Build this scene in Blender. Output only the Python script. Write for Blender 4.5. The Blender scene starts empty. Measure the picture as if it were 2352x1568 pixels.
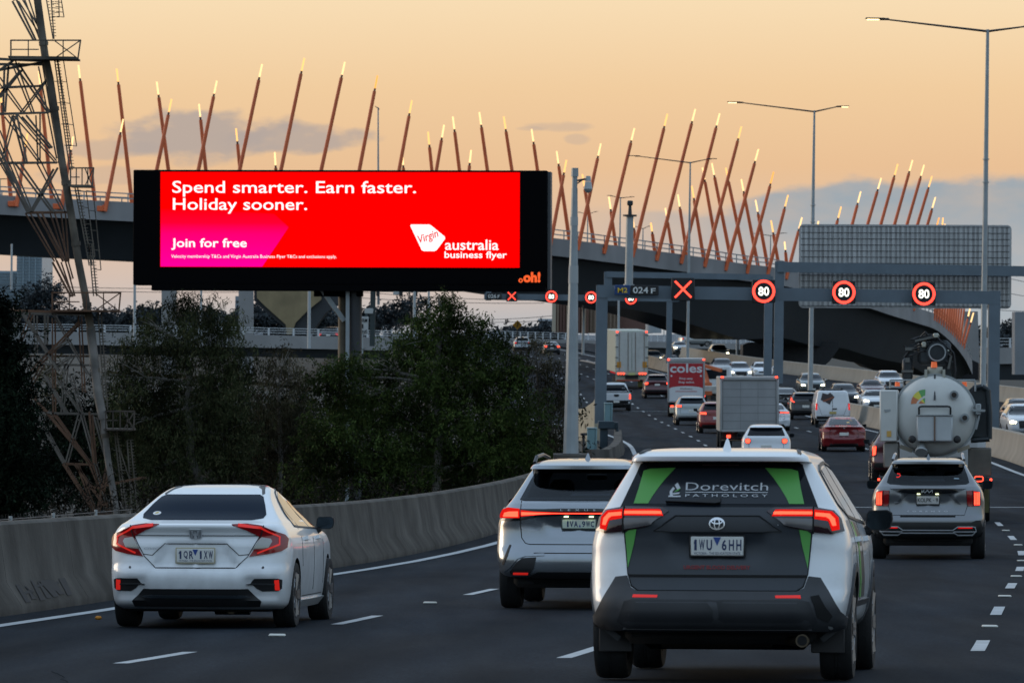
import bpy, bmesh, math, random
import numpy as np
from mathutils import Vector, Matrix
random.seed(7); rng = np.random.default_rng(7)
R = math.radians
S = bpy.context.scene
C = S.collection
# ---------------------------------------------------------------- camera
F, U0, V0, ROLL, H = 12500.0, 1176.0, 784.0, R(0.7), 10.0
cr, sr = math.cos(ROLL), math.sin(ROLL)
def W(xc, yc, d): return Vector((xc*cr - yc*sr, d, H + xc*sr + yc*cr))
def P(u, v, d): return W((u-U0)/F*d, (V0-v)/F*d, d)
cam = bpy.data.cameras.new("camera"); co = bpy.data.objects.new("camera", cam); C.objects.link(co)
cam.sensor_width = 36; cam.lens = F/2352*36; cam.clip_start = 1; cam.clip_end = 20000
co.matrix_world = Matrix(((cr, -sr, 0, 0), (0, 0, -1, 0), (sr, cr, 0, H), (0, 0, 0, 1)))
cam.dof.use_dof = True; cam.dof.focus_distance = 62; cam.dof.aperture_fstop = 13
S.camera = co
# ---------------------------------------------------------------- world, sun, exposure
SUN_AZ, SUN_EL = R(-62), R(4)          # azimuth measured from the view direction (+Y), negative to the left
w = bpy.data.worlds.new("World"); S.world = w; w.use_nodes = True
nt = w.node_tree; nt.nodes.clear()
def nd(t, **kw):
    n = nt.nodes.new(t)
    for k, v in kw.items(): setattr(n, k, v)
    return n
def lk(a, b): nt.links.new(a, b)
def val(x):
    n = nd('ShaderNodeValue'); n.outputs[0].default_value = x; return n.outputs[0]
def mth(op, a, b=None, c=None, clamp=False):
    n = nd('ShaderNodeMath', operation=op, use_clamp=clamp)
    for i, x in enumerate((a, b, c)):
        if x is None: continue
        if isinstance(x, (int, float)): n.inputs[i].default_value = x
        else: lk(x, n.inputs[i])
    return n.outputs[0]
def sstep(x, a, b):
    n = nd('ShaderNodeMapRange', interpolation_type='SMOOTHSTEP')
    lk(x, n.inputs[0]); n.inputs[1].default_value = a; n.inputs[2].default_value = b
    return n.outputs[0]
def mixc(f, a, b):
    n = nd('ShaderNodeMix', data_type='RGBA')
    if isinstance(f, (int, float)): n.inputs[0].default_value = f
    else: lk(f, n.inputs[0])
    for i, x in ((6, a), (7, b)):
        if isinstance(x, tuple): n.inputs[i].default_value = (*x, 1)
        else: lk(x, n.inputs[i])
    return n.outputs[2]
tc = nd('ShaderNodeTexCoord'); sx = nd('ShaderNodeSeparateXYZ'); lk(tc.outputs['Generated'], sx.inputs[0])
X, Y, Z = sx.outputs
yy = mth('MAXIMUM', mth('ABSOLUTE', Y), 0.05)
a = mth('MULTIPLY', mth('DIVIDE', X, yy), 12.5)
e = mth('MULTIPLY', mth('DIVIDE', Z, yy), 12.5)
e = mth('SUBTRACT', e, mth('MULTIPLY', a, 0.0122))
vec = nd('ShaderNodeCombineXYZ'); lk(a, vec.inputs[0]); lk(e, vec.inputs[1])
def noise(sx_, sy_, scale, detail=6, off=(0, 0)):
    m = nd('ShaderNodeMapping'); m.inputs['Scale'].default_value = (sx_, sy_, 1); m.inputs['Location'].default_value = (*off, 0)
    lk(vec.outputs[0], m.inputs[0])
    n = nd('ShaderNodeTexNoise'); n.inputs['Scale'].default_value = scale; n.inputs['Detail'].default_value = detail
    lk(m.outputs[0], n.inputs['Vector']); return mth('SUBTRACT', n.outputs[0], 0.5)
ramp = nd('ShaderNodeValToRGB'); lk(mth('DIVIDE', mth('ADD', e, 0.2), 3.2, clamp=True), ramp.inputs[0])
cr_ = ramp.color_ramp; cr_.elements.remove(cr_.elements[0])
for i, (ee, col) in enumerate(((-.2, (.36, .40, .45)), (.03, (.47, .48, .50)), (.13, (.65, .525, .455)), (.25, (.735, .525, .375)), (.40, (.82, .53, .305)),
                   (.58, (.88, .608, .348)), (.784, (.938, .722, .458)), (1.3, (.92, .76, .54)), (3.0, (.50, .55, .60)))):
    if i == 0: el = cr_.elements[0]; el.position = 0
    else: el = cr_.elements.new((ee+.2)/3.2)
    el.color = (*col, 1)
base = ramp.outputs[0]
n1 = noise(1, 1.6, 3.0); n2 = noise(1, 2.2, 9.0, 5, (3, 1)); n3 = noise(1.0, 2.4, 5.0, 7, (9, 4))
# long grey-blue bank on the right, thinning to the left
top = mth('ADD', .315, mth('MULTIPLY', sstep(a, .45, .85), .065))
top = mth('ADD', top, mth('ADD', mth('MULTIPLY', n1, .10), mth('MULTIPLY', n2, .05)))
bank = mth('MULTIPLY', sstep(mth('SUBTRACT', top, e), -.004, .022), sstep(a, .0, .75))
bank = mth('MULTIPLY', bank, mth('ADD', .90, mth('MULTIPLY', n2, .7)))
bankc = mixc(sstep(e, .10, .36), (.41, .455, .49), (.345, .395, .435))
base = mixc(bank, base, bankc)
# mauve cloud on the left
def blob(ca, ce, ra, re, cut=.0):
    q = mth('ADD', mth('POWER', mth('DIVIDE', mth('SUBTRACT', a, ca), ra), 2), mth('POWER', mth('DIVIDE', mth('SUBTRACT', e, ce), re), 2))
    q = mth('ADD', q, mth('MULTIPLY', n1, -2.2)); q = mth('ADD', q, mth('MULTIPLY', n2, -2.6)); q = mth('ADD', q, mth('MULTIPLY', n3, -1.6))
    return sstep(q, 1.35, .35)
for (ca, ce, ra, re, op) in ((-.72, .475, .20, .062, .9), (-.52, .465, .17, .034, .85), (-.93, .443, .12, .022, .5), (.10, .492, .075, .012, .40), (.145, .464, .03, .013, .35), (.04, .488, .04, .006, .35), (-.95, .38, .14, .02, .35), (-1.1, .10, .3, .03, .25), (-.2, .16, .25, .018, .3)):
    base = mixc(mth('MULTIPLY', blob(ca, ce, ra, re), op), base, (.46, .385, .345))
sky = nd('ShaderNodeTexSky', sky_type='NISHITA'); sky.sun_disc = False
sky.sun_elevation = SUN_EL; sky.sun_rotation = -SUN_AZ if False else SUN_AZ
sky.altitude = 20; sky.air_density = 1.2; sky.dust_density = 1.5; sky.ozone_density = 2.5
skys = nd('ShaderNodeVectorMath', operation='SCALE'); lk(sky.outputs[0], skys.inputs[0]); skys.inputs['Scale'].default_value = 1.0
low = mth('MULTIPLY', sstep(mth('DIVIDE', Z, 1.0), .30, .10), sstep(Y, .1, .55))
bs = nd('ShaderNodeVectorMath', operation='SCALE'); lk(base, bs.inputs[0]); bs.inputs['Scale'].default_value = 1/0.12
dusk = nd('ShaderNodeVectorMath', operation='ADD'); lk(skys.outputs[0], dusk.inputs[0])
hi = sstep(Z, -.05, .6)
dc = mixc(hi, (2.6, 3.2, 4.0), (3.9, 5.0, 6.4)); lk(dc, dusk.inputs[1])     # evening cloud cover over and behind the viewer
fin = mixc(low, dusk.outputs[0], bs.outputs[0])
bg = nd('ShaderNodeBackground'); lk(fin, bg.inputs[0]); bg.inputs[1].default_value = 0.12
ow = nd('ShaderNodeOutputWorld'); lk(bg.outputs[0], ow.inputs[0])
sl = bpy.data.lights.new("sun", 'SUN'); sl.energy = 1.0; sl.angle = R(28); sl.color = (1.0, .80, .58)
so = bpy.data.objects.new("sun", sl); C.objects.link(so)
sd = Vector((math.sin(SUN_AZ)*math.cos(R(9)), math.cos(SUN_AZ)*math.cos(R(9)), math.sin(R(9))))
so.rotation_euler = sd.to_track_quat('Z', 'Y').to_euler()
S.view_settings.view_transform = 'Standard'; S.view_settings.look = 'None'; S.view_settings.exposure = 0.0; S.view_settings.gamma = 1
S.cycles.max_bounces = 6; S.cycles.diffuse_bounces = 2; S.cycles.glossy_bounces = 3; S.cycles.transmission_bounces = 2
S.cycles.sample_clamp_indirect = 4; S.cycles.caustics_reflective = False; S.cycles.caustics_refractive = False

# ---------------------------------------------------------------- materials
MATS = {}
def mat(name, col, rough=.6, metal=0, emit=None, es=0, spec=.5, coat=0, var=0, vscale=3.0, bump=0, bscale=40, streak=0):
    if name in MATS: return MATS[name]
    m = bpy.data.materials.new(name); m.use_nodes = True; t = m.node_tree; b = t.nodes['Principled BSDF']
    b.inputs['Base Color'].default_value = (*col, 1); b.inputs['Roughness'].default_value = rough; b.inputs['Metallic'].default_value = metal
    b.inputs['Specular IOR Level'].default_value = spec; b.inputs['Coat Weight'].default_value = coat; b.inputs['Coat Roughness'].default_value = .04
    if emit: b.inputs['Emission Color'].default_value = (*emit, 1); b.inputs['Emission Strength'].default_value = es
    if var or bump or streak:
        c = t.nodes.new('ShaderNodeTexCoord')
        def nz(scale, sc=(1, 1, 1), det=5):
            mp = t.nodes.new('ShaderNodeMapping'); mp.inputs['Scale'].default_value = sc; t.links.new(c.outputs['Object'], mp.inputs[0])
            n = t.nodes.new('ShaderNodeTexNoise'); n.inputs['Scale'].default_value = scale; n.inputs['Detail'].default_value = det
            t.links.new(mp.outputs[0], n.inputs['Vector']); return n.outputs[0]
        if var or streak:
            def fac(src, amt):
                mr = t.nodes.new('ShaderNodeMapRange'); t.links.new(src, mr.inputs[0]); mr.inputs[1].default_value = .3; mr.inputs[2].default_value = .7
                mr.inputs[3].default_value = 1-amt; mr.inputs[4].default_value = 1+amt; return mr.outputs[0]
            f = fac(nz(vscale), var)
            if streak:
                f2 = fac(nz(vscale*.8, (1, 1, .12)), streak); mm = t.nodes.new('ShaderNodeMath'); mm.operation = 'MULTIPLY'
                t.links.new(f, mm.inputs[0]); t.links.new(f2, mm.inputs[1]); f = mm.outputs[0]
            vs = t.nodes.new('ShaderNodeVectorMath'); vs.operation = 'SCALE'; vs.inputs[0].default_value = col; t.links.new(f, vs.inputs['Scale'])
            t.links.new(vs.outputs[0], b.inputs['Base Color'])
        if bump:
            bn = t.nodes.new('ShaderNodeBump'); bn.inputs['Strength'].default_value = bump; bn.inputs['Distance'].default_value = .02
            t.links.new(nz(bscale), bn.inputs['Height']); t.links.new(bn.outputs[0], b.inputs['Normal'])
    MATS[name] = m; return m
def paint(name, col, metal=0, rough=.28): return mat('paint_'+name, col, rough, metal, coat=.7, var=.035, vscale=2.5)
def glow(name, col, s): return mat('glow_'+name, (.004, .004, .004), .6, emit=col, es=s, spec=0)
BLACK = mat('black_plastic', (.012, .012, .013), .5); TRIM = mat('grey_trim', (.045, .046, .048), .6, var=.1, vscale=8)
RUBBER = mat('tyre_rubber', (.012, .012, .012), .8, bump=.3, bscale=60); GAP = mat('panel_gap', (.006, .006, .006), .9)
GLASS = mat('tinted_glass', (.005, .008, .012), .07, spec=.22); CHROME = mat('chrome', (.75, .76, .78), .18, 1)
PGLASS = mat('side_glass', (.012, .014, .016), .03, spec=1.0)
ALLOY = mat('alloy', (.42, .43, .44), .3, .9); DARKM = mat('dark_metal', (.03, .032, .035), .5, .3, var=.2)
UNDER = mat('underbody', (.010, .010, .010), .8, var=.3); BRASS = mat('exhaust_steel', (.10, .08, .055), .35, .8, var=.3)
REDLENS = mat('red_lens', (.25, .006, .008), .12, coat=.6); REDGLOW = glow('tail', (1.0, .012, .008), .75); REDHOT = glow('tail_bright', (1.0, .060, .030), 4.0)
REFL = mat('reflector', (.55, .015, .012), .25, emit=(1, .03, .02), es=.35); CLEAR = mat('clear_lens', (.35, .34, .31), .15, .3, coat=.5)
HEADL = glow('headlamp', (1.0, .93, .62), 9); AMBER = mat('amber_lens', (.7, .22, .02), .3, emit=(1, .3, .02), es=.4)
WHITE = mat('white_sticker', (.75, .75, .74), .4); PLATE = mat('plate_white', (.66, .66, .62), .4); NAVY = mat('plate_navy', (.015, .03, .10), .5)
GALV = mat('galvanised', (.31, .345, .36), .45, .3, var=.10, vscale=2, streak=.08); GANTRY = mat('gantry_steel', (.125, .160, .190), .45, .2, var=.1, vscale=1.2)
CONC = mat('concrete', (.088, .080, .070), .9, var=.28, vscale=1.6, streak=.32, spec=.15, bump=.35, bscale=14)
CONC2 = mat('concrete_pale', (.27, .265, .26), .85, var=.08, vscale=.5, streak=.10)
# ---------------------------------------------------------------- builders
class MB:
    def __init__(s): s.v = []; s.f = []; s.m = []; s.ms = []
    def add(s, vs, fs, mi=0):
        o = len(s.v); s.v += [tuple(x) for x in vs]; s.f += [tuple(i+o for i in q) for q in fs]; s.m += [mi]*len(fs); return s
    def box(s, c, size, rot=None, mi=0, bev=0):
        hx, hy, hz = (q/2 for q in size); c = Vector(c)
        if bev:
            b = min(bev, hx*.9, hy*.9, hz*.9); vs = []
            for sz in (-1, 1):
                for sy in (-1, 1):
                    for sx_ in (-1, 1):
                        vs += [(sx_*(hx-b), sy*(hy-b), sz*hz), (sx_*hx, sy*(hy-b), sz*(hz-b)), (sx_*(hx-b), sy*hy, sz*(hz-b))]
            bm = bmesh.new(); [bm.verts.new(q) for q in vs]; bmesh.ops.convex_hull(bm, input=bm.verts)
            bm.verts.index_update(); fs = [[q.index for q in f.verts] for f in bm.faces]; vs = [q.co.copy() for q in bm.verts]; bm.free()
        else:
            vs = [Vector((sx_*hx, sy*hy, sz*hz)) for sz in (-1, 1) for sy in (-1, 1) for sx_ in (-1, 1)]
            fs = [(0, 2, 3, 1), (4, 5, 7, 6), (0, 1, 5, 4), (2, 6, 7, 3), (0, 4, 6, 2), (1, 3, 7, 5)]
        vs = [(rot @ Vector(q) if rot is not None else Vector(q)) + c for q in vs]
        return s.add(vs, fs, mi)
    def tube(s, p, q, r0, r1=None, n=8, mi=0, cap=True, ph=0):
        p, q = Vector(p), Vector(q); r1 = r0 if r1 is None else r1; d = (q-p)
        if d.length < 1e-6: return s
        qt = d.to_track_quat('Z', 'Y'); vs = []
        for c, r in ((p, r0), (q, r1)):
            vs += [c + qt @ Vector((r*math.cos(2*math.pi*(i+ph)/n), r*math.sin(2*math.pi*(i+ph)/n), 0)) for i in range(n)]
        fs = [(i, (i+1) % n, n+(i+1) % n, n+i) for i in range(n)]
        if cap: fs += [tuple(range(n-1, -1, -1)), tuple(range(n, 2*n))]
        return s.add(vs, fs, mi)
    def poly(s, pts, r, n=6, mi=0):
        for p, q in zip(pts[:-1], pts[1:]): s.tube(p, q, r, n=n, mi=mi)
        return s
    def bar(s, p, q, wd, ht=None, mi=0):
        p, q = Vector(p), Vector(q); d = q-p; ht = ht or wd
        qt = d.to_track_quat('Y', 'Z'); return s.box((p+q)/2, (wd, d.length, ht), qt.to_matrix(), mi)
    def lathe(s, prof, c=(0, 0, 0), axis='Z', n=24, mi=0, cap=True):
        vs = []; c = Vector(c)
        for (r, h) in prof:
            for i in range(n):
                t = 2*math.pi*i/n; x, y = r*math.cos(t), r*math.sin(t)
                q = (x, y, h) if axis == 'Z' else ((h, x, y) if axis == 'X' else (x, h, y)); vs.append(c+Vector(q))
        k = len(prof); fs = [(j*n+i, j*n+(i+1) % n, (j+1)*n+(i+1) % n, (j+1)*n+i) for j in range(k-1) for i in range(n)]
        if cap: fs += [tuple(range(n)), tuple(range((k-1)*n, k*n))]
        return s.add(vs, fs, mi)
    def prism(s, poly, fn0, fn1, mi=0):
        n = len(poly); vs = [fn0(*q) for q in poly] + [fn1(*q) for q in poly]
        return s.add(vs, [tuple(range(n)), tuple(range(2*n-1, n-1, -1))] + [(i, n+i, n+(i+1) % n, (i+1) % n) for i in range(n)], mi)
    def mesh(s, name, smooth=40, fixn=True):
        me = bpy.data.meshes.new(name); me.from_pydata(s.v, [], s.f)
        if any(s.m): me.polygons.foreach_set('material_index', s.m)
        if fixn:
            bm = bmesh.new(); bm.from_mesh(me); bmesh.ops.recalc_face_normals(bm, faces=bm.faces); bm.to_mesh(me); bm.free()
        me.update()
        if smooth:
            me.polygons.foreach_set('use_smooth', [True]*len(me.polygons)); me.set_sharp_from_angle(angle=R(smooth))
        return me
def obj(name, mb, m, parent=None, smooth=40, fixn=True):
    me = mb.mesh(name, smooth, fixn) if isinstance(mb, MB) else mb
    o = bpy.data.objects.new(name, me); C.objects.link(o)
    for x in (m if isinstance(m, (list, tuple)) else [m]): me.materials.append(x)
    if parent is not None: o.parent = parent
    return o
def tag(o, label=None, cat=None, group=None, kind=None):
    if label: o['label'] = label
    if cat: o['category'] = cat
    if group: o['group'] = group
    if kind: o['kind'] = kind
    return o
def thing(name, label, cat, loc=(0, 0, 0), rot=(0, 0, 0), group=None):
    o = bpy.data.objects.new(name, None); C.objects.link(o); o.location = loc; o.rotation_euler = rot; o.empty_display_size = .2
    return tag(o, label, cat, group)
def struct(name, mb, m, smooth=40, fixn=True):
    o = obj(name, mb, m, None, smooth, fixn); o['kind'] = 'structure'; return o
def dup(root, label=None, group=None, mats=None):
    """copy of a thing with its parts and their sub-parts; mats = {old material name: new material} set on the copies"""
    def cp(o, par):
        c = o.copy(); C.objects.link(c)
        if par is not None: c.parent = par
        if mats and c.type == 'MESH':
            for s_ in c.material_slots:
                if s_.material and s_.material.name in mats:
                    nm = mats[s_.material.name]; s_.link = 'OBJECT'; s_.material = nm
        for ch in list(o.children): cp(ch, c)
        return c
    r = cp(root, None)
    if label: r['label'] = label
    if group: r['group'] = group
    return r
def pchip(xs, ys):
    xs = np.array(xs, float); ys = np.array(ys, float); h = np.diff(xs); dl = np.diff(ys)/h; m = np.zeros_like(ys)
    for i in range(1, len(xs)-1):
        if dl[i-1]*dl[i] > 0:
            w1 = 2*h[i]+h[i-1]; w2 = h[i]+2*h[i-1]; m[i] = (w1+w2)/(w1/dl[i-1]+w2/dl[i])
    m[0], m[-1] = dl[0], dl[-1]
    def f(x):
        if x <= xs[0]: return ys[0]+m[0]*(x-xs[0])
        if x >= xs[-1]: return ys[-1]
        i = int(np.searchsorted(xs, x, 'right')-1); t = (x-xs[i])/h[i]; t2, t3 = t*t, t*t*t
        return float((2*t3-3*t2+1)*ys[i] + (t3-2*t2+t)*h[i]*m[i] + (-2*t3+3*t2)*ys[i+1] + (t3-t2)*h[i]*m[i+1])
    return f
_tc = {}
def text2d(body, x0, x1, z0, z1, bold=0, shear=0, space=1.0):
    """lettering as flat outlines fitted to a box: verts [(x, z)], faces"""
    key = (body, bold, shear, space)
    if key not in _tc:
        cu = bpy.data.curves.new('t', 'FONT'); cu.body = body; cu.offset = bold; cu.shear = shear; cu.space_character = space; cu.resolution_u = 3
        o = bpy.data.objects.new('t', cu); C.objects.link(o)
        dg = bpy.context.evaluated_depsgraph_get(); me = bpy.data.meshes.new_from_object(o.evaluated_get(dg))
        vs = [(q.co.x, q.co.y) for q in me.vertices]; fs = [tuple(p.vertices) for p in me.polygons]
        bpy.data.objects.remove(o); bpy.data.curves.remove(cu); bpy.data.meshes.remove(me); _tc[key] = (vs, fs)
    vs, fs = _tc[key]; ax = min(q[0] for q in vs); bx = max(q[0] for q in vs); az = min(q[1] for q in vs); bz = max(q[1] for q in vs)
    return [(x0+(q[0]-ax)/(bx-ax)*(x1-x0), z0+(q[1]-az)/(bz-az)*(z1-z0)) for q in vs], fs
def flat_text(body, x0, x1, z0, z1, y, m, name, parent, bold=0, shear=0, space=1.0, fn=None):
    vs, fs = text2d(body, x0, x1, z0, z1, bold, shear, space)
    mb = MB().add([(fn(q) if fn else (q[0], y, q[1])) for q in vs], fs); return obj(name, mb, m, parent, 0, False)
# ---------------------------------------------------------------- the road: plan and profile in the camera's level frame
zprof = pchip([-60, 0, 20, 39, 43, 55, 67, 92, 108, 125, 165, 221, 272, 310, 347, 380, 417, 460, 510, 545, 620, 700, 800, 1300],
              [-.1, -1.5, -1.99, -2.412, -2.545, -2.86, -3.12, -3.67, -3.9, -4.07, -4.3, -4.48, -4.56, -4.58, -4.42, -4.1, -3.6, -3.05, -2.45, -1.98, -1.0, -.35, -.2, -.2])
edgeL = pchip([-60, 0, 39, 55, 80, 104, 130, 165, 211, 263, 347, 417, 510, 545, 650, 800, 1300], [-19, -11.6, -6.92, -5.08, -2.6, -.3, 1.6, 3.3, 4.8, 5.3, 5.2, 4.9, 2.5, 1.2, -5, -18, -90])
barR = pchip([-60, 0, 39, 55, 104, 165, 177, 211, 263, 300, 350, 400, 440, 500, 520, 560, 650, 800, 1300], [-4.2, 3.0, 7.6, 9.2, 14.0, 17.3, 17.7, 18.9, 19.4, 19.3, 18.6, 17.5, 16.0, 13.5, 12.6, 10.5, 5, -7, -75])
farR = pchip([-60, 0, 150, 250, 350, 400, 450, 480, 520, 600, 800, 1300], [12, 20, 34, 37, 34.5, 30.5, 25.5, 22.8, 20, 15, 3, -65])
edgeX = pchip([-60, 230, 270, 330, 560, 640, 1300], [0, 0, .8, 4.4, 4.4, 3.0, 3.0])
edgeW = lambda d: edgeL(d)-edgeX(d)      # the extra lane that joins on the left far ahead
DS = [-60, -30, -10] + list(range(0, 240, 6)) + list(range(240, 560, 10)) + [560, 600, 640, 700, 760, 800, 900, 1000, 1300]
def lat(d, f): return edgeL(d) + f*(barR(d)-1.05-edgeL(d))      # f = 0 left line ... 1 right line
def heading(d): return math.atan((lat(d+4, .5)-lat(d-4, .5))/8)
def sheet(fa, fb, dz, n=4, ds=DS, zf=None):
    mb = MB(); vs = []; zf = zf or zprof
    for d in ds:
        xa, xb = fa(d), fb(d); vs += [W(xa+(xb-xa)*i/n, zf(d)+dz, d) for i in range(n+1)]
    fs = [(j*(n+1)+i, j*(n+1)+i+1, (j+1)*(n+1)+i+1, (j+1)*(n+1)+i) for j in range(len(ds)-1) for i in range(n)]
    return mb.add(vs, fs)
ASPH = mat('asphalt', (.0138, .0182, .0240), .9, spec=.06)
t_ = ASPH.node_tree; b_ = t_.nodes['Principled BSDF']; tc_ = t_.nodes.new('ShaderNodeTexCoord')
def an(scale, sc, det):
    m_ = t_.nodes.new('ShaderNodeMapping'); m_.inputs['Scale'].default_value = sc; t_.links.new(tc_.outputs['Object'], m_.inputs[0])
    n_ = t_.nodes.new('ShaderNodeTexNoise'); n_.inputs['Scale'].default_value = scale; n_.inputs['Detail'].default_value = det; t_.links.new(m_.outputs[0], n_.inputs['Vector']); return n_.outputs[0]
def amr(s_, lo, hi, a=.3, b=.7):
    m_ = t_.nodes.new('ShaderNodeMapRange'); t_.links.new(s_, m_.inputs[0]); m_.inputs[1].default_value = a; m_.inputs[2].default_value = b; m_.inputs[3].default_value = lo; m_.inputs[4].default_value = hi; return m_.outputs[0]
def amul(p, q):
    m_ = t_.nodes.new('ShaderNodeMath'); m_.operation = 'MULTIPLY'; t_.links.new(p, m_.inputs[0]); t_.links.new(q, m_.inputs[1]); return m_.outputs[0]
f_ = amul(amul(amr(an(1.2, (1, .05, 1), 4), .72, 1.30), amr(an(30, (1, .35, 1), 3), .70, 1.30)), amr(an(.5, (1, .3, 1), 4), .9, 1.12))
uv_ = t_.nodes.new('ShaderNodeUVMap'); uv_.uv_map = 'lane'; su_ = t_.nodes.new('ShaderNodeSeparateXYZ'); t_.links.new(uv_.outputs[0], su_.inputs[0])
def am(op, p, q):
    m_ = t_.nodes.new('ShaderNodeMath'); m_.operation = op
    for i, x in enumerate((p, q)):
        if isinstance(x, (int, float)): m_.inputs[i].default_value = x
        elif x is not None: t_.links.new(x, m_.inputs[i])
    return m_.outputs[0]
wob = am('MULTIPLY', am('SUBTRACT', an(.15, (1, .5, 1), 2), .5), .03)                     # tyre-polished wheel tracks, two to a lane, and an oil-dark middle
fl_ = am('ADD', su_.outputs[0], wob); tr_ = am('COSINE', am('MULTIPLY', fl_, 50.265), 0); oil = am('COSINE', am('MULTIPLY', fl_, 25.133), 0)
f_ = amul(f_, am('ADD', am('ADD', 1.0, am('MULTIPLY', tr_, -.15)), am('MULTIPLY', oil, .10)))
v_ = t_.nodes.new('ShaderNodeVectorMath'); v_.operation = 'SCALE'; v_.inputs[0].default_value = (.0138, .0182, .0240); t_.links.new(f_, v_.inputs['Scale']); t_.links.new(v_.outputs[0], b_.inputs['Base Color'])
t_.links.new(amr(an(2, (1, .1, 1), 4), .80, .95), b_.inputs['Roughness'])
bu_ = t_.nodes.new('ShaderNodeBump'); bu_.inputs['Strength'].default_value = .35; bu_.inputs['Distance'].default_value = .01; t_.links.new(an(60, (1, 1, 1), 3), bu_.inputs['Height']); t_.links.new(bu_.outputs[0], b_.inputs['Normal'])
GROUND = mat('ground', (.020, .021, .016), .95, var=.3, vscale=.05)
LINE = mat('road_paint', (.42, .44, .45), .7, var=.14, vscale=2.0)
g = MB(); gd = [-400, -60, 0, 60, 120, 200, 300, 500, 800, 1500, 3000, 6000, 15000]; gx = [-9000, -2500, -600, -150, -40, 40, 150, 600, 2500, 9000]
g.add([W(x, -7.2, d) for d in gd for x in gx], [(j*10+i, j*10+i+1, (j+1)*10+i+1, (j+1)*10+i) for j in range(len(gd)-1) for i in range(9)])
struct('ground', g, GROUND)
rd = struct('road', sheet(lambda d: edgeW(d)-1.3, lambda d: barR(d)+.3, 0), ASPH)
uvl = rd.data.uv_layers.new(name='lane')
for lp_ in rd.data.loops:
    c_ = rd.data.vertices[lp_.vertex_index].co; d_ = c_.y; x_ = (c_.x*cr+(c_.z-H)*sr); uvl.data[lp_.index].uv = ((x_-edgeL(d_))/(barR(d_)-1.05-edgeL(d_)), d_*.01)
# filled cracks and paving joints
sm_ = MB(); rg_ = random.Random(11)
for (d0, d1, f0, f1, w_) in ((34, 41, .36, .24, .010), (70, 110, .505, .495, .015), (101, 103, .0, .5, .012), (120, 121, .0, 1, .02), (150, 151, 0, 1, .03), (180, 181, 0, 1, .03)):
    n = 22; ds_ = [d0+(d1-d0)*i/n for i in range(n+1)]; fs_ = [f0+(f1-f0)*i/n+rg_.uniform(-1, 1)*.0016 for i in range(n+1)]; steep = abs(f1-f0) > .1
    vs = []
    for d_, q_ in zip(ds_, fs_): vs += [W(lat(d_, q_)-(0 if steep else w_), zprof(d_)+.003, d_-(w_*2 if steep else 0)), W(lat(d_, q_)+(0 if steep else w_), zprof(d_)+.003, d_+(w_*2 if steep else 0))]
    sm_.add(vs, [(2*i, 2*i+1, 2*i+3, 2*i+2) for i in range(n)])
struct('road_seams', sm_, mat('bitumen', (.0085, .010, .012), .9, spec=0))
struct('opposite_road', sheet(lambda d: barR(d)+.3, lambda d: farR(d)+.3, .15), ASPH)
struct('embankment', sheet(lambda d: edgeW(d)-9, lambda d: edgeW(d)-1.2, -.02, 1).add([], []), GROUND)
eb = bpy.data.objects['embankment'].data
for i, q in enumerate(eb.vertices):
    if i % 2 == 0: q.co.z = H-7.15
# painted lines: two edge lines and three rows of dashes
ln = sheet(lambda d: edgeW(d)-.09, lambda d: edgeW(d)+.09, .006, 1)
r2 = sheet(lambda d: lat(d, 1)-.09, lambda d: lat(d, 1)+.09, .006, 1); ln.add(r2.v, r2.f)
for ph, fr in ((43, .25), (44.5, .5), (46.5, .75), (348, .0)):
    d = ph-36
    while d < 620:
        ds = [d, d+1, d+2, d+3.2]; q = sheet(lambda x: lat(x, fr)-.062, lambda x: lat(x, fr)+.062, .006, 1, ds); ln.add(q.v, q.f); d += 12
for d_, fa, fb in ((345, .06, .46), (136, .02, .98)): q = sheet(lambda x: lat(x, fa), lambda x: lat(x, fb), .007, 6, [d_, d_+.35]); ln.add(q.v, q.f)
struct('lane_markings', ln, LINE)
# raised pavement markers between the dashes
first = None; STUD = mat('marker_ceramic', (.62, .62, .56), .35)
ordn = ['first', 'second', 'third', 'fourth', 'fifth', 'sixth', 'seventh', 'eighth', 'ninth', 'tenth', 'eleventh', 'twelfth', 'thirteenth', 'fourteenth', 'fifteenth', 'sixteenth', 'seventeenth', 'eighteenth', 'nineteenth', 'twentieth',
        'twenty-first', 'twenty-second', 'twenty-third', 'twenty-fourth', 'twenty-fifth', 'twenty-sixth', 'twenty-seventh', 'twenty-eighth', 'twenty-ninth', 'thirtieth', 'thirty-first', 'thirty-second', 'thirty-third', 'thirty-fourth', 'thirty-fifth']
sm = MB().box((0, 0, .012), (.16, .11, .024), bev=.02).mesh('road_stud'); sm.materials.append(STUD)
for ph, fr, row, n in ((51, .25, 'left', 3), (52, .5, 'middle', 6), (54, .75, 'right', 6)):
    for i in range(n):
        d = ph+12*i; o = bpy.data.objects.new('road_stud', sm); C.objects.link(o); o.location = W(lat(d, fr), zprof(d)+.002, d)
        tag(o, f'{ordn[i]} pale raised road stud from the front along the {row} lane line', 'road stud', 'raised studs between the lane dashes')
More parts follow.
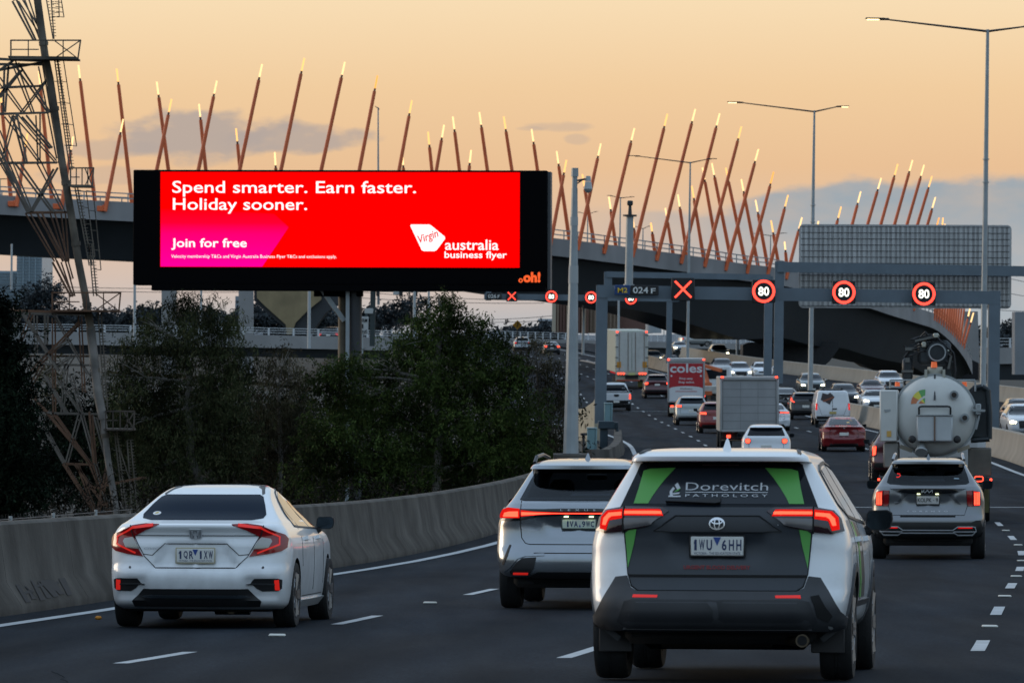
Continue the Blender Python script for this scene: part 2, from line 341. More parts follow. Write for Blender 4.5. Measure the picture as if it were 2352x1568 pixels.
# ---------------------------------------------------------------- sweeps: barriers and parapets
def sweep(pts, sec, gap=0, mb=None, closed=True):
    """sec = [(t, z)]: t to the right of travel, z up"""
    mb = mb or MB(); n = len(sec); pts = [Vector(p) for p in pts]; rings = []
    for i, p in enumerate(pts):
        d = (pts[min(i+1, len(pts)-1)]-pts[max(i-1, 0)]); d.z = 0; d.normalize(); r = Vector((d.y, -d.x, 0)); rings.append((p, d, r))
    def ring(p, d, r, k): return [p + d*k + r*t + Vector((0, 0, z)) for t, z in sec]
    side = [(i, (i+1) % n, n+(i+1) % n, n+i) for i in range(n if closed else n-1)]
    for a_, b_ in zip(rings[:-1], rings[1:]):
        vs = ring(*a_, gap/2)+ring(*b_, -gap/2); mb.add(vs, side + ([tuple(range(n)), tuple(range(2*n-1, n-1, -1))] if (gap and closed) else []))
    if not gap and closed:
        mb.add(ring(*rings[0], 0), [tuple(range(n))]); mb.add(ring(*rings[-1], 0), [tuple(range(n))])
    return mb
def path(fx, d0, d1, st, dz=0): 
    n = max(2, int((d1-d0)/st)+1); return [W(fx(d), zprof(d)+dz, d) for d in np.linspace(d0, d1, n)]
FSEC = [(-.22, 0), (.30, 0), (.30, .09), (.13, .34), (.03, .96), (-.02, .99), (-.17, .99), (-.22, .96)]
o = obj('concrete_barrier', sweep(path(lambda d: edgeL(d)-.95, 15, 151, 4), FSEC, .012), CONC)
tag(o, 'long stained grey concrete barrier curving along the left edge of the road', 'barrier')
o = obj('concrete_barrier', sweep(path(lambda d: barR(d), 60, 575, 5), [(-t, z*1.08) for t, z in FSEC][::-1], .012), mat('concrete_tan', (.25, .225, .185), .85, var=.1, vscale=.7, streak=.12))
tag(o, 'tan concrete median barrier between the two directions of traffic', 'barrier')
o = obj('concrete_barrier', sweep(path(lambda d: farR(d), 200, 560, 6, .15), [(-t, z*1.1) for t, z in FSEC][::-1], .012), mat('concrete_tan2', (.25, .23, .19), .85, var=.1, vscale=.7))
tag(o, 'tan concrete barrier on the far side of the oncoming lanes', 'barrier')
pt = [P(1333, 831, 548), P(1350, 833, 540), P(1372, 840, 528), P(1396, 850, 515)]
o = obj('concrete_barrier', sweep([Vector((p.x, p.y, p.z-.9)) for p in pt], [(-.2, 0), (.3, 0), (.1, .4), (.05, 1.1), (-.2, 1.1)]), CONC2); tag(o, 'short rounded concrete barrier nose far down the road behind the white trailer', 'barrier')
# beige retaining wall and barrier end around the left gantry foot
o = obj('retaining_wall', sweep([P(1322, 1004, 262), P(1350, 1004, 256), P(1372, 990, 250), P(1375, 984, 249)], [(-.3, -1), (.2, -1), (.2, 1.35), (-.3, 1.35)]), mat('concrete_cream', (.34, .31, .23), .85, var=.12, vscale=.8, streak=.2))
tag(o, 'cream concrete wall curving behind the left foot of the lit gantry', 'wall')
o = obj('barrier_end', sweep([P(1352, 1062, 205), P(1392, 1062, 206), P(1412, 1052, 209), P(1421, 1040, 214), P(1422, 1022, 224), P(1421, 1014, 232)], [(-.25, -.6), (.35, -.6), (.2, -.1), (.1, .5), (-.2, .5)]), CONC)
tag(o, 'grey concrete barrier bending around the left gantry foot', 'barrier')
# ---------------------------------------------------------------- viaduct with its orange light poles
near = [(-380, 432, 478), (-60, 446, 479.5), (40, 452, 480), (143, 458, 481.2), (244, 463, 482.4), (345, 468, 483.6), (445, 473, 484.8), (545, 479, 486), (640, 485, 487.2), (730, 491, 488.5), (815, 498, 490), (900, 505, 492.5), (985, 513, 495.3), (1065, 521, 498.2), (1130, 528, 501),
        (1197, 536, 504), (1265, 546, 507), (1329, 553, 510), (1390, 561, 513), (1455, 569, 516), (1511, 577, 519), (1567, 584, 522.2), (1621, 592, 525.5), (1669, 600, 529), (1718, 607, 532.8), (1765, 612, 536.7), (1808, 620, 540.6), (1850, 630, 544.3), (1881, 638, 548), (1920, 648, 551.5), (1950, 657, 555), (1981, 666, 558.6),
        (2010, 675, 562.3), (2035, 684, 566), (2060, 692, 570), (2085, 700, 574), (2107, 707, 578.2), (2127, 713, 582.5), (2144, 719, 586.8), (2157, 727, 591), (2168, 736, 595.3), (2178, 745, 599.6), (2187, 754, 604), (2195, 763, 608), (2203, 773, 612.3), (2211, 784, 616.6), (2218, 795, 621), (2226, 812, 628), (2233, 828, 636)]
NE = [P(*q) for q in near]
Dp = pchip([-400, 40, 1265, 1500, 1690, 1770, 1860, 1925, 2000, 2068, 2115, 2250], [3.4, 3.4, 3.7, 3.9, 4.9, 5.6, 4.6, 4.7, 4.1, 4.1, 4.0, 3.0])
def vnode(i):
    d = NE[min(i+1, len(NE)-1)]-NE[max(i-1, 0)]; d.z = 0; d.normalize(); return NE[i], Vector((-d.y, d.x, 0))
def vsweep(secf, closed=True):
    mb = MB(); rings = []
    for i in range(len(NE)):
        p, n = vnode(i); rings.append([p+n*t+Vector((0, 0, z)) for t, z in secf(near[i][0])])
    k = len(rings[0]); vs = sum(rings, [])
    fs = [(j*k+i, j*k+(i+1) % k, (j+1)*k+(i+1) % k, (j+1)*k+i) for j in range(len(rings)-1) for i in range(k)]
    return mb.add(vs, fs + [tuple(range(k)), tuple(range((len(rings)-1)*k, len(rings)*k))])
vd = thing('viaduct', 'long curving elevated road with pale parapet and dark girder crossing the skyline', 'viaduct', NE[0])
def sub(name, mb, m, root, smooth=40):
    mb.v = [(q[0]-root.location.x, q[1]-root.location.y, q[2]-root.location.z) for q in mb.v]; return obj(name, mb, m, root, smooth)
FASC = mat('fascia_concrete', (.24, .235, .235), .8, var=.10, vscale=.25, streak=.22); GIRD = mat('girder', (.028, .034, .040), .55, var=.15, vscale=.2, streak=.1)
WD = 11.0
sub('parapet', vsweep(lambda u: [(0, 0), (-.06, -1.65), (.32, -1.65), (.32, -.05)]), FASC, vd)
sub('parapet', vsweep(lambda u: [(WD, 0), (WD+.06, -1.65), (WD-.32, -1.65), (WD-.32, -.05)]), FASC, vd)
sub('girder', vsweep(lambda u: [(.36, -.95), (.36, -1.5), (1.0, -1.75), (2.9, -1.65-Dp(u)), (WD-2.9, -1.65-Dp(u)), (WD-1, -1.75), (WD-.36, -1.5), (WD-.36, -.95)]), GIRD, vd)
for off in (.1, WD-.1):
    rl = MB()
    for i in range(len(NE)-1):
        (p, n), (q, n2) = vnode(i), vnode(i+1)
        for h in (.36, .80): rl.bar(p+n*off+Vector((0, 0, h)), q+n2*off+Vector((0, 0, h)), .09, .10)
        for s_ in (0, .5):
            c_ = (p+n*off).lerp(q+n2*off, s_); rl.box(c_+Vector((0, 0, .40)), (.10, .10, .84))
    sub('railing', rl, GALV, vd)
ORANGE = mat('orange_steel', (.70, .135, .038), .5, var=.18, vscale=.35); TIPL = [glow('tip_warm', (1.0, .50, .16), 1.7), glow('tip_pale', (1.0, .60, .27), 1.9), glow('tip_amber', (1.0, .38, .08), 1.6)]
COLLAR = mat('pole_collar', (.08, .025, .014), .6)
def stick(b, t, m, foot, label, grp, k=1):
    ax = (t-b).normalized(); L = (t-b).length; r = thing('light_pole', label, 'light pole', b, (0, 0, 0), grp); z = Vector((0, 0, 0)); tipl = min(1.2, L*.3)
    obj('shaft', MB().tube(z-ax*.5, ax*(L-tipl-.25), .195*k, .155*k, 10), ORANGE, r); obj('collar', MB().tube(ax*(L-tipl-.25), ax*(L-tipl+.02), .10, .09, 8), COLLAR, r)
    obj('lit_tip', MB().tube(ax*(L-tipl), ax*L, .085, .075, 8), m, r)
    if foot: obj('foot_bracket', MB().box((-.45, .1, -.25), (.75, .35, .5), bev=.06).box((-.1, .1, -.1), (.5, .4, .35), bev=.06), ORANGE, r)
un = [q[0] for q in near]; dnear = lambda u: float(np.interp(u, un, [q[2] for q in near])); vnear = lambda u: float(np.interp(u, un, [q[1] for q in near]))
N1 = [(40, 63, 307), (143, 168, 314), (244, 283, 274), (342, 394, 228), (437, 498, 186), (530, 602, 148), (624, 699, 134), (714, 792, 143), (803, 867, 174), (894, 946, 231), (980, 1020, 287), (1063, 1082, 345), (1265, 1301, 368), (1329, 1380, 330), (1390, 1457, 295), (1455, 1533, 262), (1511, 1597, 251), (1567, 1653, 261), (1621, 1703, 291),
      (1669, 1742, 343), (1718, 1777, 395), (1765, 1810, 448), (1808, 1842, 499.5), (1848, 1880, 508), (1886, 1932, 475), (1920, 1977, 440), (1948, 2024, 409), (1981, 2062, 377), (2010, 2096, 368), (2035, 2122.6, 379), (2055, 2140.5, 405), (2078, 2148.5, 453), (2100, 2157, 500)]
for i in range(15):
    f = i/14; ub = float(np.interp(f, [0, .15, .4, 1], [2146, 2157, 2176, 2214])); N1.append((ub, 2166+f*62, 500+f*203) if i < 13 else (ub, 2229+(i-13)*7, 704+(i-13)*14))
EW = 'tall medium short'.split()
for i, (ub, ut, vt) in enumerate(N1):
    dd = dnear(ub); b = P(ub, vnear(ub)+(10 if i < 27 else -2 if i < 33 else 5), dd); b.y -= .25
    stick(b, P(ut, vt, dd+.6), TIPL[(i*7) % 3 if i % 4 == 0 else (1 if i % 3 else 0)], i < 27 or i > 32, f'rust-orange lit pole leaning right, {ordn[i] if i < 35 else "number %d" % (i+1)} from the left in the front row' if i < 33 else f'{ordn[i-33]} orange lit pole in the fan of poles at the right end of the ramp', 'orange lit poles of the front row' if i < 33 else 'fan of orange poles at the ramp end', 1 if i < 33 else .72)
N2 = [(25, 449, 0, 206), (119, 452, 89, 164), (218, 458, 180, 150), (303, 460, 268, 158), (398, 470, 360, 188), (482, 475, 457, 239), (561, 480, 542, 295), (640, 485, 631, 350), (935, 505, 924, 350), (1005, 513, 983, 303), (1072, 520, 1040, 268), (1139, 526, 1101, 258), (1198, 530, 1157, 268), (1256, 534, 1221, 297), (1307, 540, 1278.6, 347.5), (1365, 556, 1337.5, 400.5), (1414.5, 560, 1398.6, 452), (1461, 566, 1453.6, 501.7), (1504, 572, 1495, 512), (1546, 577, 1528, 478), (1578, 581, 1557, 447), (1616, 586, 1589, 427), (1651, 590, 1613.6, 385), (1679, 592, 1635, 375), (1711.5, 597, 1667, 385.6), (1740, 600, 1702.6, 412), (1763, 604, 1735.4, 459.6), (1789.5, 608, 1771, 506.5), (1808, 612, 1802, 555)]
for i, (ub, vb, ut, vt) in enumerate(N2):
    dd = dnear(ub)+9.5; stick(P(ub, vb+6, dd), P(ut, vt, dd-.5), TIPL[(i*5) % 3 if i % 3 == 0 else 1], False, f'rust-orange lit pole leaning left, {ordn[i]} from the left in the back row', 'orange lit poles of the back row')
# piers
def slab(name, pts, d, th, m, label, cat, group=None, lean=0):
    """an outline standing at distance d with a real thickness behind it"""
    o = obj(name, MB().prism(pts, lambda u, v: P(u, v, d), lambda u, v: P(u, v, d)+Vector((0, th, 0))), m, None, 30); return tag(o, label, cat, group)
GOLD = mat('pier_ochre', (.27, .21, .115), .8, var=.25, vscale=.5, streak=.2)
pr = thing('viaduct_pier', 'funnel-shaped ochre-faced concrete pier under the viaduct behind the billboard', 'pier', P(664, 765, 486))
sub('pier_face', MB().prism([(590, 600), (742, 600), (738, 688), (709, 711), (679, 741), (669, 768), (659, 768), (656, 745), (607, 701), (590, 684)], lambda u, v: P(u, v, 486), lambda u, v: P(u, v, 486)+Vector((0, .5, 0))), GOLD, pr)
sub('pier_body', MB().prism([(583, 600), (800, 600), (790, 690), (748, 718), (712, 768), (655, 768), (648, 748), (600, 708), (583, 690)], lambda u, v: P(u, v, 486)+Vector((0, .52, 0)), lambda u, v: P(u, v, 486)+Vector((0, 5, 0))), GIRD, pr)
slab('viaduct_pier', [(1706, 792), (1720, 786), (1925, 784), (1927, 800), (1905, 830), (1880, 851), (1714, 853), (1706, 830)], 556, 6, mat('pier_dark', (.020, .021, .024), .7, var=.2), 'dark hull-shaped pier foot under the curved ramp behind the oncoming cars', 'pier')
slab('ramp_abutment', [(1790, 700), (1880, 740), (2000, 745), (2110, 770), (2245, 832), (2300, 872), (2100, 874), (1985, 842), (1930, 806), (1880, 778), (1800, 790)], 640, 8, mat('abut_dark', (.012, .012, .014), .9), 'black shaded abutment below the right end of the curved ramp', 'abutment')  # near-black slab stands in for the darkness under the ramp
slab('viaduct_pier', [(2214, 715), (2246, 715), (2250, 850), (2214, 850)], 660, 2, CONC2, 'square grey concrete pier right of the fan of orange poles', 'pier')
slab('viaduct_pier', [(2331, 716), (2400, 716), (2400, 860), (2331, 860)], 430, 2.5, mat('pier_grey', (.22, .235, .25), .8, var=.08, vscale=.4), 'wide grey concrete pier at the right edge of the photo', 'pier')
# low road bridge across the background, in two stretches
def bridge(name, pts, hp, hg, label, post=2.5, rail=.62):
    wp = [P(*q) for q in pts]; r = thing(name, label, 'bridge', wp[0])
    sub('parapet', sweep(wp, [(-.2, -hp), (.2, -hp), (.2, 0), (-.2, 0)]), CONC2, r); sub('girder', sweep(wp, [(-8, -hp-hg), (-.6, -hp-hg), (-.3, -hp), (-8, -hp)]), GIRD, r)
    mb = MB()
    for p, q in zip(wp[:-1], wp[1:]):
        for h in (.25, .5, .75): mb.bar(p+Vector((0, 0, h*rail/.75)), q+Vector((0, 0, h*rail/.75)), .05)
        k = max(1, int((q-p).length/post))
        for i in range(k): c_ = p.lerp(q, i/k); mb.box(c_+Vector((0, 0, rail/2)), (.16, .12, rail))
    sub('railing', mb, mat('rail_white', (.55, .57, .58), .5), r); return r
bridge('road_bridge', [(-120, 758, 440), (0, 760, 440), (120, 761, 440), (300, 764, 442), (560, 768, 446), (900, 776, 452)], 1.05, .75, 'low white-railed road bridge behind the trees on the left', 1.95, .58)
bridge('road_bridge', [(880, 763, 700), (1160, 776, 700), (1420, 783, 705), (1600, 786, 712), (1735, 790, 722), (1810, 795, 730)], .8, 1.2, 'far road bridge with dense white railing in the middle distance', 1.0, .85)
sb = bridge('road_bridge', [(2266, 798, 470), (2320, 798, 470), (2500, 800, 470)], 1.4, 1.4, 'brown-grey overpass with dark girder at the right edge', 1.6, .8)
for (uu, n_) in ((385, 'left of the eucalypt top'), (562, 'between the eucalypt and the ochre pier')):
    slab('bridge_column', [(uu-14, 640), (uu+19, 640), (uu+19, 860), (uu-14, 860)], 470, 1.2, CONC2, f'square pale concrete column {n_} under the viaduct', 'column', 'pale columns under the viaduct')
# ---------------------------------------------------------------- gantries and signs
def text_on(body, u0, u1, v0, v1, d, m, root, name='lettering', bold=0, shear=0, space=1.0):
    vs, fs = text2d(body, u0, u1, -v1, -v0, bold, shear, space); mb = MB().add([P(q[0], -q[1], d)-root.location for q in vs], fs); return obj(name, mb, m, root, 0, False)
def pbox(mb, u0, u1, v0, v1, d, th, bev=.02):
    p, q = P(u0, v1, d), P(u1, v0, d); c_ = (p+q)/2; return mb.box((c_.x, d+th/2, (P(u0, v0, d).z+P(u0, v1, d).z+P(u1, v0, d).z+P(u1, v1, d).z)/4), (abs(P(u1, v0, d).x-P(u0, v0, d).x), th, abs(P(u0, v0, d).z-P(u0, v1, d).z)), Matrix.Rotation(0, 3, 'Y'), bev=bev)
def beam(mb, u0, v0, u1, v1, d, ht, th):   # a level box beam between two points
    p, q = P(u0, v0, d), P(u1, v1, d); return mb.bar(p+Vector((0, th/2, 0)), q+Vector((0, th/2, 0)), th, ht)
def gantry(label, d, beamspec, legs, extra=None):
    r = thing('gantry', label, 'gantry', P(legs[0][0], legs[0][2], d)); mb = MB(); u0, v0, u1, v1, ht = beamspec; beam(mb, u0, v0, u1, v1, d, ht, .5); sub('beam', mb, GANTRY, r)
    for (u, vt, vb, wd) in legs:
        mb = MB(); mb.bar(P(u, vt, d)+Vector((0, .25, 0)), P(u+(vb-vt)*-.012, vb, d)+Vector((0, .25, 0)), wd, .5); sub('leg', mb, GANTRY, r)
    return r
BLK = mat('sign_black', (.008, .008, .009), .5); LEDW = glow('led_white', (1, 1, .88), 2.2); LEDR = glow('led_red', (1.0, .055, .035), 3.0); LEDX = glow('led_cross', (1.0, .06, .035), 3.0)
def led_sign(uc, vc, hw, d, kind, label, grp):
    k = F/d; r = thing('lane_sign', label, 'lane sign', P(uc, vc, d), (0, -ROLL, 0), grp); s_ = hw/k
    obj('housing', MB().box((0, -.14, 0), (2*s_, .28, 2*s_), bev=.03), BLK, r); y = -.29
    if kind == 'x':
        for a_ in (45, -45): obj('cross_bar', MB().box((0, y, 0), (s_*2.0, .02, s_*.165), Matrix.Rotation(R(a_), 3, 'Y')), LEDX, r)
    else:
        n = 40; ro, ri = s_*.99, s_*.76; vs = [(rr*math.cos(t), y, rr*math.sin(t)) for t in np.linspace(0, 2*math.pi, n, endpoint=False) for rr in (ri, ro)]
        obj('red_ring', MB().add(vs, [(2*i, 2*i+1, (2*i+3) % (2*n), (2*i+2) % (2*n)) for i in range(n)]), LEDR, r, 0)
        flat_text('80', -s_*.46, s_*.46, -s_*.38, s_*.38, y-.01, LEDW, 'numerals', r, .012)
    return r
gantry('blue-grey portal gantry carrying one red cross and three speed signs', 236, (1372, 669, 2298, 684, .56), ((1383, 655, 972, .44), (2285, 668, 988, .48)))
led_sign(1568.5, 664.5, 26.5, 235.7, 'x', 'large lit red cross sign on the near gantry', 'lit signs on the near gantry')
for u, v, n_ in ((1753.5, 669, 'nearest the red cross'), (1937.5, 671.5, 'in the middle of its row'), (2121, 675, 'nearest the right leg')): led_sign(u, v, 26.5, 235.7, '80', f'lit 80 speed sign on the near gantry, {n_}', 'lit signs on the near gantry')
r = thing('route_sign', 'blue and black number plate on the left of the near gantry', 'sign', P(1462, 666, 235.6))
BLUE = mat('sign_blue', (.012, .05, .16), .5); YEL = mat('sign_yellow', (.85, .55, .03), .5); SW = mat('sign_white', (.72, .73, .70), .5)
mb = MB(); pbox(mb, 1411.5, 1447, 654.5, 677, 235.6, .06); sub('blue_plate', mb, BLUE, r); mb = MB(); pbox(mb, 1448, 1513, 655.3, 678, 235.6, .06); sub('black_plate', mb, BLK, r)
text_on('M2', 1419, 1441, 660.5, 672, 235.55, YEL, r, bold=.012); text_on('024', 1454, 1489, 659, 673.5, 235.55, SW, r, bold=.012); text_on('F', 1495, 1506, 662, 673.5, 235.55, SW, r, bold=.012)
gantry('second portal gantry far down the road with a red cross and speed signs', 480, (1112, 681, 1560, 686, .52), ((1122, 658, 690, .3), (1538, 680, 834, .42)))
led_sign(1175.5, 680, 12.5, 479.7, 'x', 'small far red cross sign below the billboard corner', 'lit signs on the far gantry')
for u, v, n_ in ((1266.5, 681, 'just below the billboard corner'), (1357.5, 683, 'left of the near gantry leg'), (1449, 685.5, 'below the blue route plate')): led_sign(u, v, 13.5, 479.7, '80', f'small far lit 80 speed sign {n_}', 'lit signs on the far gantry')
r = thing('route_sign', 'small black number plate on the far gantry', 'sign', P(1140, 680, 479.6)); mb = MB(); pbox(mb, 1118, 1152, 673, 687, 479.6, .08); sub('black_plate', mb, BLK, r); text_on('026', 1121, 1140, 676, 684.5, 479.5, SW, r, bold=.012); text_on('F', 1143, 1148, 677, 684.5, 479.5, SW, r, bold=.012)
gantry('slim grey gantry frame behind the red cross sign', 335, (1393, 630, 1770, 637, .36), ((1397, 624, 655, .32), (1766, 634, 872, .32)))
gantry('tall gantry carrying the back of a big direction sign', 292, (1786, 613, 2470, 625, .55), ((1791, 600, 880, .30),))
# big direction sign seen from behind
r = thing('direction_sign', 'large grey direction sign seen from behind with ribbed backing', 'sign', P(2079, 612, 293.6), (0, -ROLL*.6, 0)); k = F/293.6; hw, hh = 244/k, 96/k
n_ = 8; cn = []
for (cx_, cz_, a0) in ((1, 1, 0), (-1, 1, 90), (-1, -1, 180), (1, -1, 270)):
    for i in range(n_+1): t = R(a0+90*i/n_); cn.append((cx_*(hw-.25)+.25*math.cos(t), cz_*(hh-.25)+.25*math.sin(t)))
SB = mat('sign_back', (.36, .36, .36), .45, .4, var=.12, vscale=1.5, streak=.1)
obj('panel', MB().prism(cn, lambda x, z: (x, .06, z), lambda x, z: (x, 0, z)), SB, r)
mb = MB()
for i in range(44): x = -hw+.12+(2*hw-.24)*i/43; mb.box((x, -.035, 0), (.16 if i % 2 else .10, .06, 2*hh-.16))
obj('ribs', mb, mat('sign_rib', (.45, .455, .45), .45, .4, var=.15, vscale=1), r)
mb = MB()
for i in range(14): z = -hh+.12+(2*hh-.24)*i/13; mb.box((0, -.075, z), (2*hw-.2, .02, .028))
obj('rails', mb, DARKM, r)
# ---------------------------------------------------------------- masts and lamps
LAMP = glow('street_lamp', (1.0, .74, .36), 3.2)
def light_pole(label, u0, vt, ub, vb, d, w0, w1, arms, lit, group='double-armed street lights along the median'):
    b, t = P(ub, vb, d), P(u0, vt, d); r = thing('street_light', label, 'street light', b, (0, 0, 0), group); q = t-b
    obj('pole', MB().tube((0, 0, 0), q*.62, w1/2, (w0+w1)/4, 12).tube(q*.62, q, (w0+w1)/4, w0/2, 12).tube(q*.60, q*.603, w1/2*1.05, n=12).tube(q*.66, q*.663, w1/2*1.02, n=12), GALV, r)
    for (ua, va), on in zip(arms, lit):
        e_ = P(ua, va, d)-b; s_ = 1 if e_.x > q.x else -1; j = q-Vector((0, 0, .12*(w0/.2)))
        hd = Vector((min(1.0, abs(e_.x-q.x)*.35), 0, 0)); inner = e_-s_*hd
        obj('arm', MB().tube(j, inner, .055, .035, 8), DARKM, r)
        h = obj('lamp_head', MB().box(inner+s_*hd*.2+Vector((0, 0, .02)), (hd.x*.5, .26, .10), bev=.03).box((inner+e_)/2+s_*hd*.1+Vector((0, 0, .05)), (hd.x*.9, .34, .06), bev=.025), DARKM, r)
        if on: obj('lens', MB().box((inner+e_)/2+s_*hd*.18+Vector((0, 0, -.005)), (hd.x*.6, .26, .04), bev=.02), LAMP, r)
light_pole('tallest grey street light with two arms near the right edge', 2268.5, 68, 2257, 948, 250, .15, .30, ((1990, 45), (2400, 62)), (1, 1))
light_pole('grey street light with two lit arms in front of the direction sign', 1870.5, 254, 1861, 896, 370, .14, .36, ((1672, 236), (1949, 246)), (1, 1))
light_pole('street light with two unlit arms behind the red cross sign', 1585.5, 372, 1579, 822, 490, .14, .30, ((1444, 359), (1646, 366)), (0, 0))
light_pole('slim street light rising behind the near gantry left leg', 1425, 453, 1420, 830, 640, .14, .28, ((1395, 450), (1457, 453)), (0, 0), 'small distant street lights')
for u, vt, vb, uu, lab in ((1350, 491, 560, 26, 'small distant street light just right of the camera mast'), (1477, 524, 580, 20, 'small distant street light right of the second camera mast'), (1770, 540, 620, 42, 'small distant street light left of the direction sign')):
    light_pole(lab, u, vt, u-1, vb, 760, .14, .2, ((u-uu, vt-3), (u+uu*.9, vt-4)), (0, 0), 'small distant street lights')
light_pole('thin street light with one short arm above the billboard', 868.5, 247, 869, 700, 520, .12, .28, ((861, 246), (872, 252)), (0, 0), 'small distant street lights')
light_pole('thin street light beside the lattice tower with a lit lamp', 0, 410, 2, 500, 560, .1, .2, ((41, 411), (41, 411)), (1, 0), 'small distant street lights')
# camera masts
b = P(1311, 1046, 165); r = thing('camera_mast', 'thick tapered grey mast with a traffic camera beside the billboard', 'mast', b); t = P(1320.5, 386, 165)-b
obj('shaft', MB().tube((0, 0, 0), t*.93, .245, .095, 10).tube(t*.93, t*.97, .085, n=10).tube(t*.97, t, .115, .11, 10), GALV, r, 25)
obj('base_flange', MB().tube((0, 0, -.05), (0, 0, .03), .36, n=16).box((0, 0, .05), (.55, .55, .04)), DARKM, r)
e_ = P(1351, 412, 165)-b; obj('bracket', MB().tube(t*.955, e_+Vector((0, 0, .02)), .03).tube(t*.94, e_+Vector((-.12, 0, .02)), .02), DARKM, r)
obj('camera_housing', MB().tube(e_+Vector((0, 0, .10)), e_+Vector((0, 0, -.06)), .07, .09, 12).tube(e_+Vector((0, 0, -.08)), e_+Vector((0, -.02, -.30)), .10, .13, 12).lathe([(.0, -.42), (.09, -.38), (.13, -.30)], e_+Vector((0, -.02, 0))), mat('camera_grey', (.40, .42, .42), .4), r)
obj('band', MB().tube(t*.80, t*.83, .128, .122, 10).tube(t*.60, t*.66, .160, .150, 10), mat('mast_band', (.36, .38, .38), .5), r)
slab('plinth', [(1272, 1044), (1356, 1044), (1356, 1075), (1272, 1075)], 163.5, 2.5, CONC, 'flat concrete plinth under the thick camera mast', 'plinth')
b = P(1444.5, 656, 236); r = thing('camera_mast', 'slim grey mast standing on the near gantry with small camera on top', 'mast', b); t = P(1447, 497, 236)-b
obj('shaft', MB().tube((0, .2, 0), t+Vector((0, .2, 0)), .18, .16, 12).tube((0, .2, 0), (0, .2, .06), .24, n=12), GALV, r); obj('camera_housing', MB().tube(t+Vector((0, .2, 0)), t+Vector((0, .2, .08)), .30, .30, 10).tube(t+Vector((0, .2, .08)), t+Vector((0, .2, .5)), .09, .06, 10).box(t+Vector((0, .2, .58)), (.25, .3, .22), bev=.04), DARKM, r)
TEAL = mat('teal_cabinet', (.16, .27, .29), .5, var=.1, vscale=2)
for (u0, u1, v0, v1, d, lab) in ((1348, 1371, 984, 1050, 212, 'taller pale teal cabinet standing left of the near gantry foot'), (1388, 1407, 927, 969, 234.8, 'smaller pale teal cabinet mounted on the near gantry left leg')):
    mb = MB(); pbox(mb, u0, u1, v0, v1, d, .45, .02); r = thing('cabinet', lab, 'cabinet', P(u0, v1, d)); sub('body', mb, TEAL, r); mb = MB(); pbox(mb, u0-.6, u1+.6, v0-2.5, v0, d-.03, .52, .01); sub('lid', mb, mat('teal_lid', (.30, .40, .41), .5), r)
    mb = MB(); pbox(mb, u1-4.5, u1-4, v0+2, v1-2, d-.012, .02, 0); sub('door_gap', mb, GAP, r)
mb = MB(); pbox(mb, 1377, 1396, 980, 1052, 228, .5); pbox(mb, 1396, 1420, 969, 985, 228, .6); pbox(mb, 1374, 1412, 967, 984, 227.8, .8); pbox(mb, 1413, 1421, 985, 1040, 228, .5)
sub('foot', mb, mat('foot_blue', (.025, .045, .06), .5, .2, var=.2), bpy.data.objects['gantry'])
tag(obj('conduit_post', MB().tube(P(1340, 1056, 210), P(1340, 995, 210), .06, n=8).tube(P(1340, 1000, 210), P(1340, 994, 210), .12, n=8), DARKM), 'short grey conduit post left of the taller teal cabinet', 'post')
# ---------------------------------------------------------------- billboard
bb = thing('billboard', 'huge black roadside billboard with a glowing red advertising screen', 'billboard', P(780, 656, 190), (0, -ROLL*.72, R(-3)))
BBK = mat('billboard_black', (.0022, .0022, .003), .8, spec=.05)
obj('cabinet', MB().box((0, .75, 2.015), (14.5, 1.5, 4.03), bev=.03).box((.3, .6, -.06), (13.8, 1.2, .25)), BBK, bb)
obj('side_panel', MB().box((7.30, .95, 1.95), (.10, 1.1, 4.1)), mat('bb_side', (.10, .105, .11), .6), bb)
sc = mat('screen_art', (.004, 0, 0), .6, spec=0); t_ = sc.node_tree; b_ = t_.nodes['Principled BSDF']; b_.inputs['Emission Color'].default_value = (1.0, .0, .0, 1); b_.inputs['Emission Strength'].default_value = 1.05
obj('screen', MB().box((0, -.03, 2.30), (12.58, .05, 3.32)), sc, bb)
sp = mat('screen_pink', (.004, 0, 0), .6, spec=0); t_ = sp.node_tree; b_ = t_.nodes['Principled BSDF']; c_ = t_.nodes.new('ShaderNodeTexCoord'); s_ = t_.nodes.new('ShaderNodeSeparateXYZ'); t_.links.new(c_.outputs['Object'], s_.inputs[0])
rp = t_.nodes.new('ShaderNodeValToRGB'); mr = t_.nodes.new('ShaderNodeMapRange'); t_.links.new(s_.outputs[2], mr.inputs[0]); mr.inputs[1].default_value = .64; mr.inputs[2].default_value = 2.7; t_.links.new(mr.outputs[0], rp.inputs[0])
rp.color_ramp.elements[0].color = (1, 0, .33, 1); rp.color_ramp.elements[1].color = (1, 0, 0, 1); q = rp.color_ramp.elements.new(.55); q.color = (1, 0, .17, 1); q = rp.color_ramp.elements.new(.75); q.color = (1, 0, .03, 1)
t_.links.new(rp.outputs[0], b_.inputs['Emission Color']); b_.inputs['Emission Strength'].default_value = 1.05
obj('pink_shape', MB().add([(-6.27, -.062, 2.72), (-2.3, -.062, 2.50), (-1.79, -.062, 2.03), (-2.71, -.062, .655), (-6.27, -.062, .655)], [(0, 1, 2, 3, 4)]), sp, bb, 0, False)
SWT = glow('screen_white', (1, 1, 1), 1.1); SRED = glow('screen_red', (1, 0, 0), .9)
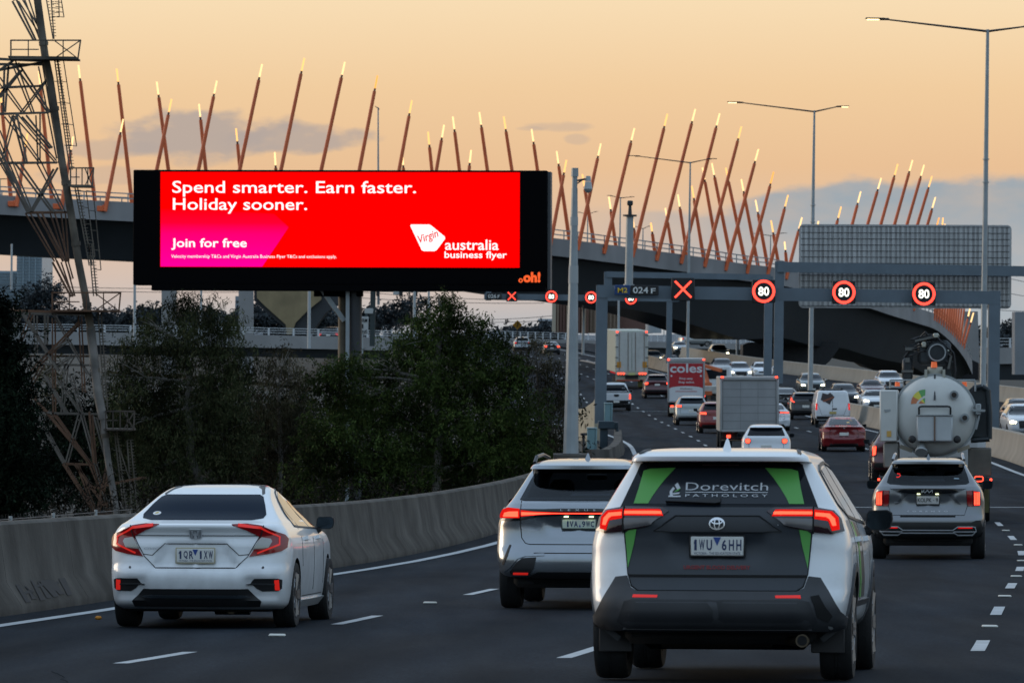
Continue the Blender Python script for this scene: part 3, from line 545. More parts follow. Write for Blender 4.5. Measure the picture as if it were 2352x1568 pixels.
for bd, x0, x1, z0, z1, bo in (('Spend smarter. Earn faster.', -5.87, 2.67, 3.09, 3.645, .009), ('Holiday sooner.', -5.85, -1.14, 2.50, 3.04, .009), ('Join for free', -5.9, -3.25, 1.23, 1.64, .018), ('Velocity membership T&Cs and Virgin Australia Business Flyer T&Cs and exclusions apply.', -5.9, -.1, .92, 1.07, .003), ('australia', 3.69, 5.56, 1.25, 1.62, .012), ('business flyer', 3.67, 5.85, .90, 1.21, .016)):
    flat_text(bd, x0, x1, z0, z1, -.075, SWT, 'lettering', bb, bo)
lp = [(2.50, 2.14), (3.13, 2.14), (3.20, 2.11), (3.68, 1.72), (3.69, 1.64), (3.40, 1.25), (3.32, 1.21), (2.93, 1.21), (2.87, 1.25), (2.47, 2.09)]
obj('logo_plate', MB().add([(x, -.07, z) for x, z in lp], [tuple(range(len(lp)))]), SWT, bb, 0, False)
ca, sa = math.cos(R(20)), math.sin(R(20)); flat_text('Virgin', -.36, .36, -.15, .21, 0, SRED, 'logo_script', bb, .012, .25, fn=lambda q: (3.12+q[0]*ca-q[1]*sa, -.085, 1.66+q[0]*sa+q[1]*ca))
OHO = glow('logo_orange', (1.0, .13, .03), 1.0); flat_text('oh!', 6.42, 7.02, .13, .50, -.012, OHO, 'logo_lettering', bb, .05)
rg = [(6.33+rr*math.cos(t), -.014, .20+rr*math.sin(t)) for t in np.linspace(0, 2*math.pi, 20, endpoint=False) for rr in (.035, .078)]
obj('logo_ring', MB().add(rg, [(2*i, 2*i+1, (2*i+3) % 40, (2*i+2) % 40) for i in range(20)]), OHO, bb, 0, False)
obj('column', MB().tube((.45, .8, -.1), (.45, .8, -9), .27, n=20), mat('column_dark', (.03, .032, .036), .5, var=.15), bb); obj('column', MB().tube((.05, 1.1, -.1), (.05, 1.1, -9), .19, n=16), mat('column_ochre', (.09, .075, .05), .6, var=.2), bb)
obj('strut', MB().bar((-.75, .6, -.05), (.1, .8, -1.22), .16), GALV, bb); obj('strut', MB().bar((.25, .45, -.1), (.25, .45, -9), .13), GALV, bb); obj('cross_beam', MB().box((-.1, .8, -.2), (1.7, .5, .35)), BBK, bb)
# ---------------------------------------------------------------- lattice tower
TD = 160
RUST = mat('rusty_steel', (.075, .058, .045), .75, .2, var=.45, vscale=.9); RUST2 = mat('rust_orange', (.115, .058, .032), .8, .1, var=.5, vscale=1.2); TGREY = mat('tower_steel', (.105, .088, .068), .8, .1, var=.6, vscale=1.4)
tw = thing('lattice_tower', 'old rusty leaning lattice tower with ladder cages and platforms', 'tower', P(250, 1176, TD))
main = [(62, -60), (86, 0), (103, 126), (115, 183), (141, 363), (164, 496), (180, 599), (195, 675), (208, 752), (225, 905), (237, 962), (248, 1057), (262, 1140), (268, 1180)]
def tl(mb, pts, w_, dd=0, n=4):
    for p, q in zip(pts[:-1], pts[1:]): mb.tube(P(*p, TD+dd), P(*q, TD+dd), w_/2, n=n, ph=.5)
mb = MB()
for p, q in zip(main[:-1], main[1:]):
    r0 = .115 if p[1] < 960 else .09; mb.tube(P(*p, TD), P(*q, TD), r0, n=10)
for v in (100, 250, 420, 560, 700, 850, 1000): u = float(np.interp(v, [q[1] for q in main], [q[0] for q in main])); mb.tube(P(u, v-5, TD), P(u+1, v+5, TD), .14, n=10)
sub('main_leg', mb, TGREY, tw); mb = MB()
for p, q in zip(main[8:-1], main[9:]): mb.tube(P(*p, TD-.01), P(*q, TD-.01), .135 if p[1] < 960 else .10, n=10)
sub('leg_sleeve', mb, mat('tower_pale', (.17, .155, .14), .8, .1, var=.5, vscale=1.6, streak=.3), tw)
g1 = MB(); g2 = MB()
seg = [[(38, 0), (82, 92)], [(60, -20), (98, 95)], [(52, 0), (110, 100)], [(20, -60), (38, 0)],
       [(-50, 132), (103, 140)], [(-50, 146), (103, 148)], [(0, 160), (100, 143)], [(0, 163), (42, 132)], [(32, 130), (78, 258)], [(42, 145), (115, 258)], [(0, 178), (55, 258)], [(55, 258), (112, 180)], [(0, 225), (52, 160)], [(8, 200), (98, 197)], [(98, 150), (135, 363)], [(20, 145), (12, 258)],
       [(-50, 262), (117, 258)], [(38, 262), (8, 370)], [(38, 262), (62, 373)], [(20, 265), (95, 373)], [(40, 262), (130, 370)], [(-30, 280), (68, 487)], [(92, 262), (92, 370)], [(0, 300), (75, 487)], [(60, 265), (120, 340)],
       [(8, 373), (136, 373)], [(10, 373), (72, 487)], [(45, 373), (125, 487)], [(95, 373), (150, 487)], [(68, 487), (165, 487)], [(133, 385), (75, 485)], [(0, 350), (40, 420)],
       [(68, 487), (130, 599)], [(95, 487), (150, 599)], [(125, 487), (168, 640)], [(150, 487), (158, 600)], [(130, 599), (168, 680)], [(150, 599), (172, 680)]]
for i, q in enumerate(seg):
    for dd in (0, 1.6): tl(g1 if (q[0][1] < 480) else g2, [(q[0][0]-dd*6, q[0][1]+dd*2), (q[1][0]-dd*3, q[1][1]+dd)] if dd else q, .062 if i % 3 else .085, dd)
low = [[(20, 712), (195, 718)], [(20, 718), (195, 722)], [(45, 718), (12, 790)], [(70, 718), (42, 790)], [(50, 720), (132, 850)], [(120, 720), (200, 860)], [(120, 730), (122, 960)], [(78, 722), (80, 810)], [(103, 722), (103, 790)], [(180, 725), (190, 900)], [(75, 830), (160, 778)], [(100, 855), (165, 815)], [(70, 852), (180, 740)], [(165, 815), (138, 860)], [(98, 835), (205, 838)], [(95, 835), (60, 900)],
       [(100, 860), (150, 947)], [(150, 835), (140, 947)], [(70, 905), (205, 1065)], [(88, 947), (229, 950)], [(88, 960), (145, 1063)], [(120, 947), (205, 1063)], [(160, 860), (240, 1150)], [(180, 950), (150, 1063)], [(205, 945), (215, 1063)], [(215, 955), (245, 1065)], [(130, 870), (185, 950)],
       [(145, 1063), (210, 1066)], [(145, 1065), (216, 1176)], [(175, 1066), (218, 1176)], [(205, 1066), (250, 1178)], [(215, 1066), (245, 1180)], [(245, 1068), (222, 1176)], [(216, 1178), (258, 1182)], [(200, 1120), (330, 1095)], [(170, 1065), (250, 1178)]]
for i, q in enumerate(low):
    for dd in (0, 1.4): tl(g2 if i % 3 == 0 or q[0][1] > 1060 else g1, [(q[0][0]+dd*5, q[0][1]+dd*2), (q[1][0]+dd*4, q[1][1]+dd)] if dd else q, .06 if i % 4 else .085, dd)
sub('bracing', g1, mat('tower_tan', (.125, .108, .09), .75, .2, var=.4, vscale=.9), tw); sub('bracing', g2, RUST2, tw)
def cage(u0, u1, v0, v1, m, lean=0):
    mb = MB()
    for dd in (-.9, .9):
        tl(mb, [(u0, v0), (u1, v0), (u1-lean, v1), (u0, v1), (u0, v0)], .06, dd)
        for f in (.25, .5, .75): tl(mb, [(u0+(u1-u0)*f, v0), (u0+(u1-u0)*f, v1)], .045, dd)
        tl(mb, [(u0+(u1-u0)*.62, v0), (u1-lean, v1)], .045, dd); tl(mb, [(u0+(u1-u0)*.62, v1), (u1, v0)], .045, dd); tl(mb, [(u0, (v0+v1)/2), (u0+(u1-u0)*.4, (v0+v1)/2)], .045, dd)
    for (u, v) in ((u0, v0), (u1, v0), (u1-lean, v1), (u0, v1)): mb.tube(P(u, v, TD-.9), P(u, v, TD+.9), .03, n=4)
    p, q = P(u0, v1, TD), P(u1-lean, v1, TD); mb.box((p+q)/2, ((q-p).length, 1.8, .05)); sub('platform', mb, m, tw)
cage(25, 185, 93, 135, TGREY, 6); cage(162, 215, 386, 428, TGREY, 3); cage(120, 277, 672, 714, RUST2, 4); cage(243, 309, 944, 986, RUST, 2)
mb = MB()
for a_, b_ in (((105, -10), (122, 90)), ((117, -10), (124, 90)), ((125, 135), (160, 390)), ((131, 135), (166, 390)), ((172, 430), (205, 610)), ((178, 430), (212, 610)), ((204, 560), (215, 680)), ((211, 560), (222, 680)), ((225, 715), (240, 940)), ((232, 715), (247, 940)), ((262, 986), (285, 1180)), ((268, 986), (291, 1180)), ((292, 1010), (303, 1175)), ((300, 1010), (316, 1175))):
    tl(mb, [a_, b_], .05)
    n = int((b_[1]-a_[1])/7)
    for i in range(n): f = i/n; tl(mb, [(a_[0]+(b_[0]-a_[0])*f, a_[1]+(b_[1]-a_[1])*f), (a_[0]+(b_[0]-a_[0])*f+6, a_[1]+(b_[1]-a_[1])*f)], .025, 0, 3)
for a_, b_ in (((140, -5), (147, 40)), ((135, 0), (136, 40)), ((146, 140), (176, 336)), ((133, 140), (164, 336)), ((214, 440), (232, 620)), ((198, 440), (218, 590)), ((262, 990), (320, 1170))):
    tl(mb, [a_, b_], .04)
    for f in np.linspace(0, 1, 5): tl(mb, [(a_[0]+(b_[0]-a_[0])*f-16, a_[1]+(b_[1]-a_[1])*f-2), (a_[0]+(b_[0]-a_[0])*f, a_[1]+(b_[1]-a_[1])*f)], .03)
sub('ladder', mb, TGREY, tw)
# wire fence behind the left barrier
fe = thing('wire_fence', 'low wire mesh fence with white posts behind the left concrete barrier', 'fence', P(0, 1215, 66)); mb = MB(); pts = [P(-60+i*14, 1217-i*1.3, 66+i*.9) for i in range(27)]
for p, q in zip(pts[:-1], pts[1:]):
    for h in (0, .11, .22): mb.tube(p+Vector((0, 0, h-.12)), q+Vector((0, 0, h-.12)), .006, n=4)
    for i in range(5): c_ = p.lerp(q, i/5); mb.tube(c_-Vector((0, 0, .3)), c_+Vector((0, 0, .12+.05*(i % 2))), .0035, n=3)
sub('mesh_panel', mb, DARKM, fe); 
for i in (6, 13, 20): sub('post', MB().tube(pts[i]-Vector((0, 0, .9)), pts[i]+Vector((0, 0, .14)), .025, n=8), mat('post_pale', (.35, .37, .37), .6), fe)
# ---------------------------------------------------------------- vehicle bodies: stacked contours, panels laid on the skin
class Body:
    """rows: (z, half width, rear y, front y, rear rounding, front rounding); x right, y forward from the rear bumper, z up"""
    def __init__(s, rows, p=2.8, ft=.10, L=None, details=()):
        a_ = np.array(rows, float); s.z = a_[:, 0]; s.W, s.yr, s.yf, s.Rr, s.Rf = [pchip(s.z, a_[:, i]) for i in range(1, 6)]
        s.rows = a_; s.p = p; s.ft = ft; s.L = L or max(a_[:, 3]); s.det = details
    def taper(s, y): t = max(0, (y-.5*s.L)/(.5*s.L)); return 1-s.ft*t*t
    def detail(s, x, z):
        r = 0
        for poly, dep, soft in s.det: r += dep*min(1, max(0, .5+sdf(poly, abs(x), z)/soft))
        return r
    def rear(s, x, z):
        w_ = s.W(z); t = min(abs(x)/w_, .9995); return s.yr(z)+s.Rr(z)*(1-(1-t**s.p)**(1/s.p)) + (s.detail(x, z) if s.det else 0)
    def front(s, x, z):
        yf, rf = s.yf(z), s.Rf(z); w_ = s.W(z)*s.taper(yf-rf); t = min(abs(x)/w_, .9995); return yf-rf*(1-(1-t**s.p)**(1/s.p))
    def side(s, y, z):
        w_ = s.W(z)*s.taper(y); k = 1
        for e_, r_, sg in ((s.yr(z), s.Rr(z), 1), (s.yf(z), s.Rf(z), -1)):
            q = (y-e_)*sg
            if q < r_: q = max(0, q)/r_; k = min(k, max(0, 1-(1-q)**s.p)**(1/s.p))
        return w_*k
    def mesh(s, step=.035, nr=41, nf=25, ns=26):
        zs = []
        for a_, b_ in zip(s.rows[:-1], s.rows[1:]):
            n = max(1, int(math.ceil(max(b_[0]-a_[0], abs(b_[1]-a_[1])*.8, min(abs(b_[2]-a_[2]), .5)*.5, min(abs(b_[3]-a_[3]), 1)*.35)/step)))
            zs += [a_[0]+(b_[0]-a_[0])*i/n for i in range(n)]
        zs.append(s.rows[-1][0]); mb = MB(); N = None
        for z in zs:
            w_ = s.W(z); yr, yf, rr, rf = s.yr(z), s.yf(z), s.Rr(z), s.Rf(z); ring = []
            for i in range(nr):
                t = -1+2*i/(nr-1); x = w_*.9995*math.sin(t*math.pi/2)*.35 + w_*.9995*t*.65; x = max(-w_*.9995, min(w_*.9995, x)); ring.append((x, s.rear(x, z), z))
            ya, yb = yr+rr, yf-rf
            for i in range(1, ns): y = ya+(yb-ya)*i/ns; ring.append((w_*s.taper(y), y, z))
            wf = w_*s.taper(yb)
            for i in range(nf): t = 1-2*i/(nf-1); x = wf*.9995*(math.sin(t*math.pi/2)*.35+t*.65); ring.append((x, s.front(x, z), z))
            for i in range(ns-1, 0, -1): y = ya+(yb-ya)*i/ns; ring.append((-w_*s.taper(y), y, z))
            N = len(ring); mb.v += ring
        fs = [(j*N+i, j*N+(i+1) % N, (j+1)*N+(i+1) % N, (j+1)*N+i) for j in range(len(zs)-1) for i in range(N)]
        mb.f = fs+[tuple(range(N-1, -1, -1)), tuple(range((len(zs)-1)*N, len(zs)*N))]; mb.m = [0]*len(mb.f); return mb
def sdf(poly, x, y):
    d = 1e9; ins = False; n = len(poly)
    for i in range(n):
        ax, ay = poly[i]; bx, by = poly[(i+1) % n]; ex, ey = bx-ax, by-ay; wx, wy = x-ax, y-ay
        t = max(0, min(1, (wx*ex+wy*ey)/(ex*ex+ey*ey+1e-12))); d = min(d, (wx-ex*t)**2+(wy-ey*t)**2)
        if (ay > y) != (by > y) and x < ex*(y-ay)/(ey+1e-12)+ax: ins = not ins
    return math.sqrt(d) if ins else -math.sqrt(d)
def grid_poly(poly, step=.05):
    bm = bmesh.new(); f = bm.faces.new([bm.verts.new((x, z, 0)) for x, z in poly])
    for ax in (0, 1):
        lo, hi = min(q[ax] for q in poly), max(q[ax] for q in poly); n = int((hi-lo)/step)
        for i in range(1, n+1):
            co_ = [0, 0, 0]; no = [0, 0, 0]; co_[ax] = lo+(hi-lo)*i/(n+1); no[ax] = 1
            bmesh.ops.bisect_plane(bm, geom=bm.verts[:]+bm.edges[:]+bm.faces[:], plane_co=co_, plane_no=no, dist=1e-5)
    bm.verts.index_update(); vs = [(q.co.x, q.co.y) for q in bm.verts]; fs = [[q.index for q in f.verts] for f in bm.faces]
    bd = [(e_.verts[0].index, e_.verts[1].index) for e_ in bm.edges if e_.is_boundary]; bm.free(); return vs, fs, bd
def drape_fn(B, side):
    """side: 'r' rear, 'f' front, 's' right flank, 'l' left flank; returns f(a, z, off) -> point, pushed out of the skin by off"""
    def g_(a_, z):
        if side == 'r': return Vector((a_, B.rear(a_, z), z))
        if side == 'f': return Vector((a_, B.front(a_, z), z))
        return Vector((B.side(a_, z)*(1 if side == 's' else -1), a_, z))
    def f(a_, z, off):
        p = g_(a_, z); h = .012; n = (g_(a_+h, z)-g_(a_-h, z)).cross(g_(a_, z+h)-g_(a_, z-h))
        if n.length < 1e-9: n = Vector((0, -1, 0))
        n.normalize(); ref = {'r': Vector((a_*.5, -1, .2)), 'f': Vector((a_*.5, 1, .2)), 's': Vector((1, 0, .1)), 'l': Vector((-1, 0, .1))}[side]
        if n.dot(ref) < 0: n = -n
        return p+n*off
    return f
def patch(B, side, poly, off=.006, th=.02, step=.05, mirror=False):
    if mirror: poly = [(-x, z) for x, z in poly][::-1]
    vs, fs, bd = grid_poly(poly, step); f = drape_fn(B, side); mb = MB(); n = len(vs)
    mb.v = [tuple(f(a_, z, off)) for a_, z in vs]+[tuple(f(a_, z, off-th)) for a_, z in vs]
    mb.f = [tuple(q) for q in fs]+[(i, j, n+j, n+i) for i, j in bd]; mb.m = [0]*len(mb.f); return mb
def strip(pts, w_):
    """polyline -> thin outline of width w_"""
    L_, R_ = [], []
    for i, p in enumerate(pts):
        a_, b_ = pts[max(i-1, 0)], pts[min(i+1, len(pts)-1)]; dx, dy = b_[0]-a_[0], b_[1]-a_[1]; l = math.hypot(dx, dy) or 1
        L_.append((p[0]-dy/l*w_/2, p[1]+dx/l*w_/2)); R_.append((p[0]+dy/l*w_/2, p[1]-dx/l*w_/2))
    return L_+R_[::-1]
def rear_text(B, body, x0, x1, z0, z1, m, root, off=.012, bold=0, name='lettering', shear=0, space=1.0, side='r'):
    f = drape_fn(B, side); vs, fs = text2d(body, x0, x1, z0, z1, bold, shear, space); return obj(name, MB().add([f(q[0], q[1], off) for q in vs], fs), m, root, 0, False)
def arches(o, whs, rad, wout, dark=GAP, depth=.30):
    """cut wheel arches into the closed body"""
    mb = MB()
    for (y, z) in whs:
        for s_ in (-1, 1): mb.tube((s_*(wout-depth), y, z), (s_*(wout+.4), y, z), rad, n=40)
    cme = mb.mesh('cut'); cme.materials.append(MATS['paint_tmp'] if 'paint_tmp' in MATS else dark); co_ = bpy.data.objects.new('cut', cme); C.objects.link(co_)
    cme.materials.append(dark); cme.polygons.foreach_set('material_index', [1]*len(cme.polygons))
    o.data.materials.append(dark); md = o.modifiers.new('b', 'BOOLEAN'); md.object = co_; md.operation = 'DIFFERENCE'; md.solver = 'EXACT'; md.material_mode = 'INDEX'
    dg = bpy.context.evaluated_depsgraph_get(); me = bpy.data.meshes.new_from_object(o.evaluated_get(dg)); o.modifiers.clear(); old = o.data; o.data = me
    bpy.data.objects.remove(co_); bpy.data.meshes.remove(cme); bpy.data.meshes.remove(old); me.set_sharp_from_angle(angle=R(42))
def cabin(o, B, root, poly, wpoly, seats, m=None):
    """hollow the body from the rear window through to the windscreen and furnish it"""
    cme = MB().prism(poly, lambda x, z: (x, -.3, z), lambda x, z: (x, 5.2, z)).mesh('cut'); cme.materials.append(GAP); cme.materials.append(GAP); cme.polygons.foreach_set('material_index', [1]*len(cme.polygons)); c_ = bpy.data.objects.new('cut', cme); C.objects.link(c_)
    md = o.modifiers.new('b', 'BOOLEAN'); md.object = c_; md.operation = 'DIFFERENCE'; md.solver = 'EXACT'; md.material_mode = 'INDEX'
    dg = bpy.context.evaluated_depsgraph_get(); me = bpy.data.meshes.new_from_object(o.evaluated_get(dg)); o.modifiers.clear(); old = o.data; o.data = me
    bpy.data.objects.remove(c_); bpy.data.meshes.remove(cme); bpy.data.meshes.remove(old); me.set_sharp_from_angle(angle=R(42))
    obj('windscreen', patch(B, 'f', wpoly, .006, .02, .12), see_glass('screen_glass', .62), root); zf = min(q[1] for q in poly)
    for (x, y, w_, h_) in seats: obj('headrest', MB().box((x, y, zf+h_/2), (w_, .12, h_), bev=.05), mat('seat_black', (.010, .010, .011), .8), root)
    obj('rear_view_mirror', MB().box((0, 2.75, max(q[1] for q in poly)-.05), (.24, .05, .07), bev=.02), BLACK, root)
def see_glass(name, tr):
    if name in MATS: return MATS[name]
    m = bpy.data.materials.new(name); m.use_nodes = True; t = m.node_tree; t.nodes.clear(); o_ = t.nodes.new('ShaderNodeOutputMaterial'); mx = t.nodes.new('ShaderNodeMixShader'); a_ = t.nodes.new('ShaderNodeBsdfTransparent'); g_ = t.nodes.new('ShaderNodeBsdfGlossy'); fr = t.nodes.new('ShaderNodeFresnel')
    fr.inputs[0].default_value = 1.38; a_.inputs[0].default_value = (tr*.92, tr*.97, tr, 1); g_.inputs['Roughness'].default_value = .03; g_.inputs[0].default_value = (.8, .85, .9, 1); t.links.new(fr.outputs[0], mx.inputs[0]); t.links.new(a_.outputs[0], mx.inputs[1]); t.links.new(g_.outputs[0], mx.inputs[2]); t.links.new(mx.outputs[0], o_.inputs[0]); MATS[name] = m; return m
_wm = {}
def wheel(root, x, y, r, wd, spokes=5, rimr=.66, rim_m=None):
    s_ = 1 if x > 0 else -1; key = (r, wd, s_, spokes, rimr)
    if key not in _wm:
        h = wd/2; t = MB().lathe([(r*rimr, -h*.85), (r*.80, -h), (r*.95, -h*.97), (r*.985, -h*.8), (r, -h*.55), (r, -h*.15), (r*.992, -h*.13), (r*.992, -h*.05), (r, -h*.03), (r, h*.03), (r*.992, h*.05), (r*.992, h*.13), (r, h*.15), (r, h*.55), (r*.985, h*.8), (r*.95, h*.97), (r*.80, h), (r*rimr, h*.85), (r*rimr, -h*.85)], axis='X', n=40).mesh('tyre')
        q = MB().lathe([(r*rimr*1.02, h*.88), (r*rimr*.94, h*.86), (r*rimr*.90, h*.2), (.02, h*.15)], axis='X', n=36, mi=1).lathe([(r*rimr*1.03, h*.84), (r*rimr*1.03, h*.93), (r*rimr*.93, h*.93), (r*rimr*.92, h*.6)], axis='X', n=36)
        for i in range(spokes):
            for dl in ((-.13, .13) if spokes <= 6 else (0,)):
                a0 = 2*math.pi*i/spokes; p = Vector((h*.72, math.cos(a0+dl*.6)*.05, math.sin(a0+dl*.6)*.05)); e_ = Vector((h*.86, math.cos(a0+dl)*r*rimr*.97, math.sin(a0+dl)*r*rimr*.97)); q.bar(p, e_, .030, .05)
        q.tube((h*.5, 0, 0), (h*.88, 0, 0), .07, .055, 14); rm = q.mesh('rim')
        if s_ < 0:
            for me in (rm,): me.transform(Matrix.Scale(-1, 4, (1, 0, 0))); me.flip_normals()
        t.materials.append(RUBBER); rm.materials.append(rim_m or ALLOY); rm.materials.append(GAP); _wm[key] = (t, rm)
    t, rm = _wm[key]; o = bpy.data.objects.new('wheel', t); C.objects.link(o); o.parent = root; o.location = (x, y, r)
    o2 = bpy.data.objects.new('rim', rm); C.objects.link(o2); o2.parent = o; return o
def mirror_part(root, x, y, z, m, sz=(.26, .10, .17), glass=True, arm=.14):
    s_ = 1 if x > 0 else -1; w_, d_, h_ = sz
    pr_ = [(-.5*w_, -.30*h_), (-.46*w_, .30*h_), (-.36*w_, .47*h_), (.30*w_, .50*h_), (.47*w_, .36*h_), (.5*w_, .05*h_), (.42*w_, -.36*h_), (.25*w_, -.5*h_), (-.30*w_, -.5*h_)]
    mb = MB(); n = len(pr_); c_ = Vector((x+s_*(arm+w_*.5), y, z)); vs = []
    for k, (yy_, sc_) in enumerate(((0, 1), (.03, 1.0), (d_, .82), (d_*1.5, .45))): vs += [c_+Vector((s_*q[0]*sc_, yy_, q[1]*sc_)) for q in pr_]
    mb.add(vs, [tuple(range(n)), tuple(range(3*n, 4*n))]+[(j*n+i, j*n+(i+1) % n, (j+1)*n+(i+1) % n, (j+1)*n+i) for j in range(3) for i in range(n)])
    mb.tube((x-s_*.06, y+.06, z-.14), c_+Vector((-s_*w_*.3, .04, -h_*.42)), .045, .035, 8)
    o = obj('side_mirror', mb, m, root)
    if glass: obj('mirror_glass', MB().add([c_+Vector((s_*q[0]*.9, -.006, q[1]*.88)) for q in pr_], [tuple(range(n))]), mat('mirror_face', (.030, .042, .055), .10, 1), o, 0, False)
    return o
def antenna(root, x, y, z, m, h=.075):
    mb = MB(); vs = []
    for (k, w_, a_, b_) in ((0, .032, -.05, .12), (.35, .024, -.035, .09), (.8, .012, -.02, .03), (1, .004, -.012, .012)): vs += [(x-w_, y+a_, z+k*h), (x+w_, y+a_, z+k*h), (x+w_*.3, y+b_, z+k*h), (x-w_*.3, y+b_, z+k*h)]
    mb.add(vs, [(j*4+i, j*4+(i+1) % 4, j*4+4+(i+1) % 4, j*4+4+i) for j in range(3) for i in range(4)]+[(12, 13, 14, 15)]); return obj('antenna_fin', mb, m, root)
def plate(B, root, xc, zc, w_, h_, body, tail=None, sub_=None, m=PLATE, off=.02, frame=None, dark=NAVY, badge=None):
    pl = obj('number_plate', MB().box((xc, B.rear(xc, zc)-off, zc), (w_, .012, h_), bev=.008), m, root); y = B.rear(xc, zc)-off-.0085
    if frame: obj('plate_frame', MB().box((xc, B.rear(xc, zc)-off+.006, zc), (w_+.025, .014, h_+.025), bev=.008), frame, pl)
    for bd, x0, x1, z0, z1 in body:
        if bd == '1':
            a_, b_, c_, e_ = xc+x0*w_, xc+x1*w_, zc+z0*h_, zc+z1*h_; t_ = .017
            obj('plate_number', MB().add([(b_-t_, y, c_), (b_, y, c_), (b_, y, e_), (b_-t_*.9, y, e_), (a_-.004, y, e_-.02), (a_-.004, y, e_-.034), (b_-t_, y, e_-.022)], [tuple(range(7))]), dark, pl, 0, False); continue
        flat_text(bd, xc+x0*w_, xc+x1*w_, zc+z0*h_, zc+z1*h_, y, dark, 'plate_number', pl, .02)
    if sub_: flat_text(sub_, xc-.44*w_, xc+.44*w_, zc-.43*h_, zc-.31*h_, y, dark, 'plate_slogan', pl)
    if badge: obj('plate_badge', MB().add([(xc+badge[0]*w_, y-.0005, zc+badge[2]*h_), (xc+badge[1]*w_, y-.0005, zc+badge[2]*h_), (xc+(badge[0]+badge[1])/2*w_, y-.0005, zc+badge[3]*h_)], [(0, 1, 2)]), mat('plate_blue', (.02, .06, .25), .5), pl, 0, False)
    return pl
def place(root, u, d, hd=None, dz=0, zf=None, flip=False):
    """stand a vehicle on the road: u = picture column of its tail, d = distance of its tail"""
    hd = heading(d) if hd is None else hd; zf = zf or zprof; L_ = 4.5; a_, b_ = zf(d), zf(d+L_*math.cos(hd)); xc = (u-U0)/F*d
    p0, p1 = W(xc, a_+dz, d), W(xc+L_*math.sin(hd), b_+dz, d+L_*math.cos(hd)); f = (p1-p0).normalized()
    up = Vector((-sr, 0, cr)); r_ = f.cross(up).normalized(); up = r_.cross(f)
    if flip: r_, f = -r_, -f
    root.matrix_world = Matrix(((r_.x, f.x, up.x, p0.x), (r_.y, f.y, up.y, p0.y), (r_.z, f.z, up.z, p0.z), (0, 0, 0, 1)))
def grime(m, top=.75, amt=.30):
    """road dust thrown up over the lower panels"""
    t = m.node_tree; b = t.nodes['Principled BSDF']; src = b.inputs['Base Color'].links[0].from_socket; c = t.nodes.new('ShaderNodeTexCoord'); s_ = t.nodes.new('ShaderNodeSeparateXYZ'); t.links.new(c.outputs['Object'], s_.inputs[0])
    n = t.nodes.new('ShaderNodeTexNoise'); n.inputs['Scale'].default_value = 5; n.inputs['Detail'].default_value = 8; t.links.new(c.outputs['Object'], n.inputs['Vector'])
    ad = t.nodes.new('ShaderNodeMath'); ad.operation = 'MULTIPLY_ADD'; t.links.new(n.outputs[0], ad.inputs[0]); ad.inputs[1].default_value = .9; t.links.new(s_.outputs[2], ad.inputs[2])
    mr = t.nodes.new('ShaderNodeMapRange'); t.links.new(ad.outputs[0], mr.inputs[0]); mr.inputs[1].default_value = top+.5; mr.inputs[2].default_value = top; mr.inputs[3].default_value = 0; mr.inputs[4].default_value = amt
    mx = t.nodes.new('ShaderNodeMix'); mx.data_type = 'RGBA'; t.links.new(mr.outputs[0], mx.inputs[0]); t.links.new(src, mx.inputs[6]); mx.inputs[7].default_value = (.16, .14, .115, 1); t.links.new(mx.outputs[2], b.inputs['Base Color'])
BADGE = mat('badge_silver', (.62, .64, .66), .28, .35)
# ================================================================ the four near cars
def both(name, B, root, poly, m, side='r', **kw):
    return [obj(name, patch(B, side, poly, mirror=mr, **kw), m, root) for mr in (False, True)]
# ---------------------------------------------------------------- white sedan
wc = thing('sedan', 'white sedan with red boomerang tail lamps driving beside the left barrier', 'car')
recess = [(-.42, .585), (.42, .585), (.36, .70), (.30, .845), (-.30, .845), (-.36, .70)]
Bc = Body([(.19, .80, .22, 4.35, .35, .6), (.24, .855, .10, 4.5, .40, .6), (.34, .88, .04, 4.58, .45, .65), (.50, .893, .00, 4.62, .48, .7), (.58, .896, .012, 4.62, .48, .7), (.63, .897, .05, 4.60, .46, .7), (.75, .897, .065, 4.55, .45, .7), (.88, .882, .06, 4.35, .45, .8), (.95, .855, .045, 3.9, .45, .9), (1.00, .82, .03, 3.45, .48, .9), (1.022, .80, .035, 3.3, .5, .9), (1.034, .79, .10, 3.22, .5, .8), (1.05, .775, .25, 3.15, .42, .7), (1.075, .745, .45, 3.08, .25, .5), (1.14, .685, .68, 2.98, .20, .45), (1.22, .622, .90, 2.84, .2, .4), (1.29, .572, 1.14, 2.66, .2, .4), (1.345, .535, 1.40, 2.45, .22, .4), (1.38, .50, 1.62, 2.28, .25, .35), (1.402, .44, 1.85, 2.12, .2, .25), (1.414, .30, 2.0, 2.05, .1, .1)],
          p=2.6, details=[([(0, .585), (.43, .585), (.36, .70), (.30, .85), (0, .85)], .035, .05), ([(0, .86), (.8, .86), (.8, .975), (0, .975)], .028, .06), ([(.46, .30), (.8, .30), (.8, .50), (.5, .50)], .03, .04)])
PW = paint('white', (.86, .88, .89)); MATS['paint_tmp'] = PW; grime(PW)
bo = obj('body', Bc.mesh(.028, 61, 25, 28), [PW], wc); WR = .325
arches(bo, [(.92, WR), (3.62, WR)], .365, .90)
rw = [(-.60, 1.085), (-.50, 1.068), (.50, 1.068), (.60, 1.085), (.615, 1.12), (.565, 1.215), (.515, 1.29), (.47, 1.312), (-.47, 1.312), (-.515, 1.29), (-.565, 1.215), (-.615, 1.12)]
g_ = obj('rear_window', patch(Bc, 'r', rw, .006, .02, .06), mat('navy_glass', (.009, .017, .031), .15, spec=.008), wc)
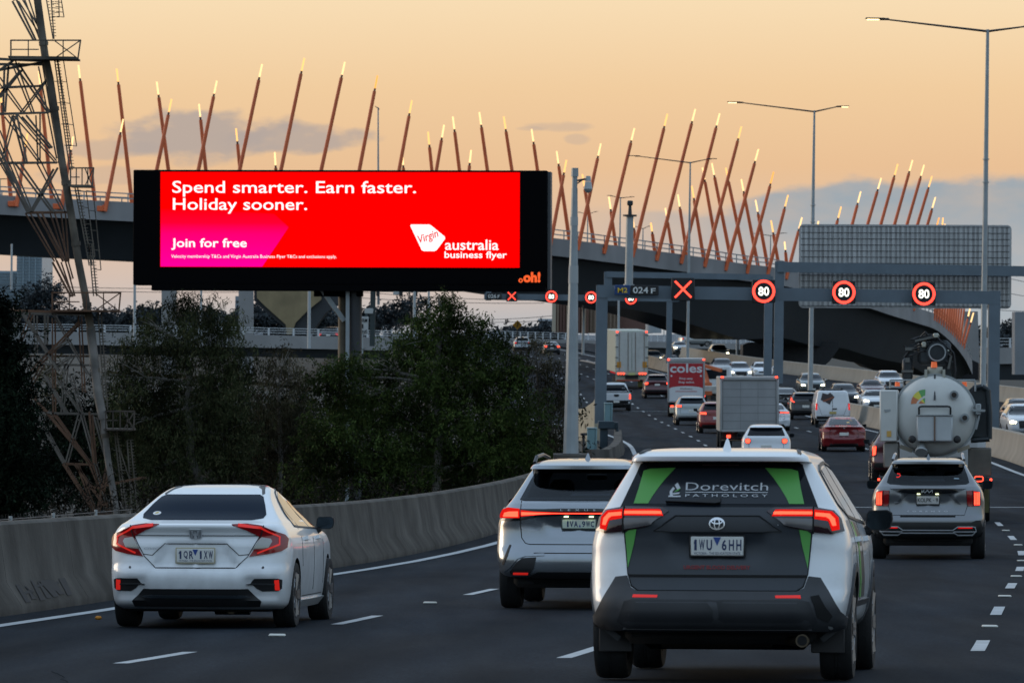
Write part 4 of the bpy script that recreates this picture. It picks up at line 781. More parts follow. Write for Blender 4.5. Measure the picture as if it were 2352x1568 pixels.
f = drape_fn(Bc, 'r'); st = [(-.475+.042*math.cos(t), 1.125+.018*math.sin(t)) for t in np.linspace(0, 6.28, 16)]; so_ = obj('sticker', MB().add([f(x, z, .010) for x, z in st], [tuple(range(16))]), WHITE, g_, 0, False)
obj('sticker_mark', MB().add([f(x, z, .013) for x, z in [(-.50, 1.12), (-.475, 1.118), (-.45, 1.131), (-.478, 1.133)]], [(0, 1, 2, 3)]), mat('yellow_mark', (.6, .42, .04), .5), so_, 0, False)
for mr in (False, True):
    lamp = obj('tail_lamp', patch(Bc, 'r', [(.36, 1.022), (.50, 1.028), (.64, 1.012), (.75, .965), (.845, .925), (.872, .885), (.866, .80), (.82, .765), (.70, .738), (.525, .712), (.575, .79), (.625, .905), (.50, .975)], .012, .03, .035, mr), REDLENS, wc)
    obj('clear_insert', patch(Bc, 'r', [(.56, .785), (.70, .80), (.735, .855), (.72, .885), (.635, .905)], .016, .012, .04, mr), CLEAR, lamp)
    obj('lamp_strip', patch(Bc, 'r', strip([(.42, 1.016), (.63, .995), (.74, .935), (.80, .905), (.80, .83), (.60, .745)], .016), .017, .01, .04, mr), mat('red_strip', (.5, .02, .015), .15, emit=(1, .03, .02), es=.35), lamp)
    obj('lamp_gap', patch(Bc, 'r', strip([(.626, .905), (.655, 1.01)], .008), .018, .01, .05, mr), GAP, lamp)
    v_ = obj('bumper_vent', patch(Bc, 'r', [(.545, .455), (.58, .497), (.80, .497), (.835, .485), (.83, .40), (.80, .375), (.65, .372), (.60, .40)], .006, .02, .04, mr), BLACK, wc)
    obj('reflector', patch(Bc, 'r', [(.765, .385), (.81, .385), (.805, .485), (.76, .485)], .013, .012, .04, mr), REFL, v_)
    obj('vent_blade', patch(Bc, 'r', [(.50, .442), (.76, .434), (.76, .446), (.56, .452)], .02, .02, .05, mr), DARKM, v_)
    obj('parking_sensor', patch(Bc, 'r', [(.66+.012*math.cos(t), .605+.012*math.sin(t)) for t in np.linspace(0, 5.5, 8)], .004, .01, .1, mr), TRIM, wc)
obj('lower_valance', patch(Bc, 'r', [(-.52, .395), (.52, .395), (.57, .34), (.64, .275), (.62, .225), (-.62, .225), (-.64, .275), (-.57, .34)], .01, .03, .06), BLACK, wc)
obj('valance_trim', patch(Bc, 'r', [(-.50, .335), (.50, .335), (.54, .31), (-.54, .31)], .02, .015, .1), mat('blue_black', (.02, .026, .032), .3), wc)
gp = MB()
for pl in ([(-.515, .715), (-.43, .635), (-.40, .60), (.40, .60), (.43, .635), (.515, .715)], [(-.515, .72), (-.62, .905), (-.66, 1.01)], [(.515, .72), (.62, .905), (.66, 1.01)], [(-.60, .918), (.60, .918)], [(-.52, .735), (-.43, .725), (-.31, .838), (.31, .838), (.43, .725), (.52, .735)]):
    q = patch(Bc, 'r', strip(pl, .007), .004, .006, .06); gp.add(q.v, q.f)
obj('boot_seams', gp, GAP, wc)
em = obj('maker_emblem', patch(Bc, 'r', [(-.06, .985), (-.062, .90), (-.045, .885), (.045, .885), (.062, .90), (.06, .985)], .012, .012, .04), BADGE, wc)
obj('emblem_field', patch(Bc, 'r', [(-.05, .976), (-.052, .905), (-.04, .893), (.04, .893), (.052, .905), (.05, .976)], .016, .004, .04), mat('emblem_grey', (.30, .31, .32), .3, .4), em)
q = MB()
for pl in ([(-.036, .972), (-.030, .90)], [(.036, .972), (.030, .90)], [(-.018, .928), (.018, .928)], [(-.024, .972), (-.016, .93)], [(.024, .972), (.016, .93)]):
    k_ = patch(Bc, 'r', strip(pl, .012), .021, .006, .05); q.add(k_.v, k_.f)
obj('emblem_letter', q, BADGE, em)
rear_text(Bc, 'CIVIC', -.515, -.36, .782, .802, BADGE, wc, .010, .015, 'badge_lettering', .3)
plate(Bc, wc, 0, .722, .372, .135, [('1', -.43, -.37, -.24, .34), ('Q', -.31, -.20, -.24, .34), ('R', -.16, -.05, -.24, .34), ('1', .13, .17, -.24, .34), ('X', .23, .33, -.24, .34), ('W', .355, .47, -.24, .34)], sub_='VICTORIA - THE EDUCATION STATE', frame=mat('frame_cream', (.45, .40, .28), .5), badge=(-.075, .075, .45, -.02))
rear_text(Bc, 'WESTSIDE', -.14, -.02, .646, .657, NAVY, wc, .024, .03, 'frame_lettering')
for sd_, mm in (('s', 1), ('l', -1)):
    for nm, pl in (('quarter_glass', [(1.30, 1.01), (1.50, 1.005), (1.58, 1.13), (1.62, 1.19)]), ('side_window', [(1.54, 1.0), (2.24, .985), (2.24, 1.335), (2.05, 1.34), (1.78, 1.27), (1.64, 1.18)]), ('side_window', [(2.29, .985), (3.02, .965), (2.86, 1.10), (2.62, 1.26), (2.45, 1.33), (2.29, 1.335)])):
        obj(nm, patch(Bc, sd_, pl, .004, .012, .12), PGLASS, wc)
    q = MB()
    for pl in ([(1.25, 1.0), (1.52, .99), (3.08, .955)], [(1.27, 1.005), (1.42, 1.12), (1.64, 1.24), (1.85, 1.33), (2.1, 1.365), (2.4, 1.36)]): k_ = patch(Bc, sd_, strip(pl, .012), .008, .01, .15); q.add(k_.v, k_.f)
    obj('window_trim', q, BLACK, wc)
    q = MB()
    for pl in ([(1.42, .98), (1.35, .75), (1.38, .60)], [(2.27, .98), (2.27, .35)], [(3.1, .93), (3.12, .40)], [(1.45, .30), (3.1, .30)]): k_ = patch(Bc, sd_, strip(pl, .008), .003, .006, .12); q.add(k_.v, k_.f)
    obj('door_seams', q, GAP, wc)
    for y in (1.62, 2.52): obj('door_handle', patch(Bc, sd_, [(y, .86), (y+.2, .852), (y+.2, .885), (y, .893)], .035, .035, .07), PW, wc)
    for y in (.92, 3.62): wheel(wc, mm*.79, y, WR, .215, 5)
    obj('side_sill', patch(Bc, sd_, [(1.35, .20), (3.2, .20), (3.2, .27), (1.35, .27)], .03, .05, .3), PW, wc)
mirror_part(wc, .82, 2.78, 1.02, BLACK, (.19, .10, .13), arm=.03); mirror_part(wc, -.82, 2.78, 1.02, BLACK, (.19, .10, .13), arm=.03)
q = MB()
for s_ in (-1, 1):
    k_ = patch(Bc, 'r', strip([(s_*.50, 1.318), (s_*.455, 1.375), (s_*.40, 1.398)], .022), .004, .01, .05); q.add(k_.v, k_.f)
obj('roof_seam', q, BLACK, wc)
obj('underbody', MB().box((0, 2.3, .245), (1.5, 3.9, .16), bev=.05).box((0, .55, .22), (1.1, .5, .10), bev=.03), UNDER, wc)
obj('exhaust', MB().tube((.30, .45, .20), (.30, .9, .20), .06, n=12).tube((.1, .75, .2), (.45, .75, .2), .075, n=12), BRASS, wc)
place(wc, 446, 53.4, .090)
# ---------------------------------------------------------------- white wagon with charcoal tailgate
ra = thing('suv', 'white SUV with charcoal and green tailgate wrap, largest car in front', 'car')
Br = Body([(.36, .80, .10, 4.25, .30, .5), (.42, .87, .03, 4.45, .36, .55), (.56, .905, .0, 4.56, .40, .6), (.60, .912, .012, 4.58, .42, .6), (.66, .92, .055, 4.58, .42, .6), (.78, .925, .085, 4.56, .42, .6), (.92, .925, .105, 4.5, .42, .6), (1.04, .905, .10, 4.3, .42, .7), (1.10, .885, .10, 4.0, .42, .8), (1.17, .86, .115, 3.6, .40, .8), (1.23, .825, .165, 3.3, .34, .7), (1.38, .735, .27, 3.0, .25, .5), (1.50, .665, .36, 2.75, .20, .45), (1.545, .64, .395, 2.65, .18, .45), (1.553, .635, .20, 2.62, .20, .45), (1.585, .62, .185, 2.5, .22, .42), (1.615, .585, .30, 2.38, .24, .40), (1.638, .53, .55, 2.2, .25, .35), (1.652, .44, .85, 2.05, .25, .3), (1.66, .30, 1.2, 1.9, .2, .25), (1.662, .1, 1.4, 1.7, .1, .1)],
          p=2.9, ft=.08, details=[([(0, .86), (.30, .86), (.34, 1.035), (0, 1.035)], .03, .05), ([(.42, 1.10), (.8, 1.05), (.85, 1.22), (.4, 1.22)], -.02, .05), ([(0, .40), (.66, .40), (.60, .565), (0, .565)], -.03, .03)])
PW2 = paint('white_warm', (.82, .835, .84)); bo = obj('body', Br.mesh(.028, 65, 25, 28), [PW2], ra); WR = .362
MATS['paint_tmp'] = PW2; grime(PW2, .75, .35); arches(bo, [(.86, WR), (3.55, WR)], .42, .93)
CHAR = mat('wrap_charcoal', (.030, .036, .044), .42, var=.06); GRN = mat('wrap_green', (.10, .36, .07), .4); FILM = mat('window_film', (.016, .021, .028), .22, spec=.4); CLAD = mat('cladding', (.040, .042, .046), .55, var=.10, vscale=6)
tg = obj('tailgate', patch(Br, 'r', [(-.665, 1.225), (-.66, 1.06), (-.63, .76), (-.60, .675), (-.555, .642), (.555, .642), (.60, .675), (.63, .76), (.66, 1.06), (.665, 1.225)], .007, .03, .045), CHAR, ra)
k_ = patch(Br, 'r', strip([(-.667, 1.22), (-.662, 1.06), (-.633, .76), (-.605, .672), (-.555, .637), (.555, .637), (.605, .672), (.633, .76), (.662, 1.06), (.667, 1.22)], .010), .004, .01, .05); obj('tailgate_seam', k_, GAP, ra)
obj('tailgate_ledge', patch(Br, 'r', [(-.625, .752), (.625, .752), (.622, .735), (-.622, .735)], .014, .02, .06), GAP, tg)
obj('garnish', patch(Br, 'r', [(-.285, 1.155), (.285, 1.155), (.44, 1.06), (-.44, 1.06)], .022, .03, .06), mat('garnish_dark', (.018, .021, .026), .35), tg)
k_ = patch(Br, 'r', strip([(-.45, 1.058), (-.295, 1.160), (.295, 1.160), (.45, 1.058)], .007), .026, .01, .06); obj('garnish_edge', k_, GAP, tg)
rw = obj('rear_window', patch(Br, 'r', [(-.70, 1.222), (.70, 1.222), (.655, 1.33), (.60, 1.46), (.575, 1.53), (.545, 1.546), (-.545, 1.546), (-.575, 1.53), (-.60, 1.46), (-.655, 1.33)], .006, .03, .05), GLASS, ra)
obj('window_film', patch(Br, 'r', [(-.595, 1.245), (.595, 1.245), (.525, 1.44), (.50, 1.48), (.47, 1.497), (-.47, 1.497), (-.50, 1.48), (-.525, 1.44)], .0105, .003, .06), FILM, rw)
arc = [(-.545, 1.478), (-.50, 1.492), (-.318, 1.499), (-.375, 1.435), (-.43, 1.36), (-.475, 1.29), (-.497, 1.245), (-.60, 1.245), (-.57, 1.36)]
for mr in (False, True): obj('green_arc', patch(Br, 'r', arc, .0135, .003, .05, mr), GRN, rw)
flag = [(-.652, 1.045), (-.625, 1.072), (-.572, 1.075), (-.59, .97), (-.632, .80)]
for mr in (False, True): obj('green_flag', patch(Br, 'r', flag, .012, .004, .05, mr), GRN, tg)
WL = mat('vinyl_white', (.55, .57, .59), .4)
rear_text(Br, 'Dorevitch', -.235, .345, 1.338, 1.392, WL, rw, .017, -.006, 'lettering'); rear_text(Br, 'PATHOLOGY', -.235, .345, 1.292, 1.312, WL, rw, .017, 0, 'lettering', space=1.6)
obj('lettering_rule', patch(Br, 'r', [(-.235, 1.322), (.345, 1.322), (.345, 1.327), (-.235, 1.327)], .017, .002, .1), WL, rw)
ic = MB()
for pl in ([(-.355, 1.290), (-.268, 1.290), (-.268, 1.300), (-.355, 1.300)], [(-.315, 1.375), (-.295, 1.392), (-.272, 1.352), (-.292, 1.338)], [(-.345, 1.300), (-.348, 1.33), (-.325, 1.362), (-.312, 1.35), (-.328, 1.328), (-.322, 1.300)], [(-.325, 1.318), (-.275, 1.324), (-.28, 1.312), (-.32, 1.308)]):
    q = patch(Br, 'r', pl, .017, .002, .1); ic.add(q.v, q.f)
obj('microscope_mark', ic, WL, rw); obj('green_swoosh', patch(Br, 'r', [(-.318, 1.322), (-.285, 1.334), (-.27, 1.352), (-.30, 1.338)], .020, .002, .1), GRN, rw)
rear_text(Br, 'URGENT BLOOD DELIVERY', -.235, .235, .790, .818, mat('vinyl_red', (.22, .015, .018), .5), tg, .013, .035, 'red_lettering')
wp = obj('rear_wiper', patch(Br, 'r', [(-.37, 1.252), (-.20, 1.258), (.0, 1.272), (.02, 1.28), (.015, 1.245), (-.02, 1.238), (-.20, 1.245)], .035, .025, .05), BLACK, ra)
obj('high_brake_lamp', patch(Br, 'r', [(-.13, 1.515), (.13, 1.515), (.13, 1.527), (-.13, 1.527)], .012, .006, .08), mat('dull_lens', (.06, .03, .03), .3), rw)
for mr in (False, True):
    lamp = obj('tail_lamp', patch(Br, 'r', [(.345, 1.192), (.40, 1.218), (.66, 1.222), (.80, 1.20), (.845, 1.15), (.87, 1.06), (.80, 1.045), (.67, 1.06), (.50, 1.095)], .016, .04, .035, mr), mat('smoked_lens', (.030, .012, .014), .10, coat=.6), ra)
    obj('clear_insert', patch(Br, 'r', [(.47, 1.108), (.66, 1.075), (.66, 1.145), (.42, 1.15)], .020, .012, .04, mr), mat('clear_dark', (.16, .15, .15), .2, .4), lamp)
    obj('lamp_red', patch(Br, 'r', [(.385, 1.163), (.66, 1.163), (.66, 1.20), (.41, 1.20)], .020, .01, .04, mr), REDGLOW, lamp)
    obj('lamp_bar', patch(Br, 'r', [(.40, 1.173), (.655, 1.173), (.655, 1.187), (.405, 1.187)], .024, .01, .05, mr), REDHOT, lamp)
    obj('lamp_red', patch(Br, 'r', [(.67, 1.20), (.785, 1.192), (.825, 1.155), (.835, 1.07), (.79, 1.065), (.765, 1.13), (.67, 1.145)], .020, .01, .03, mr), REDGLOW, lamp)
    obj('lamp_bar', patch(Br, 'r', [(.678, 1.182), (.768, 1.176), (.800, 1.145), (.808, 1.100), (.790, 1.098), (.770, 1.142), (.748, 1.157), (.678, 1.163)], .025, .01, .03, mr), REDHOT, lamp)
    obj('lamp_gap', patch(Br, 'r', strip([(.665, 1.222), (.665, 1.05)], .008), .026, .02, .05, mr), GAP, lamp)
bp = obj('rear_bumper', patch(Br, 'r', [(-.64, .745), (-.72, .735), (-.775, .64), (-.855, .50), (-.905, .455), (-.895, .385), (-.84, .365), (.84, .365), (.895, .385), (.905, .455), (.855, .50), (.775, .64), (.72, .735), (.64, .745), (.61, .66), (.56, .632), (-.56, .632), (-.61, .66)], .012, .05, .05), CLAD, ra)
obj('bumper_pad', patch(Br, 'r', [(-.645, .565), (.645, .565), (.70, .43), (.64, .395), (-.64, .395), (-.70, .43)], .022, .03, .06), mat('cladding_dark', (.026, .027, .030), .5, var=.1), bp)
obj('bumper_scuff', patch(Br, 'r', [(.655, .60), (.71, .61), (.75, .54), (.80, .47), (.77, .43), (.70, .46), (.685, .53)], .017, .01, .05), mat('scuff_black', (.006, .006, .006), .9), bp)
obj('bumper_lip', patch(Br, 'r', [(-.66, .392), (.66, .392), (.62, .372), (-.62, .372)], .03, .03, .1), BLACK, bp)
for mr in (False, True): obj('reflector', patch(Br, 'r', [(.415, .583), (.59, .583), (.585, .606), (.412, .603)], .020, .012, .06, mr), REFL, bp)
plate(Br, ra, 0, .955, .372, .134, [('1', -.43, -.385, -.22, .34), ('W', -.34, -.235, -.22, .34), ('U', -.20, -.095, -.22, .34), ('6', .09, .18, -.22, .34), ('H', .225, .32, -.22, .34), ('H', .365, .46, -.22, .34)], sub_='VICTORIA - THE EDUCATION STATE', badge=(-.075, .075, .47, .02), off=.03, frame=BLACK)
f = drape_fn(Br, 'r'); em = MB()
def ring2(cx_, cz_, rx, rz, t_, off, n=24):
    global em
    vs = [f(cx_+(rx+k*t_)*math.cos(a_), cz_+(rz+k*t_)*math.sin(a_), off) for a_ in np.linspace(0, 2*math.pi, n, endpoint=False) for k in (-.5, .5)]
    em.add(vs, [(2*i, 2*i+1, (2*i+3) % (2*n), (2*i+2) % (2*n)) for i in range(n)])
ring2(0, 1.108, .052, .034, .009, .040); ring2(0, 1.108, .018, .033, .008, .041); ring2(0, 1.122, .038, .012, .007, .042)
obj('maker_emblem', em, CHROME, ra, 0, False)
for s_ in (-1, 1):
    obj('mud_flap', MB().box((s_*.755, .50, .33), (.24, .02, .26), bev=.008), mat('flap_rubber', (.035, .033, .032), .8), ra)
    for y in (.86, 3.55): wheel(ra, s_*.805, y, WR, .235, 5)
for sd_ in ('s', 'l'):
    for nm, pl in (('quarter_glass', [(.66, 1.275), (1.00, 1.19), (1.02, 1.46), (.80, 1.46)]), ('side_window', [(1.06, 1.18), (1.80, 1.155), (1.80, 1.535), (1.10, 1.50)]), ('side_window', [(1.88, 1.152), (2.95, 1.13), (2.62, 1.38), (2.40, 1.50), (1.88, 1.535)])):
        obj(nm, patch(Br, sd_, pl, .005, .012, .12), PGLASS, ra)
    q = MB()
    for pl in ([(.60, 1.255), (1.02, 1.165), (1.85, 1.14), (3.05, 1.115)], [(.60, 1.27), (.78, 1.48), (1.1, 1.525), (1.84, 1.56), (2.42, 1.53), (2.7, 1.37)]): k_ = patch(Br, sd_, strip(pl, .02), .010, .014, .15); q.add(k_.v, k_.f)
    obj('window_trim', q, BLACK, ra)
    k_ = [(.86+.475*math.cos(t), WR+.475*math.sin(t)) for t in np.linspace(-.15, math.pi+.15, 17)]; k2 = [(.86+.415*math.cos(t), WR+.415*math.sin(t)) for t in np.linspace(math.pi+.15, -.15, 17)]
    obj('arch_cladding', patch(Br, sd_, k_+k2, .018, .04, .12), CLAD, ra); obj('arch_cladding', patch(Br, sd_, [(x+2.69, z) for x, z in k_+k2], .018, .04, .12), CLAD, ra)
    obj('door_cladding', patch(Br, sd_, [(1.34, .37), (3.10, .37), (3.10, .56), (1.34, .56)], .014, .03, .25), CLAD, ra)
    q = MB()
    for pl in ([(1.03, 1.16), (1.05, .95), (1.28, .70), (1.33, .58)], [(1.84, 1.14), (1.84, .55)], [(2.98, 1.1), (3.02, .56)]): k_ = patch(Br, sd_, strip(pl, .008), .003, .006, .12); q.add(k_.v, k_.f)
    obj('door_seams', q, GAP, ra)
    for y in (1.16, 2.10): obj('door_handle', patch(Br, sd_, [(y, .985), (y+.22, .98), (y+.22, 1.015), (y, 1.02)], .04, .04, .08), PW2, ra)
    obj('door_wrap', patch(Br, sd_, [(1.30, 1.13), (1.62, 1.12), (2.3, .58), (1.86, .58)], .004, .004, .15), CHAR, ra); obj('door_wrap_green', patch(Br, sd_, [(1.18, 1.13), (1.29, 1.13), (1.84, .58), (1.66, .58)], .005, .004, .15), GRN, ra)
mirror_part(ra, .88, 2.72, 1.14, BLACK, (.205, .11, .155), arm=.02); mirror_part(ra, -.86, 2.72, 1.14, BLACK, (.19, .11, .155), arm=.0)
k_ = MB()
for mr in (False, True): q = patch(Br, 'r', [(.52, 1.636), (.555, 1.624), (.575, 1.60), (.545, 1.612)], .012, .02, .05, mr); k_.add(q.v, q.f)
obj('roof_seam', k_, TRIM, ra)
antenna(ra, .03, .62, 1.635, PW2, .085)
obj('underbody', MB().box((0, 2.2, .36), (1.35, 3.8, .20), bev=.05).box((0, 1.0, .30), (1.2, .25, .18), bev=.05), UNDER, ra)
obj('exhaust', MB().tube((-.42, .42, .305), (.36, .42, .315), .075, n=16).tube((.36, .42, .315), (.48, .40, .30), .035, n=12).tube((.45, .42, .295), (.60, .14, .295), .035, .042, 14).lathe([(.036, .0), (.046, .0), (.046, .12), (.036, .12)], (.60, .08, .295), 'Y', 18, cap=False), BRASS, ra)
obj('exhaust_bore', MB().lathe([(.034, 0), (.001, .001)], (.60, .077, .295), 'Y', 18), GAP, ra)
place(ra, 1644, 38.15, .119)
# ---------------------------------------------------------------- silver SUV with a full width light bar
lx = thing('suv', 'silver SUV with a full-width red light bar, half hidden by the white SUV', 'car')
Bl = Body([(.36, .84, .07, 4.5, .34, .55), (.42, .90, .0, 4.7, .38, .6), (.55, .935, -.01, 4.8, .42, .65), (.63, .945, .01, 4.82, .44, .65), (.72, .95, .07, 4.8, .44, .65), (.90, .945, .10, 4.75, .44, .65), (1.02, .915, .085, 4.5, .42, .8), (1.10, .875, .075, 4.0, .42, .9), (1.17, .825, .10, 3.6, .40, .9), (1.21, .79, .17, 3.4, .32, .8), (1.38, .685, .42, 3.0, .22, .5), (1.52, .61, .64, 2.7, .2, .45), (1.555, .59, .70, 2.62, .2, .45), (1.565, .59, .42, 2.6, .22, .45), (1.60, .57, .42, 2.5, .24, .42), (1.635, .53, .62, 2.36, .25, .4), (1.665, .45, .95, 2.2, .25, .35), (1.68, .34, 1.3, 2.05, .2, .3), (1.686, .12, 1.6, 1.8, .1, .1)],
          p=2.6, details=[([(0, .86), (.30, .86), (.42, 1.01), (0, 1.01)], .025, .08)])
SIL = mat('paint_silver', (.31, .335, .36), .22, .8, coat=.7, var=.02); MATS['paint_tmp'] = SIL; grime(SIL, .6, .3)
bo = obj('body', Bl.mesh(.03, 57, 23, 24), [SIL], lx); WR = .365; arches(bo, [(.95, WR), (3.80, WR)], .42, .95)
obj('rear_window', patch(Bl, 'r', [(-.675, 1.222), (-.62, 1.212), (.62, 1.212), (.675, 1.222), (.63, 1.32), (.575, 1.45), (.53, 1.54), (.50, 1.558), (-.50, 1.558), (-.53, 1.54), (-.575, 1.45), (-.63, 1.32)], .006, .012, .06), see_glass('rear_tint', .42), lx)
cabin(bo, Bl, lx, [(-.60, 1.25), (.60, 1.25), (.54, 1.45), (.49, 1.52), (-.49, 1.52), (-.54, 1.45)], [(-.66, 1.20), (.66, 1.20), (.52, 1.56), (-.52, 1.56)], [(-.40, 1.45, .30, .10), (.40, 1.45, .30, .10), (-.37, 2.35, .28, .19), (.37, 2.35, .28, .19)])
blk = obj('light_bar_surround', patch(Bl, 'r', [(-.86, 1.13), (-.66, 1.118), (-.40, 1.118), (-.2, 1.125), (.2, 1.125), (.40, 1.118), (.66, 1.118), (.86, 1.13), (.90, 1.06), (.88, .985), (.66, .99), (.42, 1.04), (.2, 1.052), (-.2, 1.052), (-.42, 1.04), (-.66, .99), (-.88, .985), (-.90, 1.06)], .012, .03, .045), mat('gloss_black', (.008, .008, .009), .08, coat=.5), lx)
obj('light_bar', patch(Bl, 'r', [(-.65, 1.105), (-.50, 1.092), (-.2, 1.083), (.2, 1.083), (.50, 1.092), (.65, 1.105), (.65, 1.035), (.45, 1.058), (.2, 1.068), (-.2, 1.068), (-.45, 1.058), (-.65, 1.035)], .018, .01, .045), REDGLOW, blk)
obj('light_bar_core', patch(Bl, 'r', [(-.64, 1.085), (-.3, 1.0785), (.3, 1.0785), (.64, 1.085), (.64, 1.05), (.3, 1.0715), (-.3, 1.0715), (-.64, 1.05)], .022, .01, .05), REDHOT, blk)
for mr in (False, True):
    t_l = obj('tail_lamp', patch(Bl, 'r', [(.665, 1.118), (.80, 1.128), (.875, 1.10), (.895, 1.05), (.89, 1.015), (.665, 1.02)], .018, .02, .03, mr), REDGLOW, lx)
    obj('lamp_core', patch(Bl, 'r', [(.68, 1.09), (.78, 1.085), (.835, 1.07), (.85, 1.03), (.68, 1.033)], .023, .01, .03, mr), REDHOT, t_l)
    v_ = obj('bumper_vent', patch(Bl, 'r', [(.47, .585), (.63, .575), (.70, .52), (.775, .42), (.755, .395), (.55, .392), (.50, .46)], .008, .02, .04, mr), BLACK, lx)
    obj('reflector', patch(Bl, 'r', [(.565, .398), (.735, .398), (.73, .415), (.56, .415)], .014, .01, .05, mr), REFL, v_)
    obj('vent_trim', patch(Bl, 'r', strip([(.38, .615), (.60, .605), (.69, .575), (.78, .47), (.86, .43)], .026), .014, .02, .04, mr), SIL, lx)
    obj('corner_slot', patch(Bl, 'r', [(.765, .72), (.785, .72), (.83, .60), (.865, .50), (.845, .50), (.80, .60)], .006, .02, .04, mr), BLACK, lx)
obj('lower_valance', patch(Bl, 'r', [(-.45, .425), (.45, .425), (.54, .385), (.52, .36), (-.52, .36), (-.54, .385)], .012, .03, .06), BLACK, lx)
q = MB()
for pl in ([(-.655, 1.21), (-.66, .95), (-.645, .80), (-.60, .74), (-.55, .728), (.55, .728), (.60, .74), (.645, .80), (.66, .95), (.655, 1.21)], [(-.50, .632), (.50, .632)]): k_ = patch(Bl, 'r', strip(pl, .008), .004, .008, .05); q.add(k_.v, k_.f)
obj('tailgate_seams', q, GAP, lx)
rear_text(Bl, 'LEXUS', -.205, .185, 1.100, 1.117, BADGE, lx, .016, .01, 'badge_lettering', 0, 2.6)
plate(Bl, lx, 0, .955, .372, .10, [('1', -.35, -.31, -.33, .33), ('V', -.275, -.165, -.33, .33), ('A', -.145, -.03, -.33, .33), ('9', .095, .19, -.33, .33), ('W', .215, .335, -.33, .33), ('C', .355, .46, -.33, .33)], badge=(.0, .06, -.33, .0), m=mat('plate_green', (.50, .58, .48), .4), frame=mat('plate_rim', (.05, .07, .06), .5))
obj('plate_lamps', MB().box((-.14, Bl.rear(0, 1.035)-.03, 1.035), (.05, .03, .012)).box((.14, Bl.rear(0, 1.035)-.03, 1.035), (.05, .03, .012)), glow('plate_lamp', (.9, 1, .6), 2.5), lx)
for s_ in (-1, 1):
    for y in (.95, 3.80): wheel(lx, s_*.82, y, WR, .235, 10)
    obj('roof_rail', MB().poly([(s_*.56, .85, 1.63), (s_*.55, 1.0, 1.70), (s_*.545, 1.8, 1.725), (s_*.545, 2.6, 1.69), (s_*.55, 2.75, 1.64)], .022, 8), mat('rail_black', (.03, .032, .036), .4, .3), lx)
for sd_ in ('s', 'l'):
    for nm, pl in (('quarter_glass', [(.95, 1.24), (1.4, 1.20), (1.45, 1.44)]), ('side_window', [(1.48, 1.19), (2.15, 1.17), (2.15, 1.53), (1.55, 1.49)]), ('side_window', [(2.22, 1.17), (3.1, 1.14), (2.7, 1.40), (2.45, 1.52), (2.22, 1.53)])): obj(nm, patch(Bl, sd_, pl, .005, .012, .14), PGLASS, lx)
    k_ = patch(Bl, sd_, strip([(1.40, 1.16), (1.45, .9), (1.5, .55)], .008), .003, .006, .12); obj('door_seams', k_, GAP, lx)
mirror_part(lx, -.86, 2.95, 1.14, mat('gloss_black'   , (0, 0, 0)), (.17, .10, .14), arm=.02); mirror_part(lx, .86, 2.95, 1.14, mat('gloss_black', (0, 0, 0)), (.17, .10, .14), arm=.02)
antenna(lx, .02, 1.15, 1.672, SIL, .07); obj('underbody', MB().box((0, 2.3, .34), (1.5, 4.0, .2), bev=.05).box((0, .5, .36), (1.1, .5, .14), bev=.04), UNDER, lx)
place(lx, 1328, 60.4, .090)
# ---------------------------------------------------------------- grey SUV with vertical lamps
kx = thing('suv', 'grey SUV with vertical red tail lamps and chrome-trimmed bumper in front of the tanker', 'car')
Bk = Body([(.37, .80, .14, 4.5, .3, .55), (.43, .88, .04, 4.68, .36, .6), (.56, .925, .0, 4.78, .42, .6), (.66, .94, .0, 4.8, .44, .6), (.75, .945, .06, 4.8, .44, .6), (.95, .945, .10, 4.78, .42, .6), (1.10, .92, .085, 4.6, .40, .7), (1.17, .895, .085, 4.2, .40, .8), (1.22, .86, .12, 3.7, .36, .9), (1.26, .83, .19, 3.4, .30, .8), (1.42, .725, .37, 3.05, .22, .5), (1.56, .645, .54, 2.75, .2, .45), (1.595, .625, .585, 2.65, .2, .45), (1.605, .62, .36, 2.62, .22, .45), (1.64, .60, .36, 2.5, .24, .42), (1.67, .56, .55, 2.36, .25, .4), (1.69, .49, .85, 2.2, .25, .35), (1.703, .38, 1.25, 2.05, .2, .3), (1.708, .14, 1.6, 1.8, .1, .1)],
          p=2.7, details=[([(0, .86), (.34, .86), (.46, 1.12), (0, 1.12)], .03, .08), ([(0, .80), (.30, .80), (.36, .88), (0, .88)], .0, .05)])
GRY = mat('paint_grey', (.19, .20, .21), .28, .7, coat=.7, var=.02); MATS['paint_tmp'] = GRY
bo = obj('body', Bk.mesh(.03, 57, 23, 24), [GRY], kx); WR = .375; arches(bo, [(.93, WR), (3.74, WR)], .43, .95)
gw = obj('rear_window', patch(Bk, 'r', [(-.69, 1.29), (-.64, 1.265), (-.4, 1.255), (.4, 1.255), (.64, 1.265), (.69, 1.29), (.66, 1.40), (.60, 1.55), (.565, 1.592), (.52, 1.602), (-.52, 1.602), (-.565, 1.592), (-.60, 1.55), (-.66, 1.40)], .006, .012, .06), see_glass('rear_tint_dark', .20), kx)
cabin(bo, Bk, kx, [(-.60, 1.29), (.60, 1.29), (.56, 1.50), (.50, 1.56), (-.50, 1.56), (-.56, 1.50)], [(-.70, 1.25), (.70, 1.25), (.55, 1.60), (-.55, 1.60)], [(-.40, 1.45, .30, .10), (.40, 1.45, .30, .10), (-.37, 2.35, .28, .17), (.37, 2.35, .28, .17)])
obj('window_reflection_lamp', patch(Bk, 'r', strip([(-.52, 1.43), (-.475, 1.43), (-.465, 1.40), (-.49, 1.375), (-.53, 1.375)], .014), .012, .004, .05), mat('dim_red', (.2, .0, .0), .3, emit=(1, .03, .02), es=.7), gw)  # red reflection painted on the glass as a glowing strip
